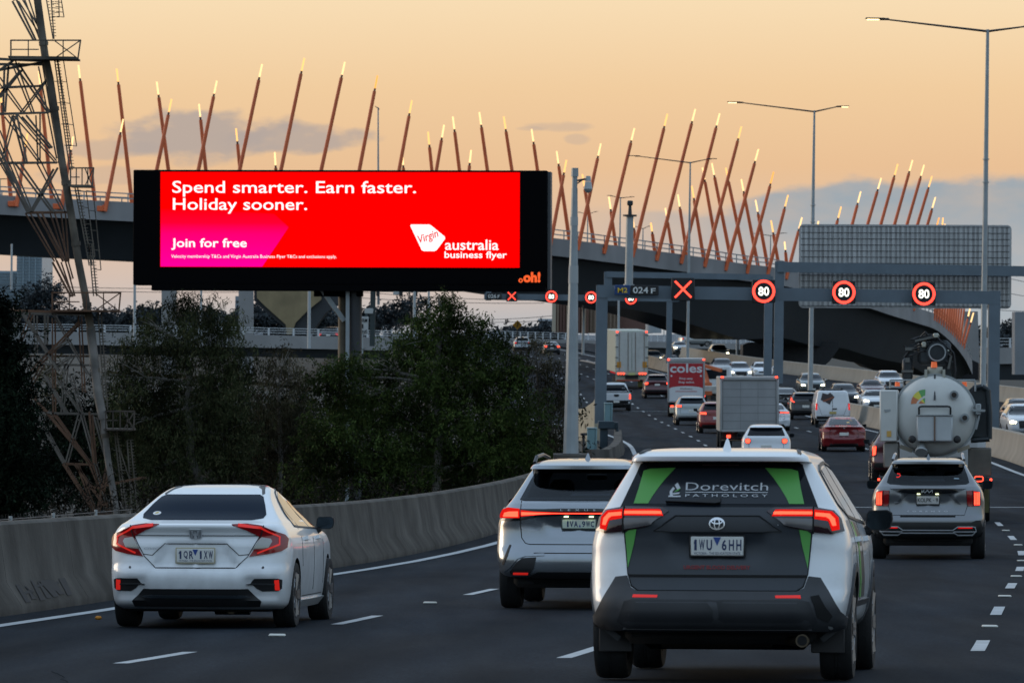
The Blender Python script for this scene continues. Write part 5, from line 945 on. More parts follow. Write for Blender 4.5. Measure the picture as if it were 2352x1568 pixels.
obj('window_sticker', patch(Bk, 'r', [(.43, 1.345), (.52, 1.342), (.515, 1.36), (.44, 1.365)], .012, .004, .05), mat('sticker_blue', (.25, .33, .38), .5), gw)
obj('garnish', patch(Bk, 'r', [(-.64, 1.185), (-.3, 1.19), (.3, 1.19), (.64, 1.185), (.56, 1.155), (.40, 1.125), (.18, 1.105), (-.18, 1.105), (-.40, 1.125), (-.56, 1.155)], .012, .02, .05), mat('gloss_black', (0, 0, 0)), kx)
f = drape_fn(Bk, 'r'); q = MB()
for pl in ([(-.10, 1.128), (-.10, 1.168)], [(-.10, 1.128), (-.06, 1.168)], [(-.075, 1.148), (-.05, 1.128)], [(-.05, 1.128), (-.005, 1.168)], [(-.005, 1.168), (.02, 1.128)], [(.02, 1.128), (.075, 1.168)], [(.075, 1.168), (.075, 1.128)]): k_ = patch(Bk, 'r', strip(pl, .011), .018, .004, .1); q.add(k_.v, k_.f)
obj('badge_lettering', q, BADGE, kx)
for mr in (False, True):
    lamp = obj('tail_lamp', patch(Bk, 'r', [(.645, 1.155), (.73, 1.158), (.82, 1.15), (.865, 1.12), (.87, .92), (.85, .895), (.68, .892), (.655, .92)], .016, .03, .035, mr), REDLENS, kx)
    obj('lamp_red', patch(Bk, 'r', [(.755, 1.145), (.845, 1.125), (.85, .915), (.775, .905)], .021, .01, .035, mr), REDGLOW, lamp)
    for x in (.775, .808, .838): obj('lamp_bar', patch(Bk, 'r', [(x-.009, 1.125), (x+.009, 1.122), (x+.011, .92), (x-.007, .918)], .026, .01, .06, mr), REDHOT, lamp)
    obj('lamp_gap', patch(Bk, 'r', strip([(.742, 1.158), (.752, .892)], .010), .024, .01, .06, mr), GAP, lamp)
    obj('recess_shade', patch(Bk, 'r', [(.33, 1.10), (.43, 1.10), (.46, 1.03), (.56, .92), (.50, .93)], .004, .01, .04, mr), mat('paint_grey_dark', (.10, .105, .11), .3, .7), kx)  # shade of the recess painted in as a darker grey
CL2 = mat('clad_gloss', (.02, .021, .021), .35)
bp = obj('rear_bumper', patch(Bk, 'r', [(-.72, .625), (.72, .625), (.80, .66), (.87, .66), (.925, .50), (.90, .40), (.80, .37), (-.80, .37), (-.90, .40), (-.925, .50), (-.87, .66), (-.80, .66)], .010, .04, .05), CL2, kx)
ch = [(-.78, .548), (-.74, .555), (-.50, .556), (-.415, .50), (.415, .50), (.50, .556), (.74, .555), (.78, .548), (.80, .49), (.74, .42), (.50, .42), (.44, .455), (-.44, .455), (-.50, .42), (-.74, .42), (-.80, .49), (-.78, .548)]
q = MB()
for pl in (ch, [(-.80, .475), (-.42, .475)], [(.42, .475), (.80, .475)]): k_ = patch(Bk, 'r', strip(pl, .013), .020, .012, .05); q.add(k_.v, k_.f)
obj('chrome_trim', q, BADGE, bp)
for mr in (False, True): obj('reflector', patch(Bk, 'r', [(.50, .530), (.74, .530), (.735, .545), (.51, .545)], .020, .01, .06, mr), REDGLOW, bp)
rear_text(Bk, 'SORENTO', -.345, .33, .798, .818, BADGE, kx, .010, 0, 'badge_lettering', 0, 2.2); rear_text(Bk, 'AWD', -.56, -.49, .957, .97, BADGE, kx, .010, 0, 'badge_lettering', .3)
q = MB()
for pl in ([(-.645, 1.155), (-.66, .90), (-.61, .745), (.61, .745), (.66, .90), (.645, 1.155)],): k_ = patch(Bk, 'r', strip(pl, .009), .004, .008, .05); q.add(k_.v, k_.f)
obj('tailgate_seams', q, GAP, kx); obj('bumper_groove', patch(Bk, 'r', [(-.46, .735), (.46, .735), (.46, .715), (-.46, .715)], .01, .02, .1), GAP, kx)
plate(Bk, kx, 0, .998, .372, .134, [('KOLPK', -.46, .17, -.25, .28), ('-', .24, .28, -.03, .04), ('9', .36, .455, -.25, .28)], m=mat('plate_grey', (.45, .44, .42), .4), dark=mat('plate_black', (.02, .02, .02), .5), off=.025, frame=BLACK)
obj('plate_lamps', MB().box((-.155, Bk.rear(0, 1.09)-.035, 1.10), (.055, .03, .018)).box((.155, Bk.rear(0, 1.09)-.035, 1.10), (.055, .03, .018)), glow('plate_lamp', (0, 0, 0), 0), kx)
for s_ in (-1, 1):
    for y in (.93, 3.74): wheel(kx, s_*.83, y, WR, .245, 5)
    obj('roof_rail', MB().poly([(s_*.60, .80, 1.67), (s_*.575, .95, 1.745), (s_*.57, 1.8, 1.765), (s_*.57, 2.6, 1.73), (s_*.575, 2.75, 1.68)], .025, 8), mat('rail_silver', (.38, .39, .40), .3, .8), kx)
    mirror_part(kx, s_*.87, 2.95, 1.23, BLACK, (.19, .10, .15), arm=.03)
for sd_ in ('s', 'l'):
    for nm, pl in (('quarter_glass', [(.85, 1.30), (1.4, 1.24), (1.4, 1.52), (1.0, 1.52)]), ('side_window', [(1.46, 1.24), (2.15, 1.22), (2.15, 1.58), (1.46, 1.55)]), ('side_window', [(2.22, 1.22), (3.1, 1.19), (2.75, 1.42), (2.45, 1.57), (2.22, 1.58)])): obj(nm, patch(Bk, sd_, pl, .005, .012, .14), PGLASS, kx)
antenna(kx, 0, .9, 1.69, GRY, .08); obj('underbody', MB().box((0, 2.3, .34), (1.5, 4.0, .22), bev=.05).box((0, .5, .36), (1.2, .5, .14), bev=.04), UNDER, kx); obj('exhaust', MB().tube((.30, .5, .33), (.62, .5, .33), .08, n=14), BRASS, kx)
place(kx, 2131, 91.2, .088)
# ================================================================ the rest of the traffic
_bm = {}
def basic(B, root, pm, wr, wy, wx, step=.07, key=None, low=False):
    if key not in _bm:
        MATS['paint_tmp'] = pm; o = obj('body', B.mesh(step, 33, 19, 16), [pm]); arches(o, [(y, wr) for y in wy], wr+.055, float(max(B.rows[:, 1]))); _bm[key] = o.data; bpy.data.objects.remove(o)
    o = bpy.data.objects.new('body', _bm[key]); C.objects.link(o); o.parent = root; o.material_slots[0].link = 'OBJECT'; o.material_slots[0].material = pm
    for s_ in (-1, 1):
        for y in wy: wheel(root, s_*wx, y, wr, .22, 5)
    obj('underbody', MB().box((0, sum(wy)/2, .33), (1.4, wy[1]-wy[0]+1, .22), bev=.04), UNDER, root); return o
HATCH = Body([(.28, .76, .12, 3.9, .3, .5), (.36, .82, .02, 4.02, .34, .55), (.52, .85, .0, 4.08, .4, .6), (.66, .86, .03, 4.08, .4, .6), (.80, .86, .07, 4.0, .4, .6), (.95, .84, .08, 3.7, .38, .7), (1.05, .805, .10, 3.3, .34, .8), (1.10, .775, .17, 3.1, .28, .7), (1.25, .69, .33, 2.8, .22, .45), (1.37, .615, .46, 2.52, .2, .4), (1.395, .595, .34, 2.44, .22, .4), (1.43, .56, .40, 2.3, .24, .36), (1.465, .49, .65, 2.1, .25, .3), (1.485, .36, 1.0, 1.9, .2, .25), (1.49, .15, 1.3, 1.6, .1, .1)], p=2.7)
VAN = Body([(.30, .84, .06, 4.8, .12, .5), (.42, .93, .0, 4.98, .14, .55), (.80, .95, .0, 5.0, .14, .6), (1.0, .95, .01, 4.85, .14, .6), (1.12, .94, .02, 4.5, .14, .6), (1.20, .925, .03, 4.2, .14, .6), (1.50, .87, .06, 3.7, .14, .4), (1.80, .81, .10, 3.25, .14, .3), (1.87, .77, .14, 3.1, .16, .25), (1.905, .69, .25, 2.95, .18, .2), (1.915, .4, .5, 2.7, .1, .1)], p=4.0)
SED = Bc; SUVB = Bk
SPEC = {'hatch': (HATCH, .30, (.75, 3.25), .74), 'sedan': (SED, .325, (.92, 3.62), .78), 'suv': (SUVB, .375, (.93, 3.74), .82), 'van': (VAN, .34, (.95, 4.05), .83)}
GEO = {  # rear window, lamp, plate height, bumper, windscreen, headlamp, grille, front plate, side windows
 'hatch': dict(rw=[(-.66, 1.10), (.66, 1.10), (.59, 1.28), (.55, 1.375), (-.55, 1.375), (-.59, 1.28)], lamp=[(.60, 1.02), (.76, 1.02), (.79, .92), (.77, .82), (.62, .80), (.56, .90)], pz=.72, bump=[(-.70, .42), (.70, .42), (.70, .30), (-.70, .30)], ws=[(-.68, 1.06), (.68, 1.06), (.55, 1.375), (-.55, 1.375)], hl=[(.48, .84), (.70, .88), (.76, .80), (.70, .70), (.46, .72)], gr=[(-.42, .74), (.42, .74), (.36, .62), (-.36, .62)], fp=.50, sw=[[(.75, 1.10), (1.85, 1.08), (1.85, 1.40), (.95, 1.36)], [(1.92, 1.08), (2.95, 1.06), (2.5, 1.35), (1.92, 1.41)]]),
 'sedan': dict(rw=[(-.60, 1.08), (.60, 1.08), (.56, 1.215), (.48, 1.312), (-.48, 1.312), (-.56, 1.215)], lamp=[(.50, 1.00), (.70, .985), (.84, .92), (.86, .80), (.70, .77), (.52, .80)], pz=.72, bump=[(-.55, .34), (.55, .34), (.60, .22), (-.60, .22)], ws=[(-.68, 1.04), (.68, 1.04), (.50, 1.345), (-.50, 1.345)], hl=[(.42, .76), (.66, .82), (.80, .80), (.82, .72), (.60, .68), (.44, .68)], gr=[(-.38, .70), (.38, .70), (.60, .32), (-.60, .32)], fp=.44, sw=[[(1.54, 1.0), (2.24, .985), (2.24, 1.335), (1.78, 1.27)], [(2.29, .985), (3.02, .965), (2.6, 1.27), (2.29, 1.335)]]),
 'suv': dict(rw=[(-.69, 1.28), (.69, 1.28), (.60, 1.55), (.54, 1.60), (-.54, 1.60), (-.60, 1.55)], lamp=[(.60, 1.16), (.82, 1.15), (.87, 1.08), (.86, .96), (.64, 1.00)], pz=.98, bump=[(-.85, .62), (.85, .62), (.90, .40), (-.90, .40)], ws=[(-.78, 1.22), (.78, 1.22), (.60, 1.60), (-.60, 1.60)], hl=[(.50, .92), (.74, .98), (.84, .94), (.84, .82), (.54, .82)], gr=[(-.46, .96), (.46, .96), (.42, .62), (-.42, .62)], fp=.60, sw=[[(1.0, 1.26), (2.15, 1.22), (2.15, 1.57), (1.1, 1.53)], [(2.22, 1.22), (3.1, 1.19), (2.5, 1.55), (2.22, 1.57)]]),
 'van': dict(rw=[(-.70, 1.30), (-.03, 1.30), (-.03, 1.74), (-.64, 1.74)], lamp=[(.84, 1.20), (.91, 1.20), (.925, .86), (.85, .86)], pz=.70, bump=[(-.88, .52), (.88, .52), (.88, .36), (-.88, .36)], ws=[(-.84, 1.22), (.84, 1.22), (.74, 1.76), (-.74, 1.76)], hl=[(.6, .95), (.84, 1.0), (.84, .82), (.6, .82)], gr=[(-.5, .9), (.5, .9), (.5, .7), (-.5, .7)], fp=.5, sw=[])}
def car(kind, label, pm, u, d, hd=None, oncoming=False, lit=True, lamp=None, name=None, win=True, plm=PLATE, mir=True, zf=None, dz=0, group=None, hl_s=None, extra=None, cat='car', scale=1):
    B, wr, wy, wx = SPEC[kind]; G = GEO[kind]; r = thing(name or {'hatch': 'hatchback', 'sedan': 'sedan', 'suv': 'suv', 'van': 'van'}[kind], label, cat, group=group); basic(B, r, pm, wr, wy, wx, key=kind)
    if not oncoming:
        if win: obj('rear_window', patch(B, 'r', G['rw'], .008, .02, .12), GLASS, r)
        lp_ = lamp or G['lamp']
        for mr in (False, True):
            l_ = obj('tail_lamp', patch(B, 'r', lp_, .02, .03, .08, mr), REDLENS if kind != 'van' else REDGLOW, r)
            if lit: cx_ = sum(q[0] for q in lp_)/len(lp_); cz_ = sum(q[1] for q in lp_)/len(lp_); obj('lamp_glow', patch(B, 'r', [(cx_+(q[0]-cx_)*.78, cz_+(q[1]-cz_)*.78) for q in lp_], .028, .01, .1, mr), REDHOT if lit == 2 else REDGLOW, l_)
        obj('number_plate', MB().box((0, B.rear(0, G['pz'])-.02, G['pz']), (.372, .015, .13), bev=.008), plm, r); obj('rear_bumper', patch(B, 'r', G['bump'], .012, .03, .12), BLACK, r)
        zz = G['rw'][0][1]-.03; pl_ = [(-G['lamp'][0][0]*1.02, zz), (-.60, G['pz']-.12), (.60, G['pz']-.12), (G['lamp'][0][0]*1.02, zz)]
        obj('tailgate_seam', patch(B, 'r', strip(pl_, .014), .005, .01, .1), GAP, r)
    else:
        obj('windscreen', patch(B, 'f', G['ws'], .008, .02, .12), GLASS, r)
        for mr in (False, True):
            l_ = obj('headlamp', patch(B, 'f', G['hl'], .015, .03, .08, mr), CLEAR, r)
            if lit: cx_ = sum(q[0] for q in G['hl'])/len(G['hl']); cz_ = sum(q[1] for q in G['hl'])/len(G['hl']); obj('lamp_glow', patch(B, 'f', [(cx_+(q[0]-cx_)*.8, cz_+(q[1]-cz_)*.8) for q in G['hl']], .025, .01, .08, mr), HEADL, l_)
        obj('grille', patch(B, 'f', G['gr'], .010, .03, .1), BLACK, r); obj('number_plate', MB().box((0, B.front(0, G['fp'])+.02, G['fp']), (.372, .015, .12), bev=.008), plm, r)
        obj('front_bumper', patch(B, 'f', [(-.75, .44), (.75, .44), (.72, .36), (-.72, .36)], .012, .03, .12), BLACK, r)
    for sd_ in ('s', 'l'):
        for pl_ in G['sw']: obj('side_window', patch(B, sd_, pl_, .006, .012, .2), PGLASS, r)
    if mir:
        zc = {'hatch': 1.08, 'sedan': 1.02, 'suv': 1.22, 'van': 1.35}[kind]; wb = float(max(B.rows[:, 1]))
        for s_ in (-1, 1): mirror_part(r, s_*(wb-.06), B.yf(zc)-.35, zc, pm if oncoming else BLACK, (.19, .09, .14), not oncoming, .03)
    if extra: extra(B, r)
    place(r, u, d, hd, dz, zf, oncoming); 
    if scale != 1: r.scale = (scale,)*3
    return r
WP = paint('pearl', (.72, .75, .78)); RED1 = paint('red', (.17, .010, .012)); RED2 = paint('bright_red', (.20, .008, .008)); MAR = paint('maroon', (.075, .010, .014)); SIL2 = paint('silver_mid', (.30, .33, .34), .6); BLKP = paint('black', (.010, .011, .013)); DKB = paint('dark_blue', (.018, .024, .032)); GRN2 = paint('grey_green', (.16, .19, .19), .6); DKG = paint('dark_grey', (.045, .048, .052), .4)
car('hatch', 'small white hatchback with round lit lamps close behind the grey box truck', WP, 1760, 190, lit=2, lamp=[(.55, .99), (.64, 1.02), (.72, .99), (.74, .91), (.70, .84), (.62, .82), (.55, .86), (.53, .92)])
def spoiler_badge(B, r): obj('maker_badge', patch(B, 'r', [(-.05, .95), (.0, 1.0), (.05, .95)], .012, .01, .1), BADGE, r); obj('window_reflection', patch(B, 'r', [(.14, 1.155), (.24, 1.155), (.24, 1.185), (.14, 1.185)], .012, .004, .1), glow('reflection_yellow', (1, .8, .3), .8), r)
car('sedan', 'dark red sedan with unlit lamps and white plate in the middle of the road', RED1, 1939, 221, lit=0, lamp=[(.46, 1.00), (.74, .985), (.85, .93), (.86, .80), (.60, .82)], extra=spoiler_badge)
car('hatch', 'bright red hatchback tucked against the left side of the grey box truck', RED2, 1647, 270, lit=2, lamp=[(.46, 1.0), (.80, 1.0), (.82, .90), (.46, .88)], scale=1.05)
car('hatch', 'silver grey hatchback with lit lamps behind the red supermarket truck', SIL2, 1590, 297, lit=2, lamp=[(.50, 1.03), (.80, 1.05), (.84, .93), (.52, .92)], scale=1.07)
car('suv', 'maroon SUV partly hidden behind the red supermarket truck', MAR, 1510, 385, lit=2)
car('sedan', 'white sedan with a slim red light strip right of the grey box truck', WP, 1776, 278, lit=2, lamp=[(.30, .99), (.84, .96), (.86, .89), (.30, .93)])
car('hatch', 'black hatchback with tall slanted red lamps left of the white van', BLKP, 1851, 318, lit=2, lamp=[(.74, 1.22), (.80, 1.20), (.80, 1.02), (.62, .90), (.56, .93), (.72, 1.04)], scale=1.08)
car('sedan', 'dark grey sedan glimpsed above the white sedan, far side of the box truck', DKG, 1807, 350, lit=0)
def van_x(B, r):
    for x in (-.02,): obj('door_seam', patch(B, 'r', [(x-.01, .5), (x+.01, .5), (x+.01, 1.84), (x-.01, 1.84)], .004, .01, .2), GAP, r)
    obj('rear_graphic', patch(B, 'r', [(-.66, 1.40), (-.56, 1.78), (-.28, 1.70), (-.14, 1.80), (.10, 1.56), (-.10, 1.30), (-.16, 1.14), (-.40, 1.28)], .014, .004, .1), mat('graphic_dark', (.045, .03, .03), .5), r)
    obj('graphic_band', patch(B, 'r', [(-.56, 1.36), (.02, 1.58), (.06, 1.52), (-.50, 1.28)], .018, .004, .1), mat('graphic_rust', (.26, .07, .03), .5), r); rear_text(B, 'RENTAL', -.44, -.08, 1.40, 1.49, WHITE, r, .022, .02) if False else None
    obj('door_handle', MB().box((.10, -.03, .92), (.22, .04, .06)), BLACK, r); obj('ladder_rack', MB().box((0, 1.6, 1.96), (1.2, 2.4, .06)).box((-.5, .6, 2.0), (.1, .3, .1)).box((.5, .6, 2.0), (.1, .3, .1)), DARKM, r)
car('van', 'white delivery van with a dark angular graphic on its rear door', WP, 1913, 296, lit=1, win=False, extra=van_x, plm=mat('plate_amber', (.5, .38, .12), .4), cat='van', name='van')
car('suv', 'dark maroon SUV hidden behind the left side of the tanker truck', MAR, 2074, 165, lit=2, lamp=[(.78, 1.16), (.90, 1.12), (.90, .80), (.80, .84)])
# oncoming cars
car('suv', 'grey oncoming SUV with headlamps on beside the second light pole', GRN2, 1857, 393, oncoming=True)
car('suv', 'dark blue oncoming SUV between the grey SUV and the white sedan', DKB, 1931, 352, oncoming=True)
car('sedan', 'white oncoming sedan with bright headlamps and wide black grille left of the tanker', WP, 2001, 345, oncoming=True)
car('sedan', 'burgundy oncoming car just behind the white oncoming sedan', MAR, 1995, 384, oncoming=True, lit=0)
car('suv', 'white oncoming SUV behind the burgundy car left of the tanker crane', WP, 2035, 402, oncoming=True, lit=0)
car('suv', 'white oncoming SUV cut by the right edge beyond the median barrier', WP, 2342, 250, oncoming=True)
car('suv', 'dark oncoming SUV just behind the white one at the right edge', DKG, 2336, 276, oncoming=True, lit=0)
car('suv', 'white oncoming SUV with lit headlamp above the grey box truck', WP, 1693, 440, oncoming=True)
car('hatch', 'white oncoming hatchback right of the white SUV above the box truck', WP, 1745, 452, oncoming=True, lit=0)
car('suv', 'dark oncoming car with yellow headlamps above the crane truck', BLKP, 1654, 458, oncoming=True)
car('suv', 'olive oncoming pickup with dazzling headlamps far down the road', GRN2, 1646, 545, oncoming=True)
car('sedan', 'pale blue oncoming sedan far off behind the thin light pole', SIL2, 1557, 590, oncoming=True)
car('hatch', 'silver oncoming hatchback half hidden by the white semi trailer', SIL2, 1496, 520, oncoming=True)
car('sedan', 'dark oncoming car half hidden behind the red supermarket truck roof', DKB, 1536, 500, oncoming=True, lit=0)
# far cars seen from behind and from the side
car('sedan', 'dark car with red lamps just left of the thick camera mast', DKG, 1268, 585, hd=-.03, lit=2, mir=False); car('suv', 'grey car with a red lamp seen through the shrub tops left of the mast', SIL2, 1200, 600, hd=-.03, lit=1, mir=False)
q_ = lambda d: -.35
car('hatch', 'silver car seen side-on crossing the far road below the railing', SIL2, 1560, 640, hd=R(68), lit=1, zf=lambda d: -.60, mir=False)
q_ = lambda d: (784-786)/F*470
car('suv', 'dark four-wheel drive on the low bridge behind the billboard column', DKB, 753, 470, hd=.3, lit=1, zf=lambda d: -.45, mir=False)
# ---------------------------------------------------------------- trucks
def truck_wheels(root, ys, x=1.0, r=.5, dual=True):
    for y in ys:
        for s_ in (-1, 1): wheel(root, s_*x, y, r, .5 if dual else .3, 8, .6, DARKM)
BOXG = mat('box_panel', (.30, .31, .315), .5, .2, var=.08, vscale=1.4, streak=.1); FRM = mat('box_frame', (.34, .35, .35), .45, .3, var=.06); CABW = paint('cab_white', (.55, .57, .58))
bt = thing('box_truck', 'grey box truck with a plain roller-panelled rear in the centre of the road', 'truck')
obj('cargo_box', MB().box((0, 3.0, 1.89), (2.44, 6.0, 2.28), bev=.03), FRM, bt)
dr = obj('rear_door', MB().box((.0, -.02, 1.86), (2.18, .03, 1.98)), BOXG, bt); q = MB()
for i in range(1, 6): q.box((0, -.036, .87+1.98*i/6), (2.18, .008, .016))
for x in (-.36, .36): q.box((x, -.037, 1.86), (.012, .006, 1.98))
obj('door_seams', q, mat('seam_grey', (.16, .165, .17), .6), dr)
q = MB()
for x in (-1.17, 1.17): q.box((x, -.05, 1.89), (.10, .10, 2.28), bev=.02)
q.box((0, -.05, 2.96), (2.44, .10, .14), bev=.02).box((0, -.05, .80), (2.44, .10, .10), bev=.02); obj('rear_frame', q, FRM, bt)
for x in (-1.12, 1.12): obj('marker_lamp', MB().box((x, -.13, 3.02), (.12, .06, .07), bev=.02), REDHOT, bt); obj('tail_lamp', MB().box((x*.76, .1, .57), (.17, .06, .12), bev=.02), REDHOT, bt)
obj('chassis', MB().box((0, 3.4, .62), (.9, 7, .25)).box((0, .2, .45), (2.3, .12, .12)).box((0, .25, .62), (2.2, .1, .2)), UNDER, bt); obj('step', MB().box((0, .05, .40), (2.3, .25, .06), bev=.02), BRASS, bt); obj('cab', MB().box((0, 7.0, 1.5), (2.1, 1.8, 2.0), bev=.2), CABW, bt)
truck_wheels(bt, (1.6, 6.6), .93, .42); place(bt, 1721, 225)
# red supermarket truck
sm_ = thing('box_truck', 'white delivery truck with a red supermarket poster on its rear doors', 'truck'); RP = mat('poster_red', (.40, .012, .020), .5); PW3 = mat('poster_white', (.62, .63, .64), .5)
obj('cargo_box', MB().box((0, 3.0, 2.2), (2.24, 6.0, 2.6), bev=.04), mat('box_silver', (.42, .44, .45), .4, .3, var=.06), sm_)
pp = obj('poster', MB().box((0, -.015, 2.10), (2.02, .03, 2.26)), PW3, sm_); arc_ = [(1.0*math.cos(t)*1.01, 1.70+.16*math.sin(t)) for t in np.linspace(0, math.pi, 14)]
obj('poster_red', MB().add([(-1.01, -.034, 3.22), (1.01, -.034, 3.22)]+[(x, -.034, z) for x, z in arc_], [tuple(range(16))]), RP, pp, 0, False)
flat_text('coles', -.97, .97, 2.66, 3.20, -.040, PW3, 'lettering', pp, .022)
for bd, a0, a1, z0, z1 in (('Shop easy.', -.42, .42, 2.22, 2.38), ('Shop online.', -.46, .50, 2.0, 2.16)): flat_text(bd, a0, a1, z0, z1, -.040, PW3, 'lettering', pp, .02)
flat_text('Delivery', -.34, .38, 1.63, 1.75, -.038, mat('poster_brown', (.20, .08, .07), .5), 'small_lettering', pp, .02); obj('lettering_rule', MB().box((0, -.038, 1.54), (1.3, .006, .035)), RP, pp)
for x in (-.92, .92): obj('poster_badge', MB().tube((x*.96, -.036, 2.47), (x*.96, -.042, 2.47), .06, n=12), PW3, pp)
q = MB()
for x in (-1.08, 1.08): q.box((x, -.03, 2.2), (.09, .07, 2.6), bev=.02)
q.box((0, -.03, 3.40), (2.24, .07, .22), bev=.02).box((0, -.03, .93), (2.24, .07, .10), bev=.02); obj('rear_frame', q, FRM, sm_)
for x in (-1.06, 1.06): obj('marker_lamp', MB().box((x, -.09, 3.45), (.14, .06, .10), bev=.02), REDHOT, sm_); obj('tail_lamp', MB().box((x*.80, -.02, .62), (.20, .08, .16), bev=.02), REDHOT, sm_)
obj('side_poster', MB().box((-1.125, 3.0, 2.0), (.012, 5.6, 2.2)), mat('side_poster', (.30, .05, .05), .5, var=.5, vscale=1.2), sm_); obj('step', MB().box((0, -.1, .42), (2.0, .3, .35), bev=.03), mat('step_pale', (.45, .42, .34), .6, var=.2), sm_); obj('chassis', MB().box((0, 3.4, .7), (.9, 7, .25)), UNDER, sm_); obj('cab', MB().box((0, 7.0, 1.5), (2.0, 1.8, 2.0), bev=.2), CABW, sm_)
truck_wheels(sm_, (1.4, 6.4), .86, .42); place(sm_, 1576, 327, .03)
# semi trailer
se = thing('semi_trailer', 'tall white semi trailer with hinged rear doors in the left lane', 'truck'); TW = mat('trailer_white', (.48, .48, .45), .5, var=.06, streak=.08); TS = mat('trailer_side', (.40, .43, .36), .5, var=.05)
obj('trailer_box', MB().box((0, 6.5, 2.85), (2.48, 13, 3.2), bev=.04), TS, se); q = MB().box((-.61, -.02, 2.85), (1.17, .05, 3.0), bev=.01).box((.61, -.02, 2.85), (1.17, .05, 3.0), bev=.01); dr = obj('rear_door', q, TW, se)
q = MB()
for x in (-.95, -.28, .28, .95): q.tube((x, -.08, 1.4), (x, -.08, 4.3), .022, n=8)
obj('locking_rod', q, mat('rod_brown', (.16, .12, .09), .6), dr); q = MB()
for s_ in (-1, 1):
    for z in (1.75, 2.4, 3.2, 4.1): q.box((s_*1.16, -.06, z), (.24, .05, .06))
obj('door_hinge', q, DARKM, dr)
for x in (-1.12, 1.12): obj('marker_lamp', MB().box((x, -.06, 4.36), (.16, .06, .12), bev=.02), REDHOT, se); obj('warning_panel', MB().box((x*.88, -.07, 1.86), (.32, .03, .45)), mat('panel_amber', (.55, .24, .02), .5), se)
for s_ in (-1, 1):
    for i in range(3): obj('tail_lamp', MB().tube((s_*(.62+i*.20), -.10, 1.18), (s_*(.62+i*.20), -.14, 1.18), .075, n=12), REDHOT, se)
obj('rear_beam', MB().box((0, -.05, 1.20), (2.44, .10, .25), bev=.02).box((0, .2, .85), (2.44, .08, .45)), mat('beam_cream', (.42, .38, .30), .6, var=.15), se); obj('number_plate', MB().box((0, -.11, 1.15), (.5, .02, .16)), mat('plate_yellowish', (.5, .5, .2), .5), se)
obj('reflector_stripe', MB().box((0, .14, .66), (2.3, .03, .10)), mat('stripe_red', (.4, .06, .03), .5), se); obj('mud_flap', MB().box((-.85, .6, .42), (.7, .03, .5)).box((.85, .6, .42), (.7, .03, .5)), mat('flap_olive', (.12, .11, .02), .7), se)
for i in range(5): obj('side_lamp', MB().box((-1.26, .6+i*1.4, 1.22), (.04, .12, .10)), REDGLOW, se)
obj('chassis', MB().box((0, 6, .95), (1.0, 12, .3)), UNDER, se); truck_wheels(se, (1.4, 2.65, 3.9), .98, .5); place(se, 1451, 415, -.040)
# white ute
ut = thing('ute', 'white pickup ute in the left lane beyond the near gantry leg', 'pickup'); UTP = paint('ute_white', (.58, .61, .63))
UB = Body([(.45, .84, .10, 5.0, .15, .5), (.55, .90, .02, 5.15, .16, .6), (.80, .925, .0, 5.2, .16, .6), (1.05, .925, .0, 5.0, .16, .6), (1.13, .91, .0, 4.4, .16, .7), (1.17, .89, .03, 4.2, .16, .6), (1.18, .87, 1.60, 4.1, .15, .5), (1.50, .74, 1.78, 3.4, .15, .4), (1.72, .64, 1.95, 3.0, .15, .35), (1.78, .54, 2.05, 2.8, .15, .3), (1.80, .3, 2.2, 2.5, .1, .1)], p=3.6)
SPEC['ute'] = (UB, .385, (.95, 4.05), .82); GEO['ute'] = dict(rw=[(-.66, 1.26), (.66, 1.26), (.56, 1.66), (-.56, 1.66)], lamp=[(.80, 1.12), (.90, 1.12), (.90, .76), (.80, .76)], pz=.60, bump=[(-.88, .70), (.88, .70), (.88, .50), (-.88, .50)], sw=[[(1.95, 1.22), (3.6, 1.20), (3.1, 1.62), (2.05, 1.66)]])
def ute_x(r):
    basic(UB, r, UTP, .385, (.95, 4.05), .82, key='ute'); G = GEO['ute']; obj('rear_window', patch(UB, 'r', G['rw'], .008, .02, .15), GLASS, r); obj('tailgate_handle', patch(UB, 'r', [(-.14, 1.09), (.14, 1.09), (.18, 1.0), (.10, .93), (-.10, .93), (-.18, 1.0)], .012, .02, .1), BLACK, r)
    obj('tonneau', MB().box((0, .85, 1.20), (1.66, 1.5, .06), bev=.02), BLACK, r); obj('sports_bar', MB().poly([(-.78, 1.5, 1.18), (-.60, 1.55, 1.52), (.60, 1.55, 1.52), (.78, 1.5, 1.18)], .05, 8), BLACK, r)
    for mr in (False, True):
        l_ = obj('tail_lamp', patch(UB, 'r', G['lamp'], .012, .03, .1, mr), REDLENS, r)
        for z0 in (.79, .95): obj('lamp_glow', patch(UB, 'r', [(.81, z0), (.89, z0), (.89, z0+.13), (.81, z0+.13)], .022, .01, .1, mr), REDHOT, l_)
    obj('rear_bumper', patch(UB, 'r', G['bump'], .04, .08, .2), BLACK, r); obj('number_plate', MB().box((0, -.05, .62), (.372, .015, .12)), PLATE, r); obj('tow_bar', MB().box((0, -.05, .45), (.9, .1, .1)), UNDER, r)
    for pl_ in G['sw']:
        for sd_ in 'sl': obj('side_window', patch(UB, sd_, pl_, .006, .012, .2), PGLASS, r)
    for s_ in (-1, 1): mirror_part(r, s_*.88, 3.3, 1.25, CHROME, (.19, .09, .2), True, .05)
ute_x(ut); place(ut, 1416, 345, -.01)
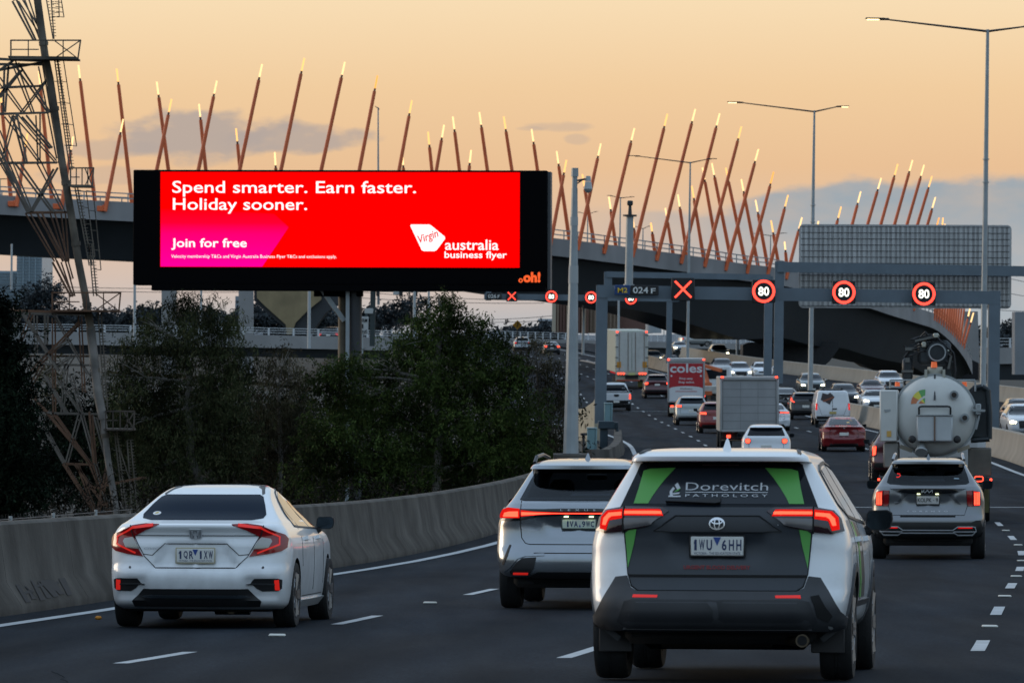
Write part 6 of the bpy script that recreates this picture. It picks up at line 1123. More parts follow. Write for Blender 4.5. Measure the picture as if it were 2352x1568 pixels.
# crane truck between the two box trucks
cn_ = thing('crane_truck', 'white tray truck with a folded orange crane arm between the two box trucks', 'truck')
obj('tray', MB().box((0, 2.2, 1.25), (2.4, 4.2, .5), bev=.03), mat('tray_pale', (.40, .40, .37), .6, var=.15), cn_); obj('cab', MB().box((0, 5.4, 1.7), (2.3, 1.9, 2.2), bev=.15), CABW, cn_); obj('rear_window', MB().box((0, 4.43, 2.2), (1.6, .03, .6)), GLASS, cn_)
ck = mat('crane_orange', (.45, .10, .025), .5, var=.1); obj('crane_arm', MB().bar((-.55, 1.6, 1.5), (-.95, 2.2, 2.85), .28).bar((-.95, 2.2, 2.85), (.3, 1.2, 2.5), .22).box((-.55, 1.6, 1.5), (.5, .5, .4)), ck, cn_); obj('tool_box', MB().box((-.7, .1, 1.05), (.7, .3, .25)), ck, cn_)
obj('chassis', MB().box((0, 3, .75), (.9, 6.5, .3)), UNDER, cn_)
for s_ in (-1, 1): obj('tail_lamp', MB().box((s_*.95, .02, .85), (.30, .06, .14)), REDHOT, cn_)
truck_wheels(cn_, (1.2, 5.4), .9, .42); place(cn_, 1648, 352)
# vacuum tanker
tk = thing('tanker_truck', 'white vacuum tanker with a round bolted rear door and black hose reel on top', 'truck')
TKW = mat('tank_white', (.56, .56, .525), .42, var=.07, vscale=1.5, streak=.07); TKG = mat('tank_grey', (.30, .32, .32), .5, var=.12, vscale=1.5); DKT = mat('tank_dark', (.026, .032, .036), .45, .3, var=.3); zc = 2.38
tank = obj('tank', MB().tube((0, .45, zc), (0, 7.2, zc), .905, n=48), TKW, tk, 30)
dome = MB().lathe([(.90, .42), (.905, .40), (.89, .32), (.82, .22), (.68, .12), (.48, .05), (.25, .012), (.001, 0)], (0, 0, zc), 'Y', 48); obj('rear_door', dome, TKW, tk)
obj('door_ring', MB().lathe([(.90, .46), (.95, .46), (.95, .36), (.90, .36), (.90, .46)], (0, 0, zc), 'Y', 48), TKG, tk)
hb = obj('hatch_box', MB().box((-.0, -.05, zc-.28), (.80, .30, .58), bev=.03), mat('hatch_white', (.44, .46, .46), .45, var=.06), tk); obj('hatch_bar', MB().box((0, -.215, zc-.28), (.035, .03, .54)), mat('bar_rust', (.16, .10, .07), .7), hb); obj('hatch_lip', MB().box((0, -.06, zc+.02), (.82, .33, .02)), TKG, hb)
obj('handle_frame', MB().poly([(-.35, -.02, zc+.02), (-.35, -.08, zc+.19), (-.30, -.08, zc+.215), (.30, -.08, zc+.215), (.35, -.08, zc+.19), (.35, -.02, zc+.02)], .022, 8), BLACK, tk)
for (x, z) in ((.43, .47), (.67, -.04)): p_ = obj('port', MB().tube((x, .16, zc+z), (x, -.02, zc+z), .075, n=16).lathe([(.055, 0), (.10, 0), (.10, .03), (.055, .03)], (x, .0, zc+z), 'Y', 16), TKG, tk); obj('port_hole', MB().tube((x, -.025, zc+z), (x, -.03, zc+z), .058, n=16), mat('hole_dark', (.03, .022, .016), .7), p_)
an_ = lambda a0, a1, m_, nm: obj(nm, MB().add([(-.22, .055, zc+.28)]+[(-.22+.31*math.cos(t), .075-abs(t-2)*.03+.05, zc+.28+.31*math.sin(t)) for t in np.linspace(R(a0), R(a1), 8)], [tuple(range(9))]), m_, tk, 0, False)
an_(150, 182, mat('gauge_orange', (.50, .16, .06), .5), 'gauge_sticker'); an_(118, 150, mat('gauge_yellow', (.62, .55, .06), .5), 'gauge_sticker'); an_(88, 118, mat('gauge_green', (.10, .32, .09), .5), 'gauge_sticker')
for o in [c_ for c_ in tk.children if c_.name.startswith('gauge')]:
    for v_ in o.data.vertices: 
        rr = math.hypot(v_.co.x, v_.co.z-zc); v_.co.y = float(np.interp(rr, [0, .25, .48, .68, .82, .9], [0, .012, .05, .12, .22, .33]))-.012
obj('gauge_rod', MB().tube((0, -.01, zc+.36), (0, .30, zc+.92), .02, n=8), DARKM, tk)
for s_ in (-1, 1):
    obj('side_latch', MB().box((s_*.97, .25, zc+.15), (.12, .25, .25), bev=.02).bar((s_*.85, .15, zc+.13), (s_*1.12, .10, zc+.12), .05).bar((s_*1.0, .2, zc+.05), (s_*.92, .2, zc-.30), .04), TKG, tk); obj('door_roller', MB().tube((s_*.50, -.02, zc-.52), (s_*.50, -.14, zc-.52), .085, n=16).lathe([(.085, -.14), (.06, -.18), (.001, -.19)], (s_*.50, 0, zc-.52), 'Y', 16), BLACK, tk)
    obj('tank_brace', MB().bar((s_*.50, .15, zc-.78), (s_*.78, .15, zc-.68), .09), mat('brace_tan', (.22, .19, .14), .6, var=.3), tk)
obj('side_cabinet', MB().box((-1.03, 1.2, 2.38), (.40, 2.2, 1.16), bev=.03), TKW, tk); obj('side_cabinet', MB().box((-.98, 1.2, 1.50), (.34, 2.0, .56), bev=.03), mat('cab_tan', (.20, .19, .17), .6, var=.2), tk); obj('hazard_sticker', MB().box((-1.02, .09, 1.98), (.10, .012, .13)), mat('sticker_amber', (.6, .35, .08), .5), tk)
obj('hose_frame', MB().poly([(.85, .6, zc+.62), (1.05, .6, zc+.66), (1.18, .6, zc+.58), (1.22, .6, zc+.1), (1.22, .6, zc-.52), (.80, .6, zc-.55)], .06, 8).box((1.0, 1.4, zc+.05), (.50, 1.5, 1.2), bev=.08), DKT, tk); obj('side_locker', MB().box((1.0, 1.0, 1.35), (.52, 1.6, .62), bev=.02), mat('locker_brown', (.085, .075, .06), .6, var=.25), tk)
obj('rear_frame', MB().box((0, .6, 1.28), (1.3, .5, .34), bev=.05).box((-.25, .2, 1.40), (.18, .5, .30)).box((0, .1, .92), (2.4, .14, .16)), DKT, tk)
obj('outlet_pipe', MB().tube((-.30, -.10, 1.62), (-.30, .25, 1.85), .09, n=14).tube((-.30, -.12, 1.60), (-.30, -.16, 1.56), .14, n=14), TKG, tk)
for s_ in (-1, 1):
    lamp = obj('tail_lamp', MB().box((s_*.98, -.0, .98), (.30, .05, .16), bev=.02), BLACK, tk); q = MB(); n = 16
    pr_ = [(s_*.98+.095*np.sign(math.cos(t))*abs(math.cos(t))**.5, .98+.055*np.sign(math.sin(t))*abs(math.sin(t))**.5) for t in np.linspace(0, 2*math.pi, n, endpoint=False)]
    q.poly([(x, -.03, z) for x, z in pr_+pr_[:1]], .011, 5); obj('lamp_ring', q, REDHOT, lamp); obj('mud_flap', MB().box((s_*.98, .55, .52), (.46, .03, .62), bev=.01), mat('flap_green', (.07, .065, .02), .7, var=.2), tk); obj('side_lamp', MB().box((s_*1.25, .1, .96), (.05, .05, .05)), REDHOT, tk)
obj('chassis', MB().box((0, 4.0, .95), (.95, 8.0, .3)), UNDER, tk); obj('cab', MB().box((0, 8.9, 1.75), (2.3, 1.9, 2.2), bev=.2), CABW, tk)
truck_wheels(tk, (1.3, 2.6, 8.4), .98, .5)
nk = obj('tank_neck', MB().tube((0, .75, zc+.80), (0, .75, zc+1.10), .19, .17, 20).box((-.2, .5, zc+.92), (.06, .4, .24)).box((.2, .5, zc+.92), (.06, .4, .24)), mat('neck_cream', (.38, .37, .31), .5), tk); obj('beacon', MB().tube((-.02, .62, zc+1.08), (-.02, .62, zc+1.21), .075, .06, 14), mat('beacon_orange', (.6, .12, .03), .4, emit=(1, .15, .03), es=.3), tk)
obj('guard_rail', MB().poly([(-1.0, .5, zc+.62), (-1.0, .5, zc+.80), (-.3, .5, zc+.80)], .022, 6).poly([(.3, .5, zc+.80), (.9, .5, zc+.80), (.9, .5, zc+.55)], .022, 6), TKG, tk)
for x in (-.84, .66): obj('beacon', MB().tube((x, .55, zc+.66), (x, .55, zc+.76), .06, .05, 12), mat('beacon_orange', (0, 0, 0)), tk)
hr = MB(); rg2 = random.Random(5)
hr.box((-.02, 1.3, zc+1.42), (.75, .9, .55), bev=.08).tube((.05, .75, zc+1.42), (.05, 1.1, zc+1.42), .24, n=20).bar((-.62, 1.1, zc+.85), (-.55, 1.1, zc+1.55), .17).bar((-.55, 1.1, zc+1.5), (.05, 1.0, zc+1.78), .16).bar((-.10, .95, zc+1.74), (.25, .95, zc+1.60), .12).bar((.32, 1.1, zc+.75), (.28, 1.1, zc+1.4), .12).box((-.62, 1.1, zc+1.05), (.24, .4, .5), bev=.05)
obj('hose_boom', hr, DKT, tk); obj('drum_ring', MB().lathe([(.17, .74), (.20, .74), (.20, .70), (.17, .70)], (.05, 0, zc+1.42), 'Y', 20, cap=False), TKG, tk); obj('boom_bracket', MB().box((-.62, .88, zc+1.25), (.10, .06, .10)).box((-.62, .88, zc+1.0), (.26, .05, .05)).box((-.56, .9, zc+1.50), (.22, .05, .07)).bar((-.45, .82, zc+1.68), (.1, .78, zc+1.80), .05).bar((.3, .88, zc+1.05), (.36, .88, zc+1.35), .05), mat('bracket_grey', (.14, .14, .13), .5, .5), tk); hr = MB()
for i in range(9):
    a0, b0 = rg2.uniform(-.65, -.2), rg2.uniform(.0, .42); h0 = zc+rg2.uniform(1.25, 1.75); pts = [(a0+(b0-a0)*t, .8+rg2.uniform(0, .1), h0+.22*math.sin(math.pi*t)*rg2.uniform(.5, 1.2)-.15*t) for t in np.linspace(0, 1, 7)]; hr.poly(pts, .022, 6)
hr.poly([(-.70, 1.0, zc+.6+.14*i) if i % 2 else (-.60, 1.0, zc+.6+.14*i) for i in range(8)], .03, 6); hr.poly([(.28, .9, zc+1.55), (.42, .9, zc+1.4), (.46, .9, zc+1.0), (.40, .9, zc+.7)], .03, 6)
obj('hose', hr, BLACK, tk)
for c_, z_ in (((.02, .72, zc+1.80), (.12, .2, .10)), ((-.25, .80, zc+1.60), (.10, .1, .12)), ((.22, .80, zc+1.46), (.2, .05, .04))): obj('boom_fitting', MB().box(c_, z_, bev=.015), mat('fitting_pale', (.42, .42, .36), .4, .5), tk)
place(tk, 2147, 121.5, .085)
# ================================================================ trees, shrubs and the far background
def leafmat(name, a_, b_, c_):
    m = bpy.data.materials.new(name); m.use_nodes = True; t = m.node_tree; p = t.nodes['Principled BSDF']; p.inputs['Roughness'].default_value = .75; p.inputs['Specular IOR Level'].default_value = .04
    g_ = t.nodes.new('ShaderNodeNewGeometry'); rp = t.nodes.new('ShaderNodeValToRGB'); t.links.new(g_.outputs['Random Per Island'], rp.inputs[0])
    rp.color_ramp.elements[0].color = (*a_, 1); rp.color_ramp.elements[1].color = (*c_, 1); q = rp.color_ramp.elements.new(.75); q.color = (*b_, 1); 
    tc2 = t.nodes.new('ShaderNodeTexCoord'); n2_ = t.nodes.new('ShaderNodeTexNoise'); n2_.inputs['Scale'].default_value = .75; n2_.inputs['Detail'].default_value = 2; t.links.new(tc2.outputs['Object'], n2_.inputs['Vector'])
    mr2 = t.nodes.new('ShaderNodeMapRange'); t.links.new(n2_.outputs[0], mr2.inputs[0]); mr2.inputs[1].default_value = .36; mr2.inputs[2].default_value = .64; mr2.inputs[3].default_value = .35; mr2.inputs[4].default_value = 1.75
    v2_ = t.nodes.new('ShaderNodeVectorMath'); v2_.operation = 'SCALE'; t.links.new(rp.outputs[0], v2_.inputs[0]); t.links.new(mr2.outputs[0], v2_.inputs['Scale']); t.links.new(v2_.outputs[0], p.inputs['Base Color']); return m
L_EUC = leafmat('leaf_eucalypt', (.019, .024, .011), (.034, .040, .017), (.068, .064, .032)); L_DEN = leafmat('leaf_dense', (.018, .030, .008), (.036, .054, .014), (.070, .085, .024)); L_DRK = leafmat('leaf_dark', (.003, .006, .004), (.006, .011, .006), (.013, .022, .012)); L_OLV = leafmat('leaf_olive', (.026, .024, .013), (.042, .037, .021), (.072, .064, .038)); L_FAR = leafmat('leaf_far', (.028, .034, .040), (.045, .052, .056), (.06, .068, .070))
BARK = mat('bark_pale', (.13, .12, .105), .85, var=.35, vscale=1.5, streak=.2); BARKD = mat('bark_dark', (.04, .034, .028), .9, var=.3)
def leaves(blobs, d, dens, ln, wd, droop, spread=1.0, sprig=14, depth=None):
    """sprays of single leaves through the volume of each lobe; lobes = (u, v, half width, half height) in picture units at distance d"""
    k = F/d; cs = []; 
    for (u, v, ru, rv) in blobs:
        c_ = P(u, v, d); rx, rz = ru/k, rv/k; ry = depth or min(rx, rz)*1.1; n = max(3, int(dens*math.pi*rx*rz/sprig))
        q = rng.normal(size=(n, 3)); q /= np.linalg.norm(q, axis=1)[:, None]; q *= (rng.random((n, 1))**.42)*spread*(1+.22*rng.normal(size=(n, 1)))
        cs.append(q*np.array([rx, ry, rz])+np.array([c_.x, c_.y+rng.uniform(-.6, .6), c_.z]))
    cs = np.vstack(cs); n = len(cs)*sprig; c_ = np.repeat(cs, sprig, 0)
    ax = rng.normal(size=(len(cs), 3)); ax[:, 2] -= droop*.6; ax /= np.linalg.norm(ax, axis=1)[:, None]; ax = np.repeat(ax, sprig, 0)
    c_ = c_+ax*(rng.random((n, 1))-.2)*ln*3.2+rng.normal(size=(n, 3))*ln*.42
    dr = ax*.7+rng.normal(size=(n, 3))*.55; dr[:, 2] -= droop; dr /= np.linalg.norm(dr, axis=1)[:, None]
    sd_ = np.cross(dr, rng.normal(size=(n, 3))); sd_ /= np.linalg.norm(sd_, axis=1)[:, None]
    L_ = ln*(.6+.8*rng.random((n, 1))); w_ = wd*(.6+.8*rng.random((n, 1))); vs = np.empty((n, 4, 3))
    vs[:, 0] = c_; vs[:, 1] = c_+dr*L_*.45+sd_*w_*.5; vs[:, 2] = c_+dr*L_; vs[:, 3] = c_+dr*L_*.45-sd_*w_*.5
    me = bpy.data.meshes.new('leaves'); me.vertices.add(4*n); me.vertices.foreach_set('co', vs.reshape(-1)); me.loops.add(4*n); me.loops.foreach_set('vertex_index', np.arange(4*n)); me.polygons.add(n); me.polygons.foreach_set('loop_start', np.arange(n)*4); me.update(calc_edges=True); return me
def limb(mb, p, q, r0, r1, n=6, wob=.25):
    p, q = Vector(p), Vector(q); L = (q-p).length; prev = p; pr = r0
    for i in range(1, n+1):
        f = i/n; c_ = p.lerp(q, f)+Vector((random.uniform(-1, 1), random.uniform(-1, 1), random.uniform(-.4, .4)))*wob*L*.10*(1 if i < n else 0)+Vector((0, 0, math.sin(f*math.pi)*L*.05)); r = r0+(r1-r0)*f; mb.tube(prev, c_, pr, r, 7, cap=False); prev, pr = c_, r
def tree(name, label, cat, blobs, d, lm, trunk, dens=420, ln=.22, wd=.05, droop=.7, bark=BARKD, r0=.16, group=None, limbs=True, spread=1.0, sprig=14, depth=None):
    b = P(*trunk[0], d); r = thing(name, label, cat, b, (0, 0, 0), group); me = leaves(blobs, d, dens, ln, wd, droop, spread, sprig, depth)
    o = obj('crown', me, lm, r); o.location = -b
    mb = MB(); pts = [P(*q, d) for q in trunk]
    for i, (p, q) in enumerate(zip(pts[:-1], pts[1:])): f0, f1 = i/len(pts), (i+1)/len(pts); mb.tube(p, q, r0*(1-f0*.6), r0*(1-f1*.6), 9)
    if limbs:
        for (u, v, ru, rv) in blobs:
            c_ = P(u, v, d); j = min(pts[1:], key=lambda q: (q-c_).length); limb(mb, j, c_, r0*.38, r0*.08)
            for k in range(3): limb(mb, j.lerp(c_, .6), P(u+random.uniform(-.7, .7)*ru, v-random.uniform(.1, .8)*rv, d)+Vector((0, random.uniform(-.5, .5), 0)), r0*.13, r0*.03, 4)
    mb.v = [(q[0]-b.x, q[1]-b.y, q[2]-b.z) for q in mb.v]; obj('trunk', mb, bark, r); return r
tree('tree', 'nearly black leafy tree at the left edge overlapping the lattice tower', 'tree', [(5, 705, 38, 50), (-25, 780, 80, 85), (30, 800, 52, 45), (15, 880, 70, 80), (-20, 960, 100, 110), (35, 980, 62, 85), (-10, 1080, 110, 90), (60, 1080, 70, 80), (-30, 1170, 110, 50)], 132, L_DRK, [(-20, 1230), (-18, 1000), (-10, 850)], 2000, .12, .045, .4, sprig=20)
tree('eucalyptus_tree', 'tall loose grey-green eucalypt with a pale crooked trunk under the billboard', 'tree', [(412, 700, 42, 34), (455, 725, 55, 50), (345, 742, 40, 36), (520, 745, 45, 50), (310, 800, 55, 42), (395, 790, 80, 60), (485, 810, 85, 70), (545, 850, 48, 60), (285, 870, 60, 60), (380, 890, 110, 80), (500, 920, 95, 85), (300, 980, 85, 90), (420, 1010, 120, 90), (540, 1010, 70, 90), (330, 1090, 100, 80), (480, 1110, 110, 70)], 175, L_EUC, [(478, 1240), (464, 1110), (436, 1050), (440, 985), (428, 940), (436, 880), (425, 800)], 1050, .15, .030, 1.0, BARK, .17, spread=1.05, sprig=13)
tree('eucalyptus_tree', 'thin olive eucalypt between the pale trunk tree and the dense green tree', 'tree', [(650, 810, 34, 24), (625, 850, 48, 40), (680, 860, 40, 40), (640, 920, 75, 60), (600, 990, 70, 80), (690, 980, 70, 80), (640, 1080, 110, 90)], 178, L_OLV, [(640, 1230), (645, 1050), (640, 900)], 900, .14, .028, 1.0, BARK, .10, spread=1.05, sprig=12)
tree('tree', 'large dense green tree with a pointed top right of the billboard column', 'tree', [(1015, 690, 22, 26), (1035, 720, 48, 36), (990, 745, 55, 40), (1095, 752, 48, 38), (950, 800, 70, 50), (1050, 810, 90, 60), (1140, 800, 40, 36), (880, 850, 70, 46), (800, 845, 60, 34), (750, 880, 45, 40), (990, 880, 110, 70), (1110, 880, 85, 70), (1180, 860, 40, 46), (820, 920, 100, 60), (930, 960, 130, 80), (1080, 980, 120, 85), (1190, 960, 75, 80), (770, 1000, 90, 80), (880, 1060, 130, 80), (1040, 1080, 130, 70), (1190, 1060, 95, 70), (740, 1090, 90, 70)], 168, L_DEN, [(1002, 1240), (1004, 1080), (1010, 1000), (1000, 880), (1010, 760)], 1700, .125, .036, .6, BARK, .16, sprig=20)
tree('shrub', 'brownish feathery shrub between the dense tree and the camera mast', 'shrub', [(1228, 790, 34, 20), (1205, 830, 45, 34), (1262, 850, 34, 40), (1240, 910, 60, 60), (1290, 920, 30, 60), (1270, 1000, 50, 70), (1230, 1060, 70, 60)], 185, L_OLV, [(1245, 1200), (1245, 1000), (1235, 860)], 950, .13, .03, .6, BARKD, .08, sprig=12)
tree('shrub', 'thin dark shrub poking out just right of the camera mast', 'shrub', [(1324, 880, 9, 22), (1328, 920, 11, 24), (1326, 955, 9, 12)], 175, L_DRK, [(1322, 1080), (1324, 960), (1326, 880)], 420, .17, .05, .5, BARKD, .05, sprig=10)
tree('shrub', 'yellowish shrub at the foot of the lattice tower', 'shrub', [(105, 850, 32, 36), (120, 890, 36, 40), (95, 930, 40, 40)], 205, leafmat('leaf_gold', (.03, .025, .014), (.07, .06, .03), (.13, .11, .06)), [(108, 1000), (108, 920)], 300, .17, .05, .3, BARKD, .06, sprig=10)
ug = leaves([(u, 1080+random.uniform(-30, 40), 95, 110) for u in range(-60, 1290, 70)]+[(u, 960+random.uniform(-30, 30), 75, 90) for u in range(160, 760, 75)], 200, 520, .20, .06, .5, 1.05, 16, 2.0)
o = obj('undergrowth', ug, L_DRK); o['kind'] = 'stuff'; o['label'] = 'dark tangled undergrowth filling the bank behind the left barrier'
dg_ = leaves([(u, 1150, 70, 55) for u in range(40, 1200, 55)], 150, 130, .20, .03, -.2, 1.1, 8, 1.0); o = obj('dry_twigs', dg_, leafmat('leaf_dry', (.010, .008, .006), (.018, .015, .011), (.04, .033, .024))); o['kind'] = 'stuff'; o['label'] = 'dry grass and twigs along the foot of the trees'
# far trees
for (nm, lb, bl, d, tr) in (('tree', 'far dark round tree in front of the glass tower at the left edge', [(70, 690, 34, 30), (110, 680, 36, 36), (55, 720, 50, 30), (120, 725, 45, 30)], 620, [(90, 790), (90, 710)]),
                            ('tree', 'far umbrella-shaped gum tree above the low bridge beside the dense green tree', [(945, 690, 26, 9), (915, 700, 14, 7), (975, 698, 22, 8), (930, 705, 20, 6)], 640, [(948, 790), (946, 720), (944, 698)]),
                            ('tree', 'far dark tree just left of the umbrella-shaped gum', [(895, 725, 40, 22), (930, 728, 40, 22), (868, 742, 25, 14)], 660, [(895, 790), (895, 740)]),
                            ('tree', 'far tree beside the grey pier at the right edge', [(2312, 752, 20, 16), (2322, 770, 22, 16)], 640, [(2314, 810), (2314, 770)])):
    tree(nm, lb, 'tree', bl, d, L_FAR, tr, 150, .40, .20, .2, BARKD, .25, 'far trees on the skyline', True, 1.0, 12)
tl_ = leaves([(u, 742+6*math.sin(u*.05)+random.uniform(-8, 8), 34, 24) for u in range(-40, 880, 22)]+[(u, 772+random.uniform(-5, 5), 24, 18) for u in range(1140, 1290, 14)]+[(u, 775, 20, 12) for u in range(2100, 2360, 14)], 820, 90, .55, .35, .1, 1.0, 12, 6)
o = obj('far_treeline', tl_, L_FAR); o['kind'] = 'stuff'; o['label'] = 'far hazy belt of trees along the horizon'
hl = MB(); us = list(range(-400, 3000, 60)); tp = [762-8*math.sin(u*.004)-6*math.sin(u*.011+1) for u in us]
hl.add([P(u, v, 2600) for u, v in zip(us, tp)]+[P(u, 800, 2500) for u in us]+[P(u, v+2, 2900) for u, v in zip(us, tp)], [(i, i+1, len(us)+i+1, len(us)+i) for i in range(len(us)-1)]+[(i, i+1, 2*len(us)+i+1, 2*len(us)+i) for i in range(len(us)-1)])
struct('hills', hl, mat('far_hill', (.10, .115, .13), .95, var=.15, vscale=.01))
us = np.linspace(-1.25, 1.25, 90); bh = MB(); vs = []                                   # unseen dark ridge added behind the viewer for paintwork reflections
for i, t in enumerate(us):
    rr = 260+30*math.sin(i*.7); hgt = 15+5*math.sin(i*.53)+4*math.sin(i*1.31+1)+3*math.sin(i*2.7); vs += [(rr*math.sin(t), -rr*math.cos(t), 2), (rr*math.sin(t), -rr*math.cos(t), 4+hgt), (rr*1.15*math.sin(t), -rr*1.15*math.cos(t), 4+hgt*.8)]
bh.add(vs, [(3*i, 3*i+3, 3*i+4, 3*i+1) for i in range(89)]+[(3*i+1, 3*i+4, 3*i+5, 3*i+2) for i in range(89)]); struct('terrain', bh, GROUND)
# ---------------------------------------------------------------- far buildings
def block(name, label, pts_parts, d, dep=20):
    r = thing(name, label, 'building', P(pts_parts[0][1], 790, d))
    for (nm, u0, u1, v0, v1, m, off) in pts_parts: mb = MB(); pbox(mb, u0, u1, v0, v1, d+off, dep if off >= 0 else .3, 0); sub(nm, mb, m, r)
    return r
GLB = mat('tower_glass', (.26, .34, .39), .25, .1, var=.1, vscale=.05); GLD = mat('tower_glass_dark', (.17, .235, .28), .25); 
pp_ = [('wall', 38, 96, 580, 700, GLB, 0), ('wall', -20, 38, 622, 700, GLB, 4)]
for v in range(586, 690, 7): pp_.append(('window_band', 38.5, 95.5, v, v+3, GLD, -.4))
for v in range(626, 690, 7): pp_.append(('window_band', -19, 37, v, v+3, GLD, 3.4))
for u in (52, 66, 80): pp_.append(('mullion', u, u+2, 582, 690, GLB, -.9))
block('office_tower', 'far blue glass office tower at the left edge below the viaduct', pp_, 1700, 40)
BR1 = mat('clad_brown', (.165, .085, .06), .7, var=.1, vscale=.1); BR2 = mat('clad_tan', (.26, .19, .13), .7, var=.1, vscale=.1); BR3 = mat('clad_rust', (.14, .07, .052), .7)
pp_ = [('wall', 1276, 1352, 676, 765, BR1, 0), ('wall', 1352, 1420, 676, 765, BR2, 1), ('wall', 1420, 1500, 682, 765, BR3, 2), ('wall', 1268, 1277, 680, 762, mat('clad_cream', (.42, .36, .27), .7), -.2)]
for i, u in enumerate(range(1280, 1350, 7)): pp_.append(('cladding_rib', u, u+3, 677, 764, BR2 if i % 3 == 0 else BR3, -.4))
for u in range(1356, 1420, 9): pp_.append(('cladding_rib', u, u+3.5, 677, 764, mat('clad_tan2', (.21, .15, .105), .7), .6))
block('warehouse', 'brown and tan ribbed building behind the camera mast', pp_, 760, 15)
block('building', 'low white-roofed building left of the ribbed brown building', [('wall', 1238, 1272, 736, 762, mat('far_grey', (.20, .22, .24), .7), 0), ('roof', 1236, 1274, 732, 737, mat('far_white', (.42, .44, .46), .6), -.5), ('window_band', 1242, 1270, 742, 747, mat('far_dark', (.06, .07, .08), .5), -.4), ('window_band', 1242, 1270, 752, 756, MATS['far_dark'], -.4)], 900, 12)
block('building', 'pair of small grey far buildings beside the pale columns', [('wall', 552-12, 566, 680, 760, mat('far_bldg', (.22, .25, .28), .6), 0), ('window_band', 542, 564, 690, 694, MATS['far_dark'], -.4), ('window_band', 542, 564, 704, 708, MATS['far_dark'], -.4), ('wall', 520, 541, 722, 760, mat('far_teal', (.20, .27, .28), .6), 0)], 1500, 20)
r = thing('silo', 'pale grey cylindrical tank behind the white semi trailer', 'tank', P(1501, 790, 740)); mb = MB().tube(P(1501, 765, 740), P(1501, 728, 740), 1.1, n=18); sub('body', mb, mat('silo_grey', (.32, .35, .37), .6), r); mb = MB().tube(P(1501, 728, 740), P(1501, 722, 740), 1.1, .3, 18); sub('roof', mb, GALV, r)
r = thing('steel_stair', 'grey steel stair frame right of the pale tank', 'frame', P(1545, 790, 735)); mb = MB()
for a_, b_ in (((1525, 700), (1525, 770)), ((1555, 700), (1555, 770)), ((1525, 712), (1575, 740)), ((1525, 738), (1575, 738)), ((1530, 766), (1560, 740)), ((1525, 726), (1555, 764))): mb.tube(P(*a_, 735), P(*b_, 735), .07, n=5)
sub('frame', mb, GALV, r)
block('building', 'small grey building on the skyline above the viaduct right of the red cross', [('wall', 1612, 1640, 555, 585, mat('roof_bldg', (.20, .21, .22), .7), 0), ('roof', 1585, 1646, 550, 554, mat('roof_dark', (.08, .09, .10), .6), -.3)], 800, 6) if False else None
# ---------------------------------------------------------------- small signs, poles and wires
AM = mat('sign_amber', (.62, .30, .02), .5)
def diamond(u, v, hw, d, label, vb):
    r = thing('warning_sign', label, 'sign', P(u, vb, d)); k = F/d; s_ = hw/k; c_ = P(u, v, d)-r.location
    obj('panel', MB().box(c_, (s_*1.41, .05, s_*1.41), Matrix.Rotation(R(45), 3, 'Y'), bev=.04), AM, r); obj('symbol', MB().bar(c_+Vector((-.1*s_, -.03, -.45*s_)), c_+Vector((.15*s_, -.03, .35*s_)), .05, .16*s_).box(c_+Vector((.05*s_, -.03, .45*s_)), (.25*s_, .05, .2*s_)), BLK, r); obj('post', MB().tube(c_+Vector((0, .04, -s_*.8)), (0, .04, 0), .05, n=8), DARKM, r)
diamond(1188.5, 746, 11, 520, 'amber diamond warning sign left of the camera mast', 790); diamond(1642, 748, 11, 590, 'amber diamond warning sign under the viaduct right of the red cross', 775)
obj('plate', MB().box(P(1642, 760, 589)-bpy.data.objects['warning_sign.001'].location, (.9, .05, .35)), AM, bpy.data.objects['warning_sign.001'])
r = thing('lane_notice', 'white sign reading FORM 1 LANE beside the billboard column', 'sign', P(832, 800, 380)); mb = MB(); pbox(mb, 819, 846, 727, 767, 380, .06); sub('panel', mb, mat('notice_white', (.42, .43, .42), .5), r)
for bd, u0, u1, v0, v1 in (('FORM', 821.5, 843.5, 731, 740), ('1', 830, 834.5, 744, 754), ('LANE', 822, 843, 757.5, 765)): text_on(bd, u0, u1, v0, v1, 379.95, BLK, r, bold=.01)
mb = MB(); mb.tube(P(832, 767, 380), P(832, 812, 380), .06, n=8); sub('post', mb, GALV, r)
GRNM = mat('signal_green', (.022, .035, .036), .5)
r = thing('signal_gantry', 'dark traffic signal gantry below the right half of the billboard', 'gantry', P(856, 800, 420)); mb = MB(); beam(mb, 852, 666, 981, 667, 420, .28, .3); sub('beam', mb, GRNM, r); mb = MB(); mb.bar(P(857, 662, 420), P(855, 795, 420), .40, .4); sub('leg', mb, GRNM, r)
for u in (868, 921, 955): mb = MB(); pbox(mb, u-4, u+4, 660, 680, 419.5, .4, .04); sub('signal_head', mb, BLK, r)
for (u0, u1, v0, v1) in ((903, 922, 663, 677), (837, 857, 708, 720)): mb = MB(); pbox(mb, u0, u1, v0, v1, 419.6, .05); sub('notice_panel', mb, mat('notice_white', (0, 0, 0)), r)
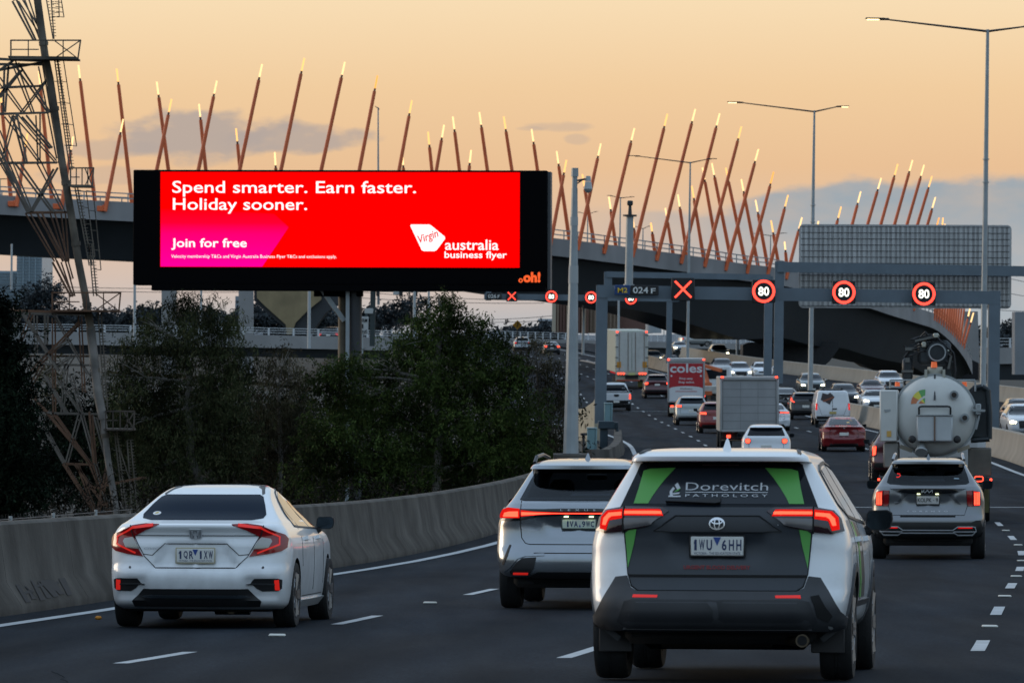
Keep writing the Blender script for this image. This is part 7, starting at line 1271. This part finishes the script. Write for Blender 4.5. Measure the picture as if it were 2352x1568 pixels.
for u, vt, vb, d, wd, lb in ((710.5, 655, 800, 330, .22, 'white post crossing the right half of the ochre pier'), (309.5, 640, 800, 420, .24, 'pale post below the left corner of the billboard'), (952, 655, 800, 380, .22, 'left of two pale posts rising behind the dense green tree'), (985, 655, 800, 390, .18, 'right of two pale posts rising behind the dense green tree'), (729, 660, 800, 430, .16, 'thin teal post left of the billboard column') if False else (462, 655, 800, 430, .2, 'teal grey post between the two pale viaduct columns'), (1340, 690, 815, 520, .28, 'grey post left of the near gantry leg below the second gantry'), (1421, 690, 830, 470, .22, 'grey post right of the near gantry leg'), (1694, 755, 822, 560, .3, 'grey post in front of the dark hull-shaped pier'), (27, 560, 665, 420, .18, 'thin white post left of the lattice tower')):
    tag(obj('post', MB().tube(P(u-.8, vb, d), P(u, vt, d), wd/2, wd/2.3, 10), mat('post_white', (.38, .41, .42), .5, var=.05)), lb, 'post')
wr_ = [((-60, 652), (700, 661), 6), ((-60, 660), (700, 669), 6), ((800, 668), (1250, 690), 5), ((800, 682), (1250, 696), 5), ((1120, 734), (1300, 722), 2), ((1120, 740), (1300, 733), 2), ((2180, 600), (2420, 660), 5), ((2180, 640), (2420, 690), 5), ((2180, 700), (2420, 715), 5)]
for i, (a_, b_, sg) in enumerate(wr_):
    pts = [P(a_[0]+(b_[0]-a_[0])*t, a_[1]+(b_[1]-a_[1])*t+sg*4*t*(1-t), 900) for t in np.linspace(0, 1, 14)]
    tag(obj('overhead_wire', MB().poly(pts, .045, 4), DARKM), f'{ordn[i]} thin overhead wire counted from the left edge across the low sky', 'wire', 'overhead wires')
tag(obj('debris', MB().box(P(226, 2138/1.503, 56.2)+Vector((0, 0, .02)), (.07, .05, .04), bev=.015), mat('debris_orange', (.55, .22, .02), .7, var=.3)), 'small orange scrap lying at the foot of the left barrier', 'debris')

def toe(d, t, off=.006):
    z_ = .09+.25*t; x_ = .30-.17*t; c_ = W(edgeL(d)-.95, zprof(d), d); h = heading(d); return c_+Vector((math.cos(h), -math.sin(h), 0))*(x_+off)+Vector((0, 0, z_+off*.5))
d0 = next(d for d in np.arange(50, 75, .1) if (lambda p: U0+F*(p.x)/p.y)(toe(d, .5)) > 112)
mb = MB(); rg3 = random.Random(3)
for i in range(7):
    a_ = d0-1.5+i*.42; t0, t1 = rg3.uniform(.05, .3), rg3.uniform(.75, .98); w_ = .30
    mb.add([toe(a_, t0), toe(a_+w_, t0), toe(a_+w_+rg3.uniform(-.25, .25), t1), toe(a_+rg3.uniform(-.25, .25), t1)], [(0, 1, 2, 3)])
    if i % 2: tt = rg3.uniform(.35, .7); mb.add([toe(a_-.3, tt), toe(a_+.4, tt+.06), toe(a_+.4, tt+.16), toe(a_-.3, tt+.10)], [(0, 1, 2, 3)])
tag(obj('graffiti', mb, mat('graffiti_black', (.018, .017, .017), .8), None, 0, False), 'dark scrawled graffiti low on the left concrete barrier', 'graffiti')
